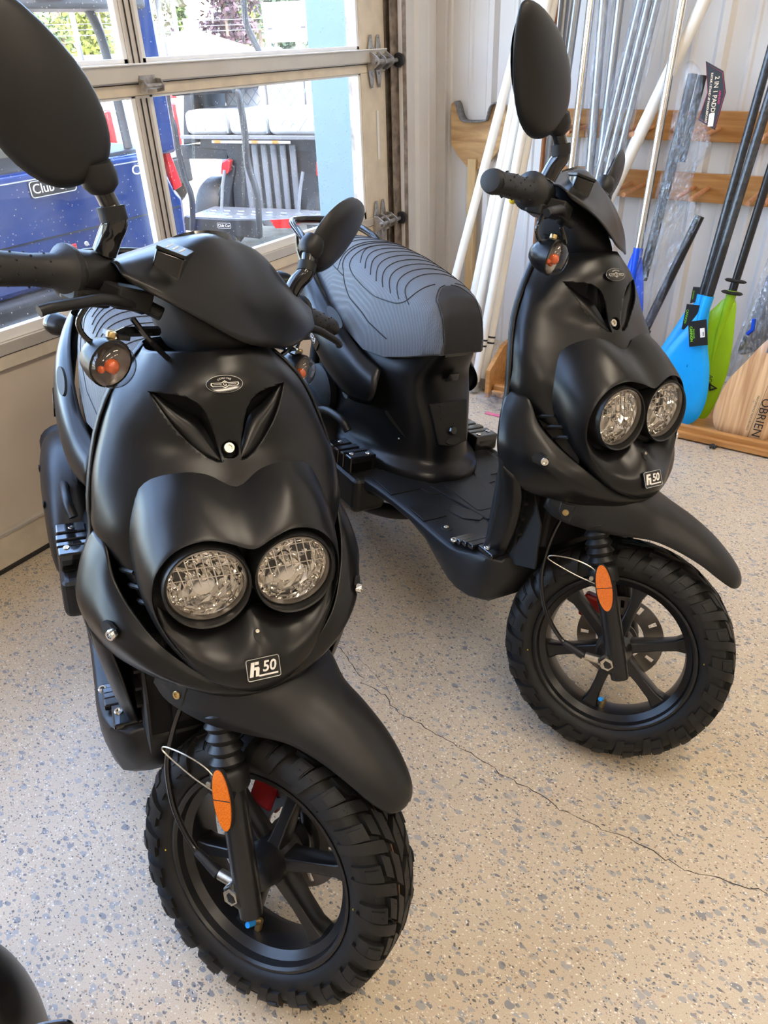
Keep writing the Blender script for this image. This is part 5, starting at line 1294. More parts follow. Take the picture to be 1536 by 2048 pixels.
        part('switch_button', f(ball((-0.432, -0.250, 1.028), 0.008, 10)), P['yellow'] if s < 0 else P['silver'], parent=sw)
        # perch and lever
        part('lever_perch', f(join(box(-0.392, -0.345, -0.225, -0.165, 1.020, 1.048), tube([(-0.372, -0.175, 1.03), (-0.340, -0.150, 1.022)], 0.010, 10))), P['deep'], True, smooth=False, bevel=0.006)
        lv = cat([(-0.362, -0.165, 1.024), (-0.352, -0.20, 1.028), (-0.345, -0.245, 1.030), (-0.341, -0.285, 1.023), (-0.339, -0.325, 1.014), (-0.341, -0.338, 1.008)], 5)
        part('brake_lever', f(tube(lv, list(np.interp(np.linspace(0, 1, len(lv)), [0, 0.3, 0.9, 1], [0.010, 0.0075, 0.0062, 0.0070])), 12)), P['plastic'], True)
        # mirror
        bs = Vector((-0.394, -0.213, 1.078))
        stem = part('mirror_stem', f(tube(cat([bs, (-0.388, -0.215, 1.100), (-0.380, -0.219, 1.117), (-0.384, -0.224, 1.130), (-0.397, -0.236, 1.152)], 4), [0.0148]*9+[0.0140]*3+[0.0115]*5, 16)), P['gloss'], True)
        part('stem_collar', f(rod((-0.381, -0.2200, 1.118), (-0.386, -0.2255, 1.133), 0.0165, 16)), P['rubber'], parent=stem)
        a, nyaw, moff = mirrors[s]
        a = Vector(a).normalized()
        n = Vector((math.cos(math.radians(nyaw)), math.sin(math.radians(nyaw)), -0.1)); n = (n-a*n.dot(a)).normalized()       # toward the front
        bvec = n.cross(a)
        base = Vector((-0.400, -0.234, 1.150))
        prof = [(0.012, 0.010), (0.016, 0.030), (0.028, 0.046), (0.050, 0.059), (0.080, 0.067), (0.115, 0.067), (0.160, 0.056), (0.200, 0.038), (0.226, 0.019), (0.236, 0.004)]
        rows = []
        for u, w in prof:
            cc = base + a*u - bvec*0.0
            dp = 0.030*(w/0.066)**0.8
            sk = moff*(0.45+0.55*min(1, max(0, u/0.06)))
            row = []
            for k in range(16):
                t = 2*math.pi*k/16
                zz = math.sin(t)
                row.append(tuple(cc + bvec*(w*math.cos(t)+sk) + n*(dp*zz if zz > 0 else 0.004*zz)))
            rows.append(row)
        V, F = grid(rows, cu=True)
        F += [tuple(range(16)), tuple(range((len(rows)-1)*16+15, (len(rows)-1)*16-1, -1))]
        mh = part('mirror', f((V, F)), P['plastic'], True, angle=70, subs=1)
        gl = [tuple(base + a*(0.118+0.104*math.cos(t)) + bvec*(0.056*math.sin(t)+moff) - n*0.0048) for t in np.linspace(0, 2*math.pi, 32, endpoint=False)]
        part('mirror_glass', f((gl, [tuple(range(32))])), P['chrome'], parent=mh)
        part('mirror_socket', f(lathe([(0.014, -0.004), (0.021, 0.004), (0.022, 0.016), (0.018, 0.03)], aim((-0.396, -0.2345, 1.149), (-0.10, -0.45, 0.88)), 18)), P['plastic'], parent=mh)
        # front turn signal
        c = Vector((-0.338, -0.2225, 0.953))
        sh, ln = bullet(c, Vector((0.985, -0.10, -0.05)), 0.0315, 0.024, 0.045)
        ts = part('turn_signal', f(sh), P['paint'], True)
        part('inner_reflector', f(lathe([(0.029, 0.0), (0.024, -0.010), (0.012, -0.016), (0.0, -0.016)], aim(c, Vector((0.985, -0.10, -0.05))), 20, cap=False)), P['disc'], parent=ts)
        part('bulb', f(join(ball(c+Vector((0.002, 0, -0.002)), 0.0095, 14), ball(c+Vector((-0.004, 0.010, -0.010)), 0.005, 8), ball(c+Vector((-0.004, -0.010, -0.009)), 0.005, 8))), P['amber'], parent=ts)
        part('lens', f(ln), P['clear'], parent=ts)
        part('signal_bracket', f(join(box(-0.37, -0.342, -0.215, -0.195, 0.983, 0.989), tube([(-0.352, -0.215, 0.982), (-0.358, -0.19, 0.990), (-0.36, -0.13, 0.995)], 0.007, 8))), P['gloss'], parent=ts, smooth=False)
        part('signal_nut', f(bolt_geo((-0.350, -0.220, 0.984), (0, 0, 1), 0.0065, 0.007)), P['brass'], parent=ts)
        part('signal_wire', f(tube(cat([(-0.37, -0.245, 1.02), (-0.375, -0.25, 0.99), (-0.362, -0.235, 0.972), (-0.345, -0.215, 0.985)], 5), 0.0035, 8)), P['gloss'], True)
        part('control_cable', f(tube(cat([(-0.35, -0.19, 1.01), (-0.34, -0.16, 0.985), (-0.345, -0.10, 0.955), (-0.36, -0.06, 0.945)], 5), 0.004, 8)), P['gloss'], True)
    return S

POSES = {'a': (-0.6064623580592595, 0.43932997234430593, -0.5685433360028241, -0.1309994120056609, 0.014579140374011685, 0.7061478009107541),
         'b': (-0.29200436686570375, 1.209531217143641, -0.44347391879564657, -0.13764810465787053, 0.005636994192752638, 0.5928119911397728)}
sa = build_scooter('motor_scooter', POSES['a'][:5], POSES['a'][5], {-1: ((-0.34, -0.66, 0.67), -8, 0.006), 1: ((-0.14, -0.865, 0.48), -15, 0.008)})
tag(sa, 'matte black motor scooter nearest the window, round twin headlights facing the camera', 'scooter', 'black scooters')
sb = build_scooter('motor_scooter', POSES['b'][:5], POSES['b'][5], {-1: ((-0.16, -0.845, 0.51), -15, 0.010), 1: ((-0.14, -0.865, 0.48), -15, 0.008)})
tag(sb, 'matte black motor scooter parked beside the paddle rack, whole quilted seat showing', 'scooter', 'black scooters')
# ================================================================ paddle rack, poles and paddles along the back wall
M['oak'] = wood('oak_board', (0.42, 0.19, 0.055), (0.56, 0.29, 0.10), (4, 50, 50), 0.4)
M['oakdark'] = wood('oak_dark', (0.30, 0.12, 0.03), (0.44, 0.20, 0.06), (5, 60, 60), 0.4)
M['ply'] = wood('plywood', (0.40, 0.22, 0.09), (0.72, 0.47, 0.22), (5, 3, 26), 0.55)
M['lumber'] = wood('pine_lumber', (0.62, 0.42, 0.20), (0.74, 0.55, 0.30), (40, 40, 5), 0.55)
M['dowel'] = mat('dowel_wood', (0.56, 0.27, 0.13), 0.45, noise=0.12, nscale=30)
M['pvc'] = mat('white_pvc', (0.80, 0.78, 0.73), 0.35, noise=0.03, nscale=10)
M['cap'] = mat('grey_cap', (0.28, 0.26, 0.24), 0.6, noise=0.15, nscale=40)
M['band'] = mat('black_band', (0.02, 0.02, 0.02), 0.6, noise=0.1, nscale=40)
M['steelblue'] = mat('grey_aluminium_tube', (0.30, 0.32, 0.35), 0.32, 0.8, noise=0.06, nscale=15)
M['polished'] = mat('polished_aluminium', (0.80, 0.78, 0.75), 0.16, 1.0, noise=0.04, nscale=12, rnoise=0.05)
M['copper'] = mat('brown_wood_pole', (0.42, 0.17, 0.06), 0.45, noise=0.15, nscale=30)
M['blackshaft'] = mat('black_carbon_shaft', (0.018, 0.018, 0.020), 0.28, noise=0.2, nscale=60)
M['foil'] = mat('black_foil_wrap', (0.05, 0.052, 0.056), 0.22, 0.2, noise=0.3, nscale=60, bump=0.6, bscale=60)
M['pblue'] = mat('sky_blue_plastic', (0.006, 0.36, 0.88), 0.35, noise=0.03, nscale=20)
M['droyal'] = mat('royal_blue_plastic', (0.003, 0.065, 0.55), 0.35, noise=0.04, nscale=20)
M['pgreen'] = mat('lime_green_plastic', (0.30, 0.56, 0.008), 0.35, noise=0.04, nscale=20)
M['bamboo'] = wood('bamboo_veneer', (0.50, 0.27, 0.13), (0.80, 0.55, 0.30), (60, 8, 3), 0.35)
M['inkblack'] = mat('black_print', (0.012, 0.012, 0.012), 0.45, noise=0.05)
M['tagblack'] = mat('black_card', (0.012, 0.012, 0.012), 0.4, noise=0.1, nscale=30)
M['taggreen'] = mat('green_print', (0.22, 0.62, 0.03), 0.45, noise=0.03)
M['magenta'] = mat('magenta_print', (0.45, 0.03, 0.12), 0.45, noise=0.05)
M['tan_print'] = mat('tan_print', (0.75, 0.62, 0.45), 0.45, noise=0.05)
M['carpet'] = mat('grey_carpet', (0.20, 0.20, 0.205), 0.95, noise=0.35, nscale=120, bump=0.6, bscale=300)
M['pink'] = mat('pink_zip', (0.75, 0.18, 0.30), 0.4, noise=0.05)
def film(name, rough=0.12, dens=0.065, tint=(0.93, 0.94, 0.96)):
    m = bpy.data.materials.new(name); m.use_nodes = True
    N = m.node_tree.nodes; L = m.node_tree.links; N.remove(N['Principled BSDF'])
    tr = N.new('ShaderNodeBsdfTransparent'); tr.inputs[0].default_value = (*tint, 1)
    gl = N.new('ShaderNodeBsdfGlossy'); gl.inputs['Roughness'].default_value = rough; gl.inputs[0].default_value = (0.95, 0.97, 1, 1)
    tc = N.new('ShaderNodeTexCoord'); mp = N.new('ShaderNodeMapping'); mp.inputs['Scale'].default_value = (70, 70, 16)
    ns = N.new('ShaderNodeTexNoise'); ns.inputs['Scale'].default_value = 1.0; ns.inputs['Detail'].default_value = 4; ns.inputs['Distortion'].default_value = 1.5
    L.new(tc.outputs['Object'], mp.inputs[0]); L.new(mp.outputs[0], ns.inputs['Vector'])
    bp = N.new('ShaderNodeBump'); bp.inputs['Strength'].default_value = 1.0; bp.inputs['Distance'].default_value = 0.012
    L.new(ns.outputs[0], bp.inputs['Height']); L.new(bp.outputs[0], gl.inputs['Normal'])
    mr = N.new('ShaderNodeMapRange'); mr.inputs['From Min'].default_value = 0.35; mr.inputs['From Max'].default_value = 0.7; mr.inputs['To Min'].default_value = dens*0.3; mr.inputs['To Max'].default_value = dens*1.8
    L.new(ns.outputs[0], mr.inputs[0])
    mx = N.new('ShaderNodeMixShader'); L.new(mr.outputs[0], mx.inputs[0]); L.new(tr.outputs[0], mx.inputs[1]); L.new(gl.outputs[0], mx.inputs[2])
    L.new(mx.outputs[0], N['Material Output'].inputs[0])
    return m
M['film'] = film('clear_plastic_film')
M['film2'] = film('milky_plastic_film', 0.2, 0.22, (0.85, 0.88, 0.92))

def vec(p): return Vector(p)
def at_base(o, pts):
    """move a mesh object's origin to the lowest of the given points"""
    b = min(pts, key=lambda q: q[2])
    o.data.transform(Matrix.Translation((-b[0], -b[1], -b[2]))); o.location = b
    return o
def leaning(name, a, b, r, m, label, catg, group=None, n=16):
    a, b = Vector(a), Vector(b)
    if b.y > 3.375: b = a + (b-a)*((3.375-a.y)/(b.y-a.y))
    a, b = tuple(a), tuple(b)
    o = add(name, rod(a, b, r, n), m, angle=50)
    at_base(o, [a, b])
    return tag(o, label, catg, group)

# ---- rack: two peg boards on the wall
rk = empty('peg_rack', (-0.4, 3.41, 0.75))
tag(rk, 'oak peg rack of two horizontal boards on the back wall', 'rack')
def rk_add(nm, g, m, **k): return add(nm, mv(g, (0.4, -3.41, -0.75)), m, rk, **k)
for z0, z1 in ((0.967, 1.074), (0.746, 0.853)):
    for x0, x1 in ((-1.37, 0.52), ):
        rk_add('board', box(x0, x1, 3.386, 3.404, z0, z1), M['oak'], smooth=False, bevel=0.002)
for z in (1.014, 0.800):
    for k in range(6):
        c = -1.245+0.2548*k
        for s in (-0.027, 0.027):
            pg = rk_add('peg', rod((c+s, 3.39, z), (c+s+0.003, 3.112, z+0.002), 0.0088, 14), M['dowel'])
# ---- floor tray
ty = empty('paddle_tray', (-0.5, 2.9, 0.0))
tag(ty, 'low oak floor tray with a moulded front lip and slanted end panel', 'tray')
def ty_add(nm, g, m, **k): return add(nm, mv(g, (0.5, -2.9, 0)), m, ty, **k)
ty_add('tray_bottom', box(-1.33, 0.6, 2.79, 3.09, 0.006, 0.026), M['oak'], smooth=False, bevel=0.002)
ty_add('front_lip', box(-1.318, 0.6, 2.772, 2.794, 0.022, 0.056), M['oak'], smooth=False, bevel=0.005)
ty_add('front_moulding', box(-1.318, 0.6, 2.758, 2.774, 0.006, 0.034), M['oak'], smooth=False, bevel=0.006)
ty_add('end_panel', prism([(2.744, 0.0), (3.10, 0.0), (3.10, 0.215), (2.885, 0.197), (2.752, 0.125)], -0.01, 0.01, frame((-1.336, 0, 0), (0, 1, 0), (0, 0, 1), (1, 0, 0))), M['oak'], smooth=False, bevel=0.002)
# ---- board with a printed label standing in the tray
pb = add('display_board', prism([(-1.305, 0.0), (-0.98, 0.0), (-0.98, 0.36), (-1.235, 0.36), (-1.285, 0.12)], -0.008, 0.008, frame((0, 2.875, 0.028), (1, 0, 0), (0, 0.35, 0.937), (0, -0.937, 0.35))), M['seatdark'], smooth=False, bevel=0.003)
pb.data.transform(Matrix.Translation((1.2, -2.875, -0.028))); pb.location = (-1.2, 2.875, 0.028)
tag(pb, 'dark grey board with a white barcode label in the tray behind the far scooter', 'board')
lb = add('barcode_label', prism([(-0.085, 0.02), (0.06, 0.02), (0.06, 0.145), (-0.062, 0.145)], 0, 0.002, frame((-0.005, -0.0085, 0.0033), (1, 0, 0), (0, 0.35, 0.937), (0, -0.937, 0.35))), M['white'], pb, smooth=False)
add('label_print', join(prism([(-0.070, 0.055), (0.05, 0.055), (0.05, 0.138), (-0.056, 0.138)], 0.002, 0.003, frame((-0.005, -0.0085, 0.0033), (1, 0, 0), (0, 0.35, 0.937), (0, -0.937, 0.35))),
    *[prism([(-0.055+0.006*k, 0.028), (-0.052+0.006*k, 0.028), (-0.052+0.006*k, 0.046), (-0.055+0.006*k, 0.046)], 0.002, 0.003, frame((-0.005, -0.0085, 0.0033), (1, 0, 0), (0, 0.35, 0.937), (0, -0.937, 0.35))) for k in range(7)]), M['inkblack'], lb, smooth=False)
# ---- plywood cradle on a lumber post, behind the white poles
cr = empty('boat_cradle', (-1.80, 3.40, 0.0))
tag(cr, 'plywood cradle with carpet-lined notch on a lumber post against the wall', 'cradle')
cp = [(p[0]+1.80, p[2]) for p in D['cradle']]
add('cradle_board', prism(cp, -0.012, 0.008, frame((0, 0, 0), (1, 0, 0), (0, 0, 1), (0, -1, 0))), M['ply'], cr, smooth=False)
cpt = [np.array((p[0]+1.80, 0, p[2])) for p in D['carpet']]
rows = []
for q in cat(cpt, 3): rows.append([(q[0], -0.035, q[2]+0.002), (q[0], 0.02, q[2]+0.002)])
add('carpet_strip', grid(rows), M['carpet'], cr, solid=0.006)
pp = D['post']
xm0, xm1 = (pp[0][0]+1.80, pp[1][0]+1.80)
add('post', box(xm0, xm1, -0.022, 0.012, 0.0, pp[0][2]+0.05), M['lumber'], cr, smooth=False, bevel=0.002)
# ---- white poles
POLE = 'white poles leaning beside the cradle'
names = ['leftmost white pole, leaning across the plywood cradle', 'second white pole from the left beside the plywood cradle', 'third white pole from the left, leaning on the wall',
         'white pole with grey cap and double black bands, standing nearest the camera', 'white pole with double black bands right beside the tray end panel']
for i, nm in enumerate(names):
    a, b = [vec(q) for q in D['P%d' % (i+1)]]
    d = (b-a).normalized()
    t = empty('white_pole', tuple(a))
    tag(t, nm, 'pole', POLE)
    bb = a + d*((3.375-a.y)/d.y) if b.y > 3.375 else b
    L_ = (bb-a)
    add('tube', rod((0, 0, 0), tuple(L_), 0.0185, 18), M['pvc'], t, angle=50)
    add('end_cap', rod((0, 0, 0), tuple(d*0.045), 0.0195, 18), M['cap'], t, angle=50)
    if i >= 3:
        for h in (0.20, 0.225): add('band', rod(tuple(d*h), tuple(d*(h+0.008)), 0.0192, 18), M['band'], t, angle=50)
        if i == 4: add('cleat', tube([tuple(d*0.215+Vector((-0.022, 0, 0.02))), tuple(d*0.215+Vector((-0.024, -0.004, -0.025)))], 0.005, 8), M['band'], t)
# ---- narrow tubes
leaning('wood_pole', *D['brown'], 0.0095, M['copper'], 'thin reddish brown wooden pole behind the tall mirror', 'pole')
leaning('metal_tube', *D['T1'], 0.0175, M['steelblue'], 'left of two dull grey metal tubes behind the tall mirror', 'tube', 'grey metal tubes')
leaning('metal_tube', *D['T2'], 0.0175, M['steelblue'], 'right of two dull grey metal tubes behind the tall mirror', 'tube', 'grey metal tubes')
leaning('chrome_tube', *D['chrome'], 0.0150, M['polished'], 'slim polished chrome tube left of the plastic-wrapped tubes', 'tube')
leaning('grey_tube', *D['grey'], 0.0155, M['steelblue'], 'dark grey tube between the two plastic-wrapped bundles', 'tube')
leaning('white_pipe', *D['pvc'], 0.0235, M['pvc'], 'thick white plastic pipe leaning diagonally behind the aluminium paddle shaft', 'pipe')
def wrapped(name, a, b, n, r, spread, br, label, seed, mt):
    a, b = vec(a), vec(b)
    b = a + (b-a)*min(1.0, (3.355-a.y)/(b.y-a.y))
    t = empty(name, tuple(a)); tag(t, label, 'wrapped tubes')
    d = (b-a).normalized(); u = d.cross(Vector((0, 1, 0))).normalized(); w = u.cross(d)
    rr = np.random.default_rng(seed)
    for i in range(n):
        o1 = u*((i-(n-1)/2)*spread)
        add('tube', rod(tuple(o1), tuple((b-a)+o1*1.05), r, 14), mt, t, angle=50)
    path = [(b-a)*k/26 for k in range(27)]
    rows = []
    for k, q in enumerate(path):
        row = []
        for j in range(20):
            th = 2*math.pi*j/20
            R1 = br*(1+0.16*math.sin(3*th+k*0.9+seed)+0.10*rr.normal())
            row.append(tuple(q + u*(R1*math.cos(th)) + w*(R1*0.5*math.sin(th))))
        rows.append(row)
    add('plastic_sleeve', grid(rows, cu=True), M['film'], t, angle=20)
    return t
wrapped('wrapped_tube', *D['wrap'], 1, 0.0170, 0.03, 0.034, 'single dark tube in a crinkled clear plastic sleeve', 3, M['steelblue'])
wrapped('wrapped_tube_bundle', *D['bag'], 3, 0.0130, 0.030, 0.056, 'bundle of three tubes in a wide crinkled clear plastic sleeve', 5, M['steelblue'])
# ---- paddles
def blade(t, pts, m, thick=0.006, ridge=0.008, base=(0, 0, 0), nm='blade', sub=True):
    """dished paddle blade from its outline: a slightly domed plate with thickness"""
    P = [Vector(p)-Vector(base) for p in pts]
    c = sum(P, Vector())/len(P)
    nrm = Vector((0, 0, 0))
    for i in range(len(P)): nrm += (P[i]-c).cross(P[(i+1) % len(P)]-c)
    nrm.normalize()
    if nrm.y > 0: nrm = -nrm
    Q = [Vector(q) for q in cat([tuple(p) for p in P], 4, True)]
    rows = []
    for f, h in ((1.0, 0.0), (0.985, thick*0.5), (0.7, thick*0.5+ridge*0.5), (0.35, thick*0.5+ridge), (0.02, thick*0.5+ridge*1.1)):
        rows.append([tuple(c+(q-c)*f + nrm*h) for q in Q])
    bk = [[tuple(c+(q-c)*f - nrm*h) for q in Q] for f, h in ((0.985, thick*0.5), (0.02, thick*0.5))]
    V, F = grid(list(reversed(rows)) + bk, cu=True)
    return add(nm, (V, F), m, t, angle=60), c, nrm
def paddle(name, label, bladepts, m, shaft, r=0.0145, ms=None, low=None):
    base = Vector(min(bladepts, key=lambda q: q[2]))
    t = empty(name, tuple(base)); tag(t, label, 'paddle')
    b, c, nrm = blade(t, bladepts, m, base=tuple(base))
    a, e = [Vector(q)-base for q in shaft]
    if e.y+base.y > 3.375: e = a + (e-a)*((3.375-base.y-a.y)/(e.y-a.y))
    d = (e-a).normalized()
    sh = add('shaft', rod(tuple(a-d*0.03), tuple(e), r, 16), ms, t, angle=50)
    add('throat', tube([tuple(a+d*0.02), tuple(a-d*0.03), tuple(a-d*0.10+nrm*0.004), tuple(a-d*0.22+nrm*0.004)], [r*1.25, r*1.15, r*0.85, r*0.25], 14), low or m, t, angle=60)
    return t, base, c, nrm, a, d
t, *_ = paddle('royal_blue_paddle', 'royal blue paddle on a polished aluminium shaft, mostly behind the far scooter', D['blue'], M['droyal'], [D['alu'][0], D['alu'][1]], 0.0150, M['polished'])
def shaft_to(a, b, z):
    a, b = Vector(a), Vector(b); k = (z-a.z)/(b.z-a.z); return tuple(a+(b-a)*k)
sA = [D['shaftA'][0], D['shaftA'][1]]
sB = [D['shaftB'][0], D['shaftB'][1]]
tB, *_ = paddle('sky_blue_paddle', 'rear of the two sky blue paddles, mostly hidden by the front one', D['blade_back'], M['pblue'], sB, 0.0150, M['foil'])
tA, bA, cA, nA, aA, dA = paddle('sky_blue_paddle', 'front sky blue paddle with a black tag and barcode sticker', D['blade_front'], M['pblue'], sA, 0.0165, M['foil'])
add('shaft_sleeve', rod(tuple(aA-dA*0.005), tuple(aA+dA*0.20), 0.0172, 16), M['blackshaft'], tA, angle=50)
aB = Vector(sB[0])-Vector(tB.location); dB = (Vector(sB[1])-Vector(sB[0])).normalized()
add('shaft_sleeve', rod(tuple(aB-dB*0.005), tuple(aB+dB*0.06), 0.0158, 16), M['blackshaft'], tB, angle=50)
tG, bG, cG, nG, aG, dG = paddle('lime_green_paddle', 'lime green paddle with black shaft and drip rings', D['green'], M['pgreen'], [D['shaftG'][0], D['shaftG'][1]], 0.0150, M['blackshaft'])
for h in (0.012, 0.055): add('drip_ring', lathe([(0.016, -0.004), (0.033, -0.005), (0.040, 0.0), (0.033, 0.005), (0.016, 0.006)], aim(tuple(aG+dG*h), dG), 24), M['band'], tG)
q0, q1 = [Vector(q)-bG for q in D['gr_rib']]
add('blade_rib', tube([tuple(q0), tuple(q0*0.7+q1*0.3), tuple(q1)], [0.003, 0.009, 0.004], 10), M['pgreen'], tG)
tri_ = [Vector(q)-bG+nG*0.004 for q in D['gr_tri']]
add('logo', (lambda T: grid([[tuple(q) for q in T+T[:1]], [tuple((T[0]+T[1]+T[2])/3*0.55+q*0.45) for q in T+T[:1]]]))(tri_), M['inkblack'], tG, smooth=False, solid=0.001)
def text_on(body, p0, p1, nrm, m, parent, base, up_sign=1, size=None, gap=0.0, nm='lettering', sx=1.0, bold=0.0):
    a, b = Vector(p0)-base, Vector(p1)-base
    d = (b-a).normalized(); L_ = (b-a).length
    u = nrm.cross(d).normalized()
    A = frame(tuple((a+b)/2 + nrm*0.0075), d, u, nrm)
    o = text(nm, body, size or L_/len(body)*1.35, A, m, parent, 0.0005, spacing=1.0, sx=sx, bold=bold)
    w = o.dimensions
    return o
text_on('AQUA', D['gr_text'][0], D['gr_text'][1], nG, M['inkblack'], tG, bG, size=0.020)
# bamboo blade at the right edge
base = Vector(min(D['obrien'], key=lambda q: q[2]))
tO = empty('bamboo_paddle', tuple(base)); tag(tO, 'wood veneer paddle blade lettered OBRIEN at the right edge', 'paddle')
bo, cO, nO = blade(tO, D['obrien'], M['bamboo'], 0.007, 0.002, tuple(base))
topc = (Vector(D['obrien'][0])+Vector(D['obrien'][-1]))/2-base
dO = Vector((0.18, 0.19, 0.96)).normalized()
add('throat', tube([tuple(topc-dO*0.05), tuple(topc+dO*0.06), tuple(topc+dO*0.16)], [0.006, 0.022, 0.017], 14), M['steelblue'], tO, angle=60)
add('shaft', rod(tuple(topc+dO*0.14), tuple(topc+dO*1.1), 0.0150, 16), M['blackshaft'], tO, angle=50)
text_on('OBRIEN', D['ob_text'][0], D['ob_text'][1], nO, M['inkblack'], tO, base, size=0.042, sx=1.0)
text_on('PERFORMANCE PADDLEBOARDS', D['ob_small'][0], D['ob_small'][1], nO, M['inkblack'], tO, base, size=0.0095, sx=0.95)
l0, l1 = [Vector(q)-base+nO*0.0075 for q in D['ob_line']]
add('print_line', tube([tuple(l0), tuple(l1)], 0.0008, 4), M['inkblack'], tO)
# bagged paddle behind it
bp = D['bagright']
base = Vector(min(bp, key=lambda q: q[2]))
tP = empty('bagged_paddle', tuple(base)); tag(tP, 'dark paddle in a milky plastic bag behind the wood veneer blade', 'paddle')
inner = [Vector(q) for q in bp]; cc = sum(inner, Vector())/len(inner)
blade(tP, [tuple(cc+(q-cc)*0.72) for q in inner], M['steelblue'], 0.006, 0.004, tuple(base))
blade(tP, [tuple(q+Vector((0, -0.02, 0))) for q in inner], M['film2'], 0.03, 0.004, tuple(base), 'plastic_bag')
add('ribbon', tube([(0.05, -0.05, 0.18), (0.065, -0.055, 0.20), (0.06, -0.05, 0.24)], 0.008, 6), M['droyal'], tP)
# hang tags on the sky blue paddles
def hang_tag(key, parent, nrm, nm_label):
    P = [Vector(q)-Vector(parent.location) for q in D[key]]
    c = sum(P, Vector())/len(P)
    o = add('hang_tag', ([tuple(q+nrm*0.004) for q in P] + [tuple(q+nrm*0.0055) for q in P], [tuple(range(len(P))), tuple(range(2*len(P)-1, len(P)-1, -1))] + [(i, (i+1) % len(P), len(P)+(i+1) % len(P), len(P)+i) for i in range(len(P))]), M['tagblack'], parent, smooth=False)
    o['label'] = nm_label
    return o, P, c
hA, pA, cA2 = hang_tag('tag1', tA, nA, 'black hang tag with green lettering and a barcode sticker')
dn = (pA[3]-pA[0]).normalized(); rt = (pA[1]-pA[0]).normalized()
A = frame(tuple(pA[0]*0.5+pA[3]*0.5+rt*0.009+nA*0.0058), dn, nA.cross(dn).normalized(), nA)
text('tag_print', 'CANNON', 0.0125, A, M['taggreen'], hA, 0.0003, bold=0.0003)
text('tag_print', 'PADDLES', 0.0085, A @ Matrix.Translation((0, -0.009 if (nA.cross(dn)).dot(rt) < 0 else 0.009, 0)), M['taggreen'], hA, 0.0003)
c = pA[0]*0.25+pA[1]*0.25+pA[2]*0.25+pA[3]*0.25+rt*0.016
B = frame(tuple(c+nA*0.0058), rt, -dn, nA)
stc = add('barcode_sticker', prism(rrect(0.016, 0.034, 0.002), 0, 0.0006, B), M['white'], hA, smooth=False)
add('barcode', join(*[xf(box(0.0005, 0.0055, -0.012+0.0022*k, -0.0108+0.0022*k, 0.0006, 0.0009), B) for k in range(7)]), M['inkblack'], hA, smooth=False)
hB, pB, _ = hang_tag('tag2', tB, nA, 'black hang tag with green lettering')
dn2 = (pB[4]-pB[0]).normalized()
text('tag_print', 'CANNON', 0.0115, frame(tuple(pB[0]*0.5+pB[4]*0.5+rt*0.008+nA*0.006), dn2, nA.cross(dn2).normalized(), nA), M['taggreen'], hB, 0.0003)
hC, pC, _ = hang_tag('tag3', tB, nA, 'black hang tag half hidden behind the shaft')
dn3 = (pC[3]-pC[0]).normalized()
text('tag_print', 'CANNON', 0.0070, frame(tuple(pC[0]*0.5+pC[3]*0.5+rt*0.006+nA*0.006), dn3, nA.cross(dn3).normalized(), nA), M['taggreen'], hC, 0.0003)
# ---- two-in-one paddle in its header-card bag
base = Vector(D['in1c'][0])
tK = empty('packaged_paddle', tuple(base)); tag(tK, 'black two-in-one paddle parts in a clear bag with printed header card', 'packaged paddle')
for k, rr in (('in1a', 0.0165), ('in1b', 0.0185), ('in1c', 0.0175)):
    a, b = [Vector(q)-base for q in D[k]]
    add('shaft_piece', rod(tuple(a), tuple(b), rr, 16), M['blackshaft'], tK, angle=50)
a, b = [Vector(q)-base for q in D['in1a']]
off = Vector((0.034, 0, -0.005))
add('shaft_piece', rod(tuple(a+off+(b-a)*0.45), tuple(b+off), 0.0150, 16), M['seatdark'], tK, angle=50)
add('blade_stub', prism([(-0.035, -0.10), (0.03, -0.11), (0.024, 0.06), (-0.02, 0.06)], -0.012, 0.012, frame(tuple(Vector((-0.02, 0.0, -0.06))), (1, 0, 0.2), (0.35, 0.1, 0.93), (0, -1, 0.1))), M['blackshaft'], tK, bevel=0.008)
blade(tK, [tuple(Vector(q)+Vector((0, -0.03, 0))) for q in D['bag1']], M['film'], 0.05, 0.004, tuple(base), 'plastic_bag')
cpv = [Vector(q)-base for q in D['card']]
ins = lambda f, h: [tuple((sum(cpv, Vector())/6)+(q-sum(cpv, Vector())/6)*f+Vector((0, -h, 0))) for q in cpv]
card = add('header_card', (ins(1, 0)+ins(1, 0.003), [tuple(range(6)), tuple(range(11, 5, -1))]+[(i, (i+1) % 6, 6+(i+1) % 6, 6+i) for i in range(6)]), M['tagblack'], tK, smooth=False)
add('card_border', tube(ins(0.93, 0.004), 0.0009, 4, closed=True), M['magenta'], tK)
nC = (cpv[1]-cpv[0]).cross(cpv[4]-cpv[0]).normalized()
if nC.y > 0: nC = -nC
dC = (cpv[3]*0.5+cpv[4]*0.5-cpv[0]*0.5-cpv[1]*0.5).normalized()
cc0 = sum(cpv, Vector())/6
uC = nC.cross(dC).normalized()
for body, o_, sz, mm in (('2 IN 1 PADDLE', 0.008, 0.020, 'tan_print'), ('KAYAK / STAND UP PADDLEBOARD', -0.010, 0.0095, 'tan_print'), ('AIRHEAD', 0.024, 0.010, 'magenta')):
    text('card_print', body, sz, frame(tuple(cc0+uC*o_+nC*0.0045+dC*0.01), dC, uC, nC), M[mm], tK, 0.0004, bold=0.0003)
pl = add('price_label', prism(rrect(0.018, 0.040, 0.001), 0, 0.001, frame(tuple(cpv[3]*0.72+cpv[4]*0.28+nC*0.004-dC*0.022), uC, -dC, nC)), M['white'], tK, smooth=False)
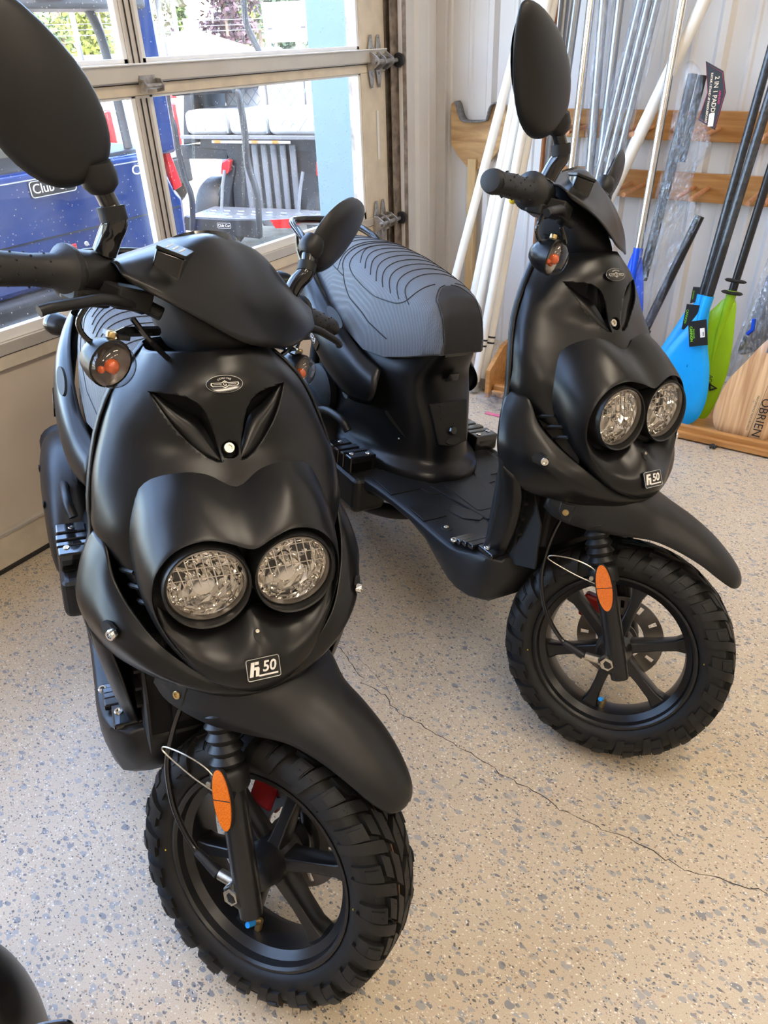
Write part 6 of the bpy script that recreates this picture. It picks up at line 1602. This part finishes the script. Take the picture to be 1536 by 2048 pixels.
# ---- litter
rr = np.random.default_rng(9)
b = D['baggie']
rows = []
for k in range(9):
    row = []
    for j in range(14):
        th = 2*math.pi*j/14
        R1 = 0.075*math.sin(math.pi*(k+0.3)/9)*(1+0.35*rr.normal())
        row.append((R1*math.cos(th)*1.1, R1*math.sin(th), max(0.002, 0.045*(k/8)*(1+0.4*rr.normal()))))
    rows.append(row)
bg_ = add('plastic_bag', grid(rows, cu=True), M['film'], angle=15)
bg_.location = (b[0], b[1], 0.0)
tag(bg_, 'crumpled clear zip bag on the floor by the tray', 'plastic bag')
add('zip_strip', box(-0.02, 0.07, -0.105, -0.085, 0.001, 0.004), M['pink'], bg_, smooth=False)
b = D['debris']
db = add('debris', join(*[ball((rr.normal()*0.005, rr.normal()*0.005, 0.007+rr.random()*0.008), 0.006, 6) for _ in range(8)]), M['band'])
db.location = (b[0], b[1], 0)
tag(db, 'small dark crumb of debris on the floor in front of the tray', 'debris')
# ================================================================ outside the glazed door
M['gravel'] = mat('pale_gravel', (0.27, 0.215, 0.145), 0.9, noise=0.22, nscale=14, bump=0.6, bscale=60)
M['grass'] = mat('dry_grass', (0.20, 0.22, 0.08), 0.9, noise=0.3, nscale=2)
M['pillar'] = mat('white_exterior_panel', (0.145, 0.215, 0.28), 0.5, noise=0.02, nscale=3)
M['cartblue'] = mat('metallic_blue_body', (0.004, 0.028, 0.16), 0.22, 0.25, coat=0.8, noise=0.06, nscale=5)
M['cartblack'] = mat('black_cart_plastic', (0.018, 0.019, 0.022), 0.5, noise=0.12, nscale=20)
M['cartgrey'] = mat('grey_cart_trim', (0.11, 0.115, 0.125), 0.5, noise=0.1, nscale=20)
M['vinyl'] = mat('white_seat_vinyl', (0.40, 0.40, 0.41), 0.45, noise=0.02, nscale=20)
M['piping'] = mat('blue_grey_piping', (0.16, 0.22, 0.32), 0.5, noise=0.05)
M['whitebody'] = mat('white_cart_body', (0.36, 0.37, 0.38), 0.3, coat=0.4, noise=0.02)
M['canvas'] = mat('beige_seat_back', (0.20, 0.19, 0.16), 0.6, noise=0.08, nscale=12)
M['tread'] = mat('diamond_plate', (0.22, 0.23, 0.25), 0.35, 0.6, noise=0.1, nscale=40)
M['orange'] = mat('orange_sticker', (0.5, 0.13, 0.02), 0.5, noise=0.05)
M['roofred'] = mat('brown_shingle', (0.22, 0.14, 0.115), 0.85, noise=0.15, nscale=3)
M['brick'] = mat('tan_house_wall', (0.28, 0.23, 0.19), 0.8, noise=0.1, nscale=2)
M['bark'] = mat('grey_bark', (0.17, 0.13, 0.10), 0.9, noise=0.25, nscale=10)
for nm, c in (('leaf_green', (0.075, 0.11, 0.03)), ('leaf_dark', (0.035, 0.055, 0.03)), ('leaf_grey', (0.12, 0.12, 0.075)), ('leaf_purple', (0.07, 0.04, 0.05)), ('leaf_lime', (0.14, 0.16, 0.025))):
    M[nm] = mat(nm, c, 0.7, noise=0.35, nscale=1.5)
g = struct('ground_outside', box(-70, -2.09, -30, 70, -0.25, -0.03), M['gravel'], smooth=False)
tag(g, 'sunlit pale gravel yard outside the glazed door', 'ground')
pl = struct('wall_outside', box(-2.61, -2.205, 3.27, 3.72, -0.05, 3.6), M['pillar'], smooth=False, bevel=0.004)
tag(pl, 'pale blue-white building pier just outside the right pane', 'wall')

def slab(pts, dv, m, nm, parent, base, bevel=0.0, **k):
    """polygon with thickness along dv"""
    P = [Vector(q)-Vector(base) for q in pts]; n = len(P); dv = Vector(dv)
    V = [tuple(q) for q in P] + [tuple(q+dv) for q in P]
    F = [tuple(range(n-1, -1, -1)), tuple(range(n, 2*n))] + [(i, (i+1) % n, n+(i+1) % n, n+i) for i in range(n)]
    return add(nm, (V, F), m, parent, smooth=bevel > 0, bevel=bevel, segs=3, **k)
# ---- blue cart, tail end parallel to the door
B0 = Vector((-3.3, 2.33, -0.03))
bc = empty('blue_golf_cart', tuple(B0))
tag(bc, 'metallic blue golf cart parked with its tail toward the door', 'golf cart')
def bl(nm, x0, x1, y0, y1, z0, z1, m, bevel=0.01, parent=None, segs=3):
    return add(nm, box(x0-B0.x, x1-B0.x, y0-B0.y, y1-B0.y, z0-B0.z, z1-B0.z), m, parent or bc, smooth=bevel > 0, bevel=bevel, segs=segs)
tail = [(1.72, 0.42), (1.76, 0.40), (2.90, 0.40), (2.955, 0.46), (2.965, 0.66), (2.93, 0.70), (2.86, 0.86), (2.80, 0.905), (1.80, 0.905), (1.72, 0.84)]
bt = add('tail_panel', prism([(y-B0.y, z-B0.z) for y, z in tail], -0.55, 0.0, frame((0, 0, 0), (0, 1, 0), (0, 0, 1), (1, 0, 0))), M['cartblue'], bc, bevel=0.03, segs=4)
bl('tail_seam', -3.302, -3.297, 1.74, 2.93, 0.615, 0.622, M['cartblack'], 0, bt)
bl('tail_trim_line', -3.3, -3.2975, 1.80, 2.84, 0.868, 0.873, M['silver'], 0, bt)
bl('bumper', -3.36, -3.24, 1.70, 2.97, 0.16, 0.40, M['cartblack'], 0.03)
bl('bumper_groove', -3.242, -3.238, 1.80, 2.80, 0.30, 0.306, M['silver'], 0)
bl('badge', -3.3, -3.294, 2.075, 2.315, 0.795, 0.865, M['cartblack'], 0.006, bt)
A = frame((0.008, 2.195-B0.y, 0.83-B0.z), (0, 1, 0), (0, 0, 1), (1, 0, 0))
text('badge_letters', 'Club Car', 0.058, A, M['white'], bt, 0.0008)
add('badge_border', xf(tube([(p[0], p[1], 0) for p in rrect(0.236, 0.066, 0.014)], 0.0022, 5, closed=True), A), M['silver'], bt)
text('model_letters', 'CRU', 0.062, frame((0.002, 2.735-B0.y, 0.83-B0.z), (0, 1, 0), (0, 0, 1), (1, 0, 0)), M['white'], bt, 0.001, spacing=1.1, sx=1.25)
for y, z in ((2.10, 0.535), (2.30, 0.555)): add('tail_bolt', lathe([(0.012, 0), (0.010, 0.004), (0.005, 0.004), (0.004, 0.001)], aim((0.0, y-B0.y, z-B0.z), (1, 0, 0)), 14), M['silver'], bt)
bl('reflector', -3.3, -3.292, 2.17, 2.24, 0.51, 0.57, M['redlens'], 0.02, bt)
for y0, y1 in ((2.885, 2.955), (1.73, 1.80)):
    add('tail_lamp', prism([(y0+0.005, 0.90), (y0+0.030, 0.905), (y1+0.012, 0.715), (y1-0.045, 0.70)] if y0 > 2 else [(y1-0.005, 0.90), (y1-0.030, 0.905), (y0-0.012, 0.715), (y0+0.045, 0.70)], -0.12, 0.006, frame((-B0.x*0, -B0.y, -B0.z), (0, 1, 0), (0, 0, 1), (1, 0, 0))), M['redlens'], bc, bevel=0.006)
bl('bed', -3.75, -3.33, 1.76, 2.90, 0.72, 0.92, M['cartblack'], 0.02)
bl('seat_back', -3.86, -3.74, 1.80, 2.86, 0.80, 1.20, M['canvas'], 0.04)
bl('seat_piping', -3.742, -3.733, 1.82, 2.84, 0.985, 0.995, M['vinyl'], 0)
bl('seat_cushion', -4.25, -3.80, 1.80, 2.86, 0.62, 0.80, M['canvas'], 0.05)
bl('body', -5.3, -3.75, 1.76, 2.93, 0.28, 0.62, M['cartblue'], 0.05)
bl('nose', -5.75, -5.0, 1.84, 2.86, 0.35, 0.88, M['cartblue'], 0.09)
bl('roof', -5.4, -3.25, 1.72, 2.96, 1.80, 1.88, M['cartblue'], 0.03)
bl('roof_lining', -3.60, -3.26, 1.80, 2.90, 1.50, 1.56, M['cartgrey'], 0.02)
bl('roof_lamp', -3.27, -3.24, 2.30, 2.44, 1.53, 1.56, M['redlens'], 0.01)
for y0, y1 in ((2.84, 2.955), (1.72, 1.83)):
    bl('roof_post', -3.40, -3.28, y0, y1, 0.88, 1.82, M['cartblue'], 0.02)
add('roll_bar', join(*[tube(cat([(-3.42-B0.x, y-B0.y, 0.9-B0.z), (-3.45-B0.x, y-B0.y, 1.35-B0.z), (-3.50-B0.x, y*0.96+2.33*0.04-B0.y, 1.53-B0.z)], 5), 0.022, 10) for y in (1.92, 2.76)], tube([(-3.50-B0.x, 1.94-B0.y, 1.53-B0.z), (-3.50-B0.x, 2.745-B0.y, 1.53-B0.z)], 0.022, 10)), M['cartgrey'], bc)
add('windscreen_arch', tube(cat([(-4.8-B0.x, 2.9-B0.y, 0.85-B0.z), (-4.55-B0.x, 2.9-B0.y, 1.35-B0.z), (-4.3-B0.x, 2.9-B0.y, 1.80-B0.z)], 5), 0.03, 10), M['cartblack'], bc)
bl('mirror', -3.62, -3.58, 2.36, 2.52, 1.44, 1.50, M['cartblack'], 0.02)
def cart_wheel(parent, c, r, w, ax, nm='wheel'):
    A = aim(c, ax)
    o = add(nm, lathe([(r*0.55, -w/2), (r*0.9, -w/2), (r, -w*0.3), (r, w*0.3), (r*0.9, w/2), (r*0.55, w/2)], A, 28), M['rubber'], parent)
    add('wheel_cover', lathe([(r*0.56, -w*0.4), (r*0.5, -w*0.2), (r*0.1, -w*0.1), (r*0.1, w*0.1), (r*0.5, w*0.2), (r*0.56, w*0.4)], A, 20), M['polished'], o)
for x in (-3.75, -5.35):
    for y in (1.86, 2.82): cart_wheel(bc, (x-B0.x, y-B0.y, 0.25), 0.25, 0.2, (0, 1, 0))
# ---- cart with rear-facing white quilted seat
yw = math.radians(14)
EU = Vector((math.cos(yw), math.sin(yw), 0)); EV = Vector((-math.sin(yw), math.cos(yw), 0))
W0 = Vector((-3.92, 3.93, -0.03))
wc = empty('white_seat_golf_cart', tuple(W0))
tag(wc, 'golf cart with rear-facing white quilted bench and fold-down footplate', 'golf cart')
def wl(nm, key, depth, m, bevel=0.004, **k): return slab(D[key], EV*depth, m, nm, wc, W0, bevel, **k)
def wb(nm, u0, u1, v0, v1, z0, z1, m, bevel=0.01, parent=None):
    A = frame((0, 0, 0.03), EU, EV, (0, 0, 1))
    return add(nm, xf(box(u0, u1, v0, v1, z0, z1), A), m, parent or wc, smooth=bevel > 0, bevel=bevel, segs=3)
wl('footplate_face', 'c_face', 0.04, M['cartblack'])
wb('footplate', -0.38, 0.70, 0.03, 0.40, 0.295, 0.318, M['tread'], 0.004)
wl('footplate_edge', 'c_plateR', 0.05, M['tread'])
for k in range(9):
    for j in range(3): wb('tread_bar', -0.33+0.115*k+0.04*(j % 2), -0.28+0.115*k+0.04*(j % 2), 0.08+0.09*j, 0.092+0.09*j, 0.318, 0.323, M['polished'], 0)
wl('red_reflector', 'c_red', -0.004, M['redlens'], 0)
A = frame(tuple(sum((Vector(q) for q in D['c_label']), Vector())/4-W0-EV*0.004), EU, Vector((0, 0, 1)), -EV)
text('label_letters', 'Club Car', 0.026, A, M['white'], wc, 0.0006)
add('label_border', xf(tube([(p[0], p[1], 0) for p in rrect(0.105, 0.034, 0.006)], 0.0014, 5, closed=True), A), M['silver'], wc)
add('hoop', join(tube([Vector(q)-W0 for q in cat(D['c_postL'], 3)], 0.020, 10), tube([Vector(q)-W0 for q in cat(D['c_postR'], 3)], 0.022, 10), tube([Vector(q)-W0 for q in D['c_hoop']], 0.020, 10)), M['cartblack'], wc)
add('roof_strut', tube([Vector(q)-W0 for q in cat(D['c_roofstrut'], 3)], 0.020, 10), M['cartblack'], wc)
# bench: three quilted cushion segments with piping
def cushion(nm, u0, u1, v0, v1, z0, z1, quilt, face):
    A = frame((0, 0, 0.03), EU, EV, (0, 0, 1))
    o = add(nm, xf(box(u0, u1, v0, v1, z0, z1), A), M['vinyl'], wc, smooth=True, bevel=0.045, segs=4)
    if quilt:
        step = 0.055
        gs = []
        for k in range(-6, 12):
            for s in (1, -1):
                pts = []
                for i in range(12):
                    uu = u0+0.04+(u1-u0-0.08)*i/11
                    h = (uu-u0)*s*1.1 + k*step*1.6
                    if face == 'front':
                        zz = z0+0.03+h
                        if z0+0.03 <= zz <= z1-0.035: pts.append(A @ Vector((uu, v0-0.0005, zz)))
                if len(pts) > 1: gs.append(tube(pts, 0.0022, 4))
        if gs: add('quilting', join(*gs), M['piping'], o)
    return o
for u0, u1, q in ((-0.52, -0.17, True), (-0.165, 0.14, False), (0.145, 0.60, True)):
    cushion('cushion', u0, u1, 0.38, 0.85, 0.80, 0.955, q, 'front')
    cushion('back_cushion', u0+0.10, u1+0.10, 0.80, 0.92, 0.88, 1.30, q or True, 'front')
for u in (-0.168, 0.142): wb('piping', u-0.004, u+0.004, 0.376, 0.384, 0.815, 0.945, M['piping'], 0)
text('seat_script', 'Tommy Bahama', 0.05, frame(tuple(Vector(D['c_text'][0])-W0-EV*0.005), EU, Vector((0, 0, 1)), -EV), M['piping'], wc, 0.0006, shear=0.35, sx=0.9)
wl('seat_frame', 'c_body', 0.5, M['cartblack'], 0.004)
wb('frame_rail', -0.56, 0.62, 0.365, 0.40, 0.775, 0.80, M['cartgrey'], 0.004)
wb('warning_strip', -0.30, 0.32, 0.362, 0.366, 0.752, 0.768, M['vinyl'], 0)
for u in (-0.28, 0.02, 0.18): wb('warning_mark', u, u+0.05, 0.360, 0.363, 0.752, 0.770, M['orange'], 0)
for k in range(6): wb('cover_pleat', -0.10+0.075*k, -0.055+0.075*k, 0.42, 0.45, 0.28, 0.74, M['cartgrey'], 0.012)
wl('side_arm', 'c_arm', 0.5, M['cartblack'], 0.01)
wl('deck_beam', 'c_deck', 0.06, M['cartblack'], 0.004)
wl('rear_fender', 'c_fenderL', 0.25, M['cartblack'], 0.01)
wl('tail_lamp', 'c_tailL', 0.05, M['redlens'], 0.008)
wl('tail_lamp', 'c_tailR', 0.05, M['redlens'], 0.008)
for u in (-0.25, 0.38): add('footplate_strut', tube(cat([(Vector(EU*u+EV*0.40)+Vector((0, 0, 0.60)))[:], (Vector(EU*(u-0.02)+EV*0.37)+Vector((0, 0, 0.48)))[:], (Vector(EU*(u-0.03)+EV*0.33)+Vector((0, 0, 0.33)))[:]], 5), 0.012, 8), M['cartgrey'], wc)
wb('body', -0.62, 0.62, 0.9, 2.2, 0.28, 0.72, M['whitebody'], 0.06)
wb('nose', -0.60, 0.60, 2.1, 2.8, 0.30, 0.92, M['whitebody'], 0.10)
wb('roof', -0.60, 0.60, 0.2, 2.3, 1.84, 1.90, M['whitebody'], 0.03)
for u in (-0.45, 0.48):
    for v in (0.62, 2.3): cart_wheel(wc, tuple(EU*u+EV*v+Vector((0, 0, 0.26))), 0.26, 0.20, EU)
# ---- small white and red cart farther off
f0 = Vector(D['farcart'][0])
fc = empty('white_golf_cart', (-6.1, 5.15, -0.03))
tag(fc, 'white golf cart with red tail lamps farther off in the yard', 'golf cart')
for nm, b_, m in (('body', (-0.55, 0.0, -0.5, 0.5, 0.45, 0.95), 'whitebody'), ('skirt', (-0.55, 0.0, -0.5, 0.5, 0.22, 0.45), 'cartblack'), ('roof', (-1.9, 0.05, -0.55, 0.55, 1.80, 1.88), 'whitebody'), ('tail_lamp', (-0.02, 0.02, 0.34, 0.42, 0.55, 0.92), 'redlens'), ('tail_lamp', (-0.02, 0.02, -0.42, -0.34, 0.55, 0.92), 'redlens'), ('corner_post', (-0.10, -0.04, 0.44, 0.50, 0.9, 1.22), 'redlens'), ('corner_post', (-0.10, -0.04, -0.50, -0.44, 0.9, 1.22), 'redlens'), ('roof_post', (-0.10, -0.05, 0.45, 0.49, 1.2, 1.8), 'cartgrey'), ('roof_post', (-0.10, -0.05, -0.49, -0.45, 1.2, 1.8), 'cartgrey'), ('front_body', (-1.9, -0.5, -0.5, 0.5, 0.25, 0.7), 'cartblack')):
    add(nm, box(*b_), M[m], fc, smooth=True, bevel=0.02)
text('model_letters', 'CRU', 0.12, frame((0.003, -0.02, 0.82), (0, 1, 0), (0, 0, 1), (1, 0, 0)), M['cartblack'], fc, 0.001)
for y in (-0.42, 0.42): cart_wheel(fc, (-0.3, y, 0.24), 0.24, 0.18, (0, 1, 0))
# ---- rental trailers
def trailer(key, label, txt, stripe):
    P = [Vector(q) for q in D[key]]
    bx_ = Vector((P[3].x, P[3].y, -0.03))
    t = empty('rental_trailer', tuple(bx_)); tag(t, label, 'trailer', 'rental trailers')
    ex = (P[1]-P[0]); ex.z = 0; L_ = ex.length; ex.normalize()
    ey = Vector((0, 0, 1)).cross(ex)
    zt = P[0].z
    A = frame((0, 0, 0), ex, ey, (0, 0, 1))
    add('box_body', xf(box(0, L_, 0, 1.6, 0.25, zt+0.03), A), M['whitebody'], t, smooth=True, bevel=0.04)
    add('stripe', xf(box(0.0, L_*0.8, -0.012, 0.0, zt-0.30, zt-0.20), A), M['orange' if stripe else 'redlens'], t, smooth=False)
    add('chassis', xf(box(0.05, L_-0.05, 0.05, 1.5, 0.15, 0.26), A), M['cartblack'], t, smooth=False)
    text('lettering', txt, 0.15, A @ frame((L_*0.42, -0.014, zt-0.10), (1, 0, 0), (0, 0, 1), (0, -1, 0)), M['cartblack'], t, 0.002, bold=0.004)
    for y in (0.1, 1.5): cart_wheel(t, tuple(A @ Vector((L_*0.5, y, 0.25))), 0.25, 0.16, ey)
    return t
trailer('uh1', 'white rental trailer lettered U-HAUL seen through the blue cart', 'U-HAUL', False)
trailer('uh2', 'white rental trailer lettered U-HAUL beyond the roof strut', 'U-HAUL', True)
trailer('uh3', 'plain-ended white rental trailer under the billboard', 'U-HAUL', True)
# ---- billboard
P = [Vector(q) for q in D['sign']]
sg0 = Vector((P[3].x*0.5+P[2].x*0.5, P[3].y*0.5+P[2].y*0.5, -0.03))
sg = empty('billboard', tuple(sg0)); tag(sg, 'white roadside billboard with two oval portraits', 'billboard')
ex = (P[2]-P[3]); sw_ = ex.length; ex.normalize(); ez = (P[0]-P[3]); sh_ = ez.length; ez = Vector((0, 0, 1)); en = ex.cross(ez)
c = (P[0]+P[1]+P[2]+P[3])/4-sg0
A = frame(tuple(c), ex, ez, en)
bd = add('panel', xf(prism(rrect(sw_, sh_, 0.05), -0.06, 0.0), A), M['whitebody'], sg, smooth=False)
add('dark_band', xf(prism([(-sw_*0.49, -sh_*0.47), (sw_*0.49, -sh_*0.47), (sw_*0.49, -sh_*0.10), (0.0, -sh_*0.28), (-sw_*0.49, -sh_*0.24)], 0.0, 0.01), A), M['cartgrey'], bd, smooth=False)
for s in (-1, 1):
    add('portrait', xf(prism(ellipse(0.14 if s > 0 else 0.12, 0.24 if s > 0 else 0.20, 20, s*sw_*0.37, -sh_*0.06), 0.01, 0.02), A), M['vinyl'], bd, smooth=False)
    add('portrait_head', xf(prism(ellipse(0.075, 0.11, 16, s*sw_*0.37, -sh_*0.03), 0.02, 0.028), A), M['canvas'], bd, smooth=False)
    add('portrait_suit', xf(prism([(s*sw_*0.37-0.10, -sh_*0.18), (s*sw_*0.37+0.10, -sh_*0.18), (s*sw_*0.37+0.06, -sh_*0.11), (s*sw_*0.37-0.06, -sh_*0.11)], 0.02, 0.026), A), M['cartblack'], bd, smooth=False)
for body, y, sz in (('NO AI. NO BOTS. REAL PEOPLE.', 0.38, 0.125), ('REAL CUSTOMER EXPERIENCE.', 0.27, 0.125), ('Adam Korson Agency', 0.08, 0.095), ('(989) 732-6734', -0.02, 0.095)):
    text('sign_letters', body, sz, A @ Matrix.Translation((0, y*sh_, 0.012)), M['cartgrey'], bd, 0.002, sx=0.88)
text('sign_letters', 'EXPERIENCE', 0.09, A @ Matrix.Translation((-0.2, -0.37*sh_, 0.018)), M['vinyl'], bd, 0.002)
for s in (-0.4, 0.4): add('leg', xf(box(s-0.06, s+0.06, -0.2, -0.08, -P[0].z-0.5, -sh_/2+0.1), frame(tuple(c), ex, en, (0, 0, 1))) if False else rod(tuple(c+ex*s-en*0.1-Vector((0, 0, 0.4))), tuple(Vector((c.x+ex.x*s-en.x*0.1, c.y+ex.y*s-en.y*0.1, 0))), 0.05, 8), M['bark'], sg)
# ---- house, lamp post, wires
h0 = Vector((-30.2, 29.2, -0.03))
hs = empty('house', tuple(h0), math.radians(135)); tag(hs, 'low house with a brown shingle roof across the yard', 'house')
add('walls', box(-3.2, 3.2, -3, 3, 0, 0.95), M['brick'], hs, smooth=False)
add('roof', ([(-3.6, -3.4, 0.9), (3.6, -3.4, 0.9), (3.6, 3.4, 0.9), (-3.6, 3.4, 0.9), (-1.6, 0, 1.95), (1.4, 0, 1.95)], [(0, 1, 5, 4), (1, 2, 5), (2, 3, 4, 5), (3, 0, 4), (3, 2, 1, 0)]), M['roofred'], hs, smooth=False)
add('gable', ([(-1.6, 3.3, 0.75), (1.2, 3.3, 0.75), (-0.2, 3.5, 1.4), (-0.2, 1.0, 1.4), (-1.6, 1.0, 0.75), (1.2, 1.0, 0.75)], [(0, 1, 2), (0, 2, 3, 4), (1, 5, 3, 2)]), M['roofred'], hs, smooth=False)
add('chimney', box(1.0, 1.4, -0.3, 0.3, 1.6, 2.35), M['brick'], hs, smooth=False)
for x in (-2.2, -0.2, 1.8): add('window', box(x-0.35, x+0.35, 2.99, 3.03, 0.25, 0.75), M['cartgrey'], hs, smooth=False)
a, b = [Vector(q) for q in D['lamp']]
lp = empty('lamp_post', (b.x, b.y, -0.03)); tag(lp, 'tall thin pale lamp post in front of the trees', 'lamp post')
add('pole', rod((0, 0, 0), (0.05, 0.05, 5.2), 0.10, 10, 0.06), M['whitebody'], lp)
add('lamp_head', cbox((0.05, -0.35, 5.2), (0.25, 0.8, 0.12)), M['whitebody'], lp, smooth=False, bevel=0.03)
for i, z in enumerate((1.75, 1.95, 2.15)):
    w = add('power_line', tube([(-38+k*2.6, 12+k*4.2, z+0.04*(k-3)**2*0.2) for k in range(8)], 0.014, 5), M['cartgrey'])
    w.data.transform(Matrix.Translation((30, -25, -z))); w.location = (-30, 25, z)
    tag(w, ('lowest', 'middle', 'highest')[i] + ' thin power line strung across the trees', 'power line', 'power lines')
# ---- trees
def tree(name, label, pos, h, w, leafm, seed, n=900, conic=False):
    r = np.random.default_rng(seed)
    t = empty(name, (pos[0], pos[1], -0.03)); tag(t, label, 'tree', 'trees beyond the yard')
    add('trunk', tube([(0, 0, 0), (0.05, 0.02, h*0.4), (0, 0, h*0.85)], [0.16, 0.11, 0.03], 8), M['bark'], t)
    V = []; F = []
    cl = [(r.normal(0, w*0.30), r.normal(0, w*0.30), h*(0.25+0.70*r.random())) for _ in range(26)]
    for k in range(n):
        c0 = cl[r.integers(len(cl))]
        if conic:
            zz = h*(0.08+0.92*r.random()**0.9); rad = w*0.55*(1-zz/h)+0.05; th = r.random()*6.283; rr_ = rad*math.sqrt(r.random())
            p = np.array((rr_*math.cos(th), rr_*math.sin(th), zz))
        else:
            p = np.array(c0)+r.normal(0, 1, 3)*np.array((w*0.11, w*0.11, w*0.11))
        s = 0.11*(0.6+0.8*r.random())*max(1, w/2.6)
        u = r.normal(0, 1, 3); u /= np.linalg.norm(u); v = np.cross(u, r.normal(0, 1, 3)); v /= np.linalg.norm(v)
        i = len(V)
        V += [tuple(p-u*s-v*s*0.6), tuple(p+u*s-v*s*0.6), tuple(p+u*s+v*s*0.6), tuple(p-u*s+v*s*0.6)]
        F.append((i, i+1, i+2, i+3))
    me = bpy.data.meshes.new('crown'); me.from_pydata(V, [], F); me.materials.append(M[leafm])
    o = bpy.data.objects.new('crown', me); COL.objects.link(o); o.parent = t; o['kind'] = 'stuff'
    return t
T = D['tr']
for nm, lab, i, dx, h, w, lm, cn in (
    ('bare_tree', 'thin grey-leaved tree seen through the blue cart, leftmost', 0, (-3, -2.5), 5.0, 3.0, 'leaf_grey', False),
    ('leafy_tree', 'mixed green tree seen through the blue cart', 1, (-10, 6), 6.2, 3.4, 'leaf_green', False),
    ('lime_tree', 'yellow-green tree at the right end of the blue cart window', 2, (3, -3.0), 3.9, 2.4, 'leaf_lime', False),
    ('tall_conifer', 'tall grey-green tree left of the lamp post', 3, (-3, 3.2), 8.0, 3.2, 'leaf_grey', False),
    ('small_conifer', 'small pointed green conifer above the house roof', 4, (-10, 9), 4.4, 1.8, 'leaf_green', True),
    ('small_conifer', 'second pointed conifer right of the house roof ridge', 5, (-6.5, 8.5), 3.8, 1.6, 'leaf_dark', True),
    ('purple_tree', 'round purple-leaved tree right of the house', 6, (-5.5, 5.5), 5.2, 2.8, 'leaf_purple', False),
    ('bright_tree', 'yellow-green tree behind the roof strut and billboard', 7, (-9, 10), 6.4, 3.4, 'leaf_lime', False),
    ('dark_tree', 'dark green tree low behind the billboard', 8, (-1, 1.2), 3.4, 2.6, 'leaf_dark', False)):
    tree(nm, lab, (T[i][0]+dx[0], T[i][1]+dx[1]), h, w, lm, 20+i, 1500, cn)
# ================================================================ corner of another vehicle at the lower left
k0 = Vector((-0.80, 0.05, 0.0))
ob = empty('black_vehicle_corner', tuple(k0)); tag(ob, 'black rounded corner of another machine at the lower left edge', 'vehicle part')
rows = []
for z, rx, ry in ((0.0, 0.05, 0.05), (0.005, 0.085, 0.075), (0.08, 0.11, 0.09), (0.18, 0.12, 0.10), (0.26, 0.115, 0.095), (0.31, 0.09, 0.075), (0.33, 0.05, 0.04), (0.335, 0.005, 0.005)):
    rows.append([(rx*math.cos(2*math.pi*k/40)*1.0, ry*math.sin(2*math.pi*k/40), z) for k in range(40)])
rows = [list(r) for r in np.transpose(np.array([cat([r[j] for r in rows], 4) for j in range(40)]), (1, 0, 2))]
add('shell', grid(rows, cu=True), M['paint'], ob, angle=60)
add('cable_loop', tube(cat([(0.08, -0.03, 0.29), (0.13, 0.03, 0.30), (0.175, 0.075, 0.30), (0.19, 0.075, 0.295), (0.18, 0.055, 0.29), (0.13, 0.0, 0.285), (0.09, -0.05, 0.28)], 6), 0.0035, 8), M['gloss'], ob)
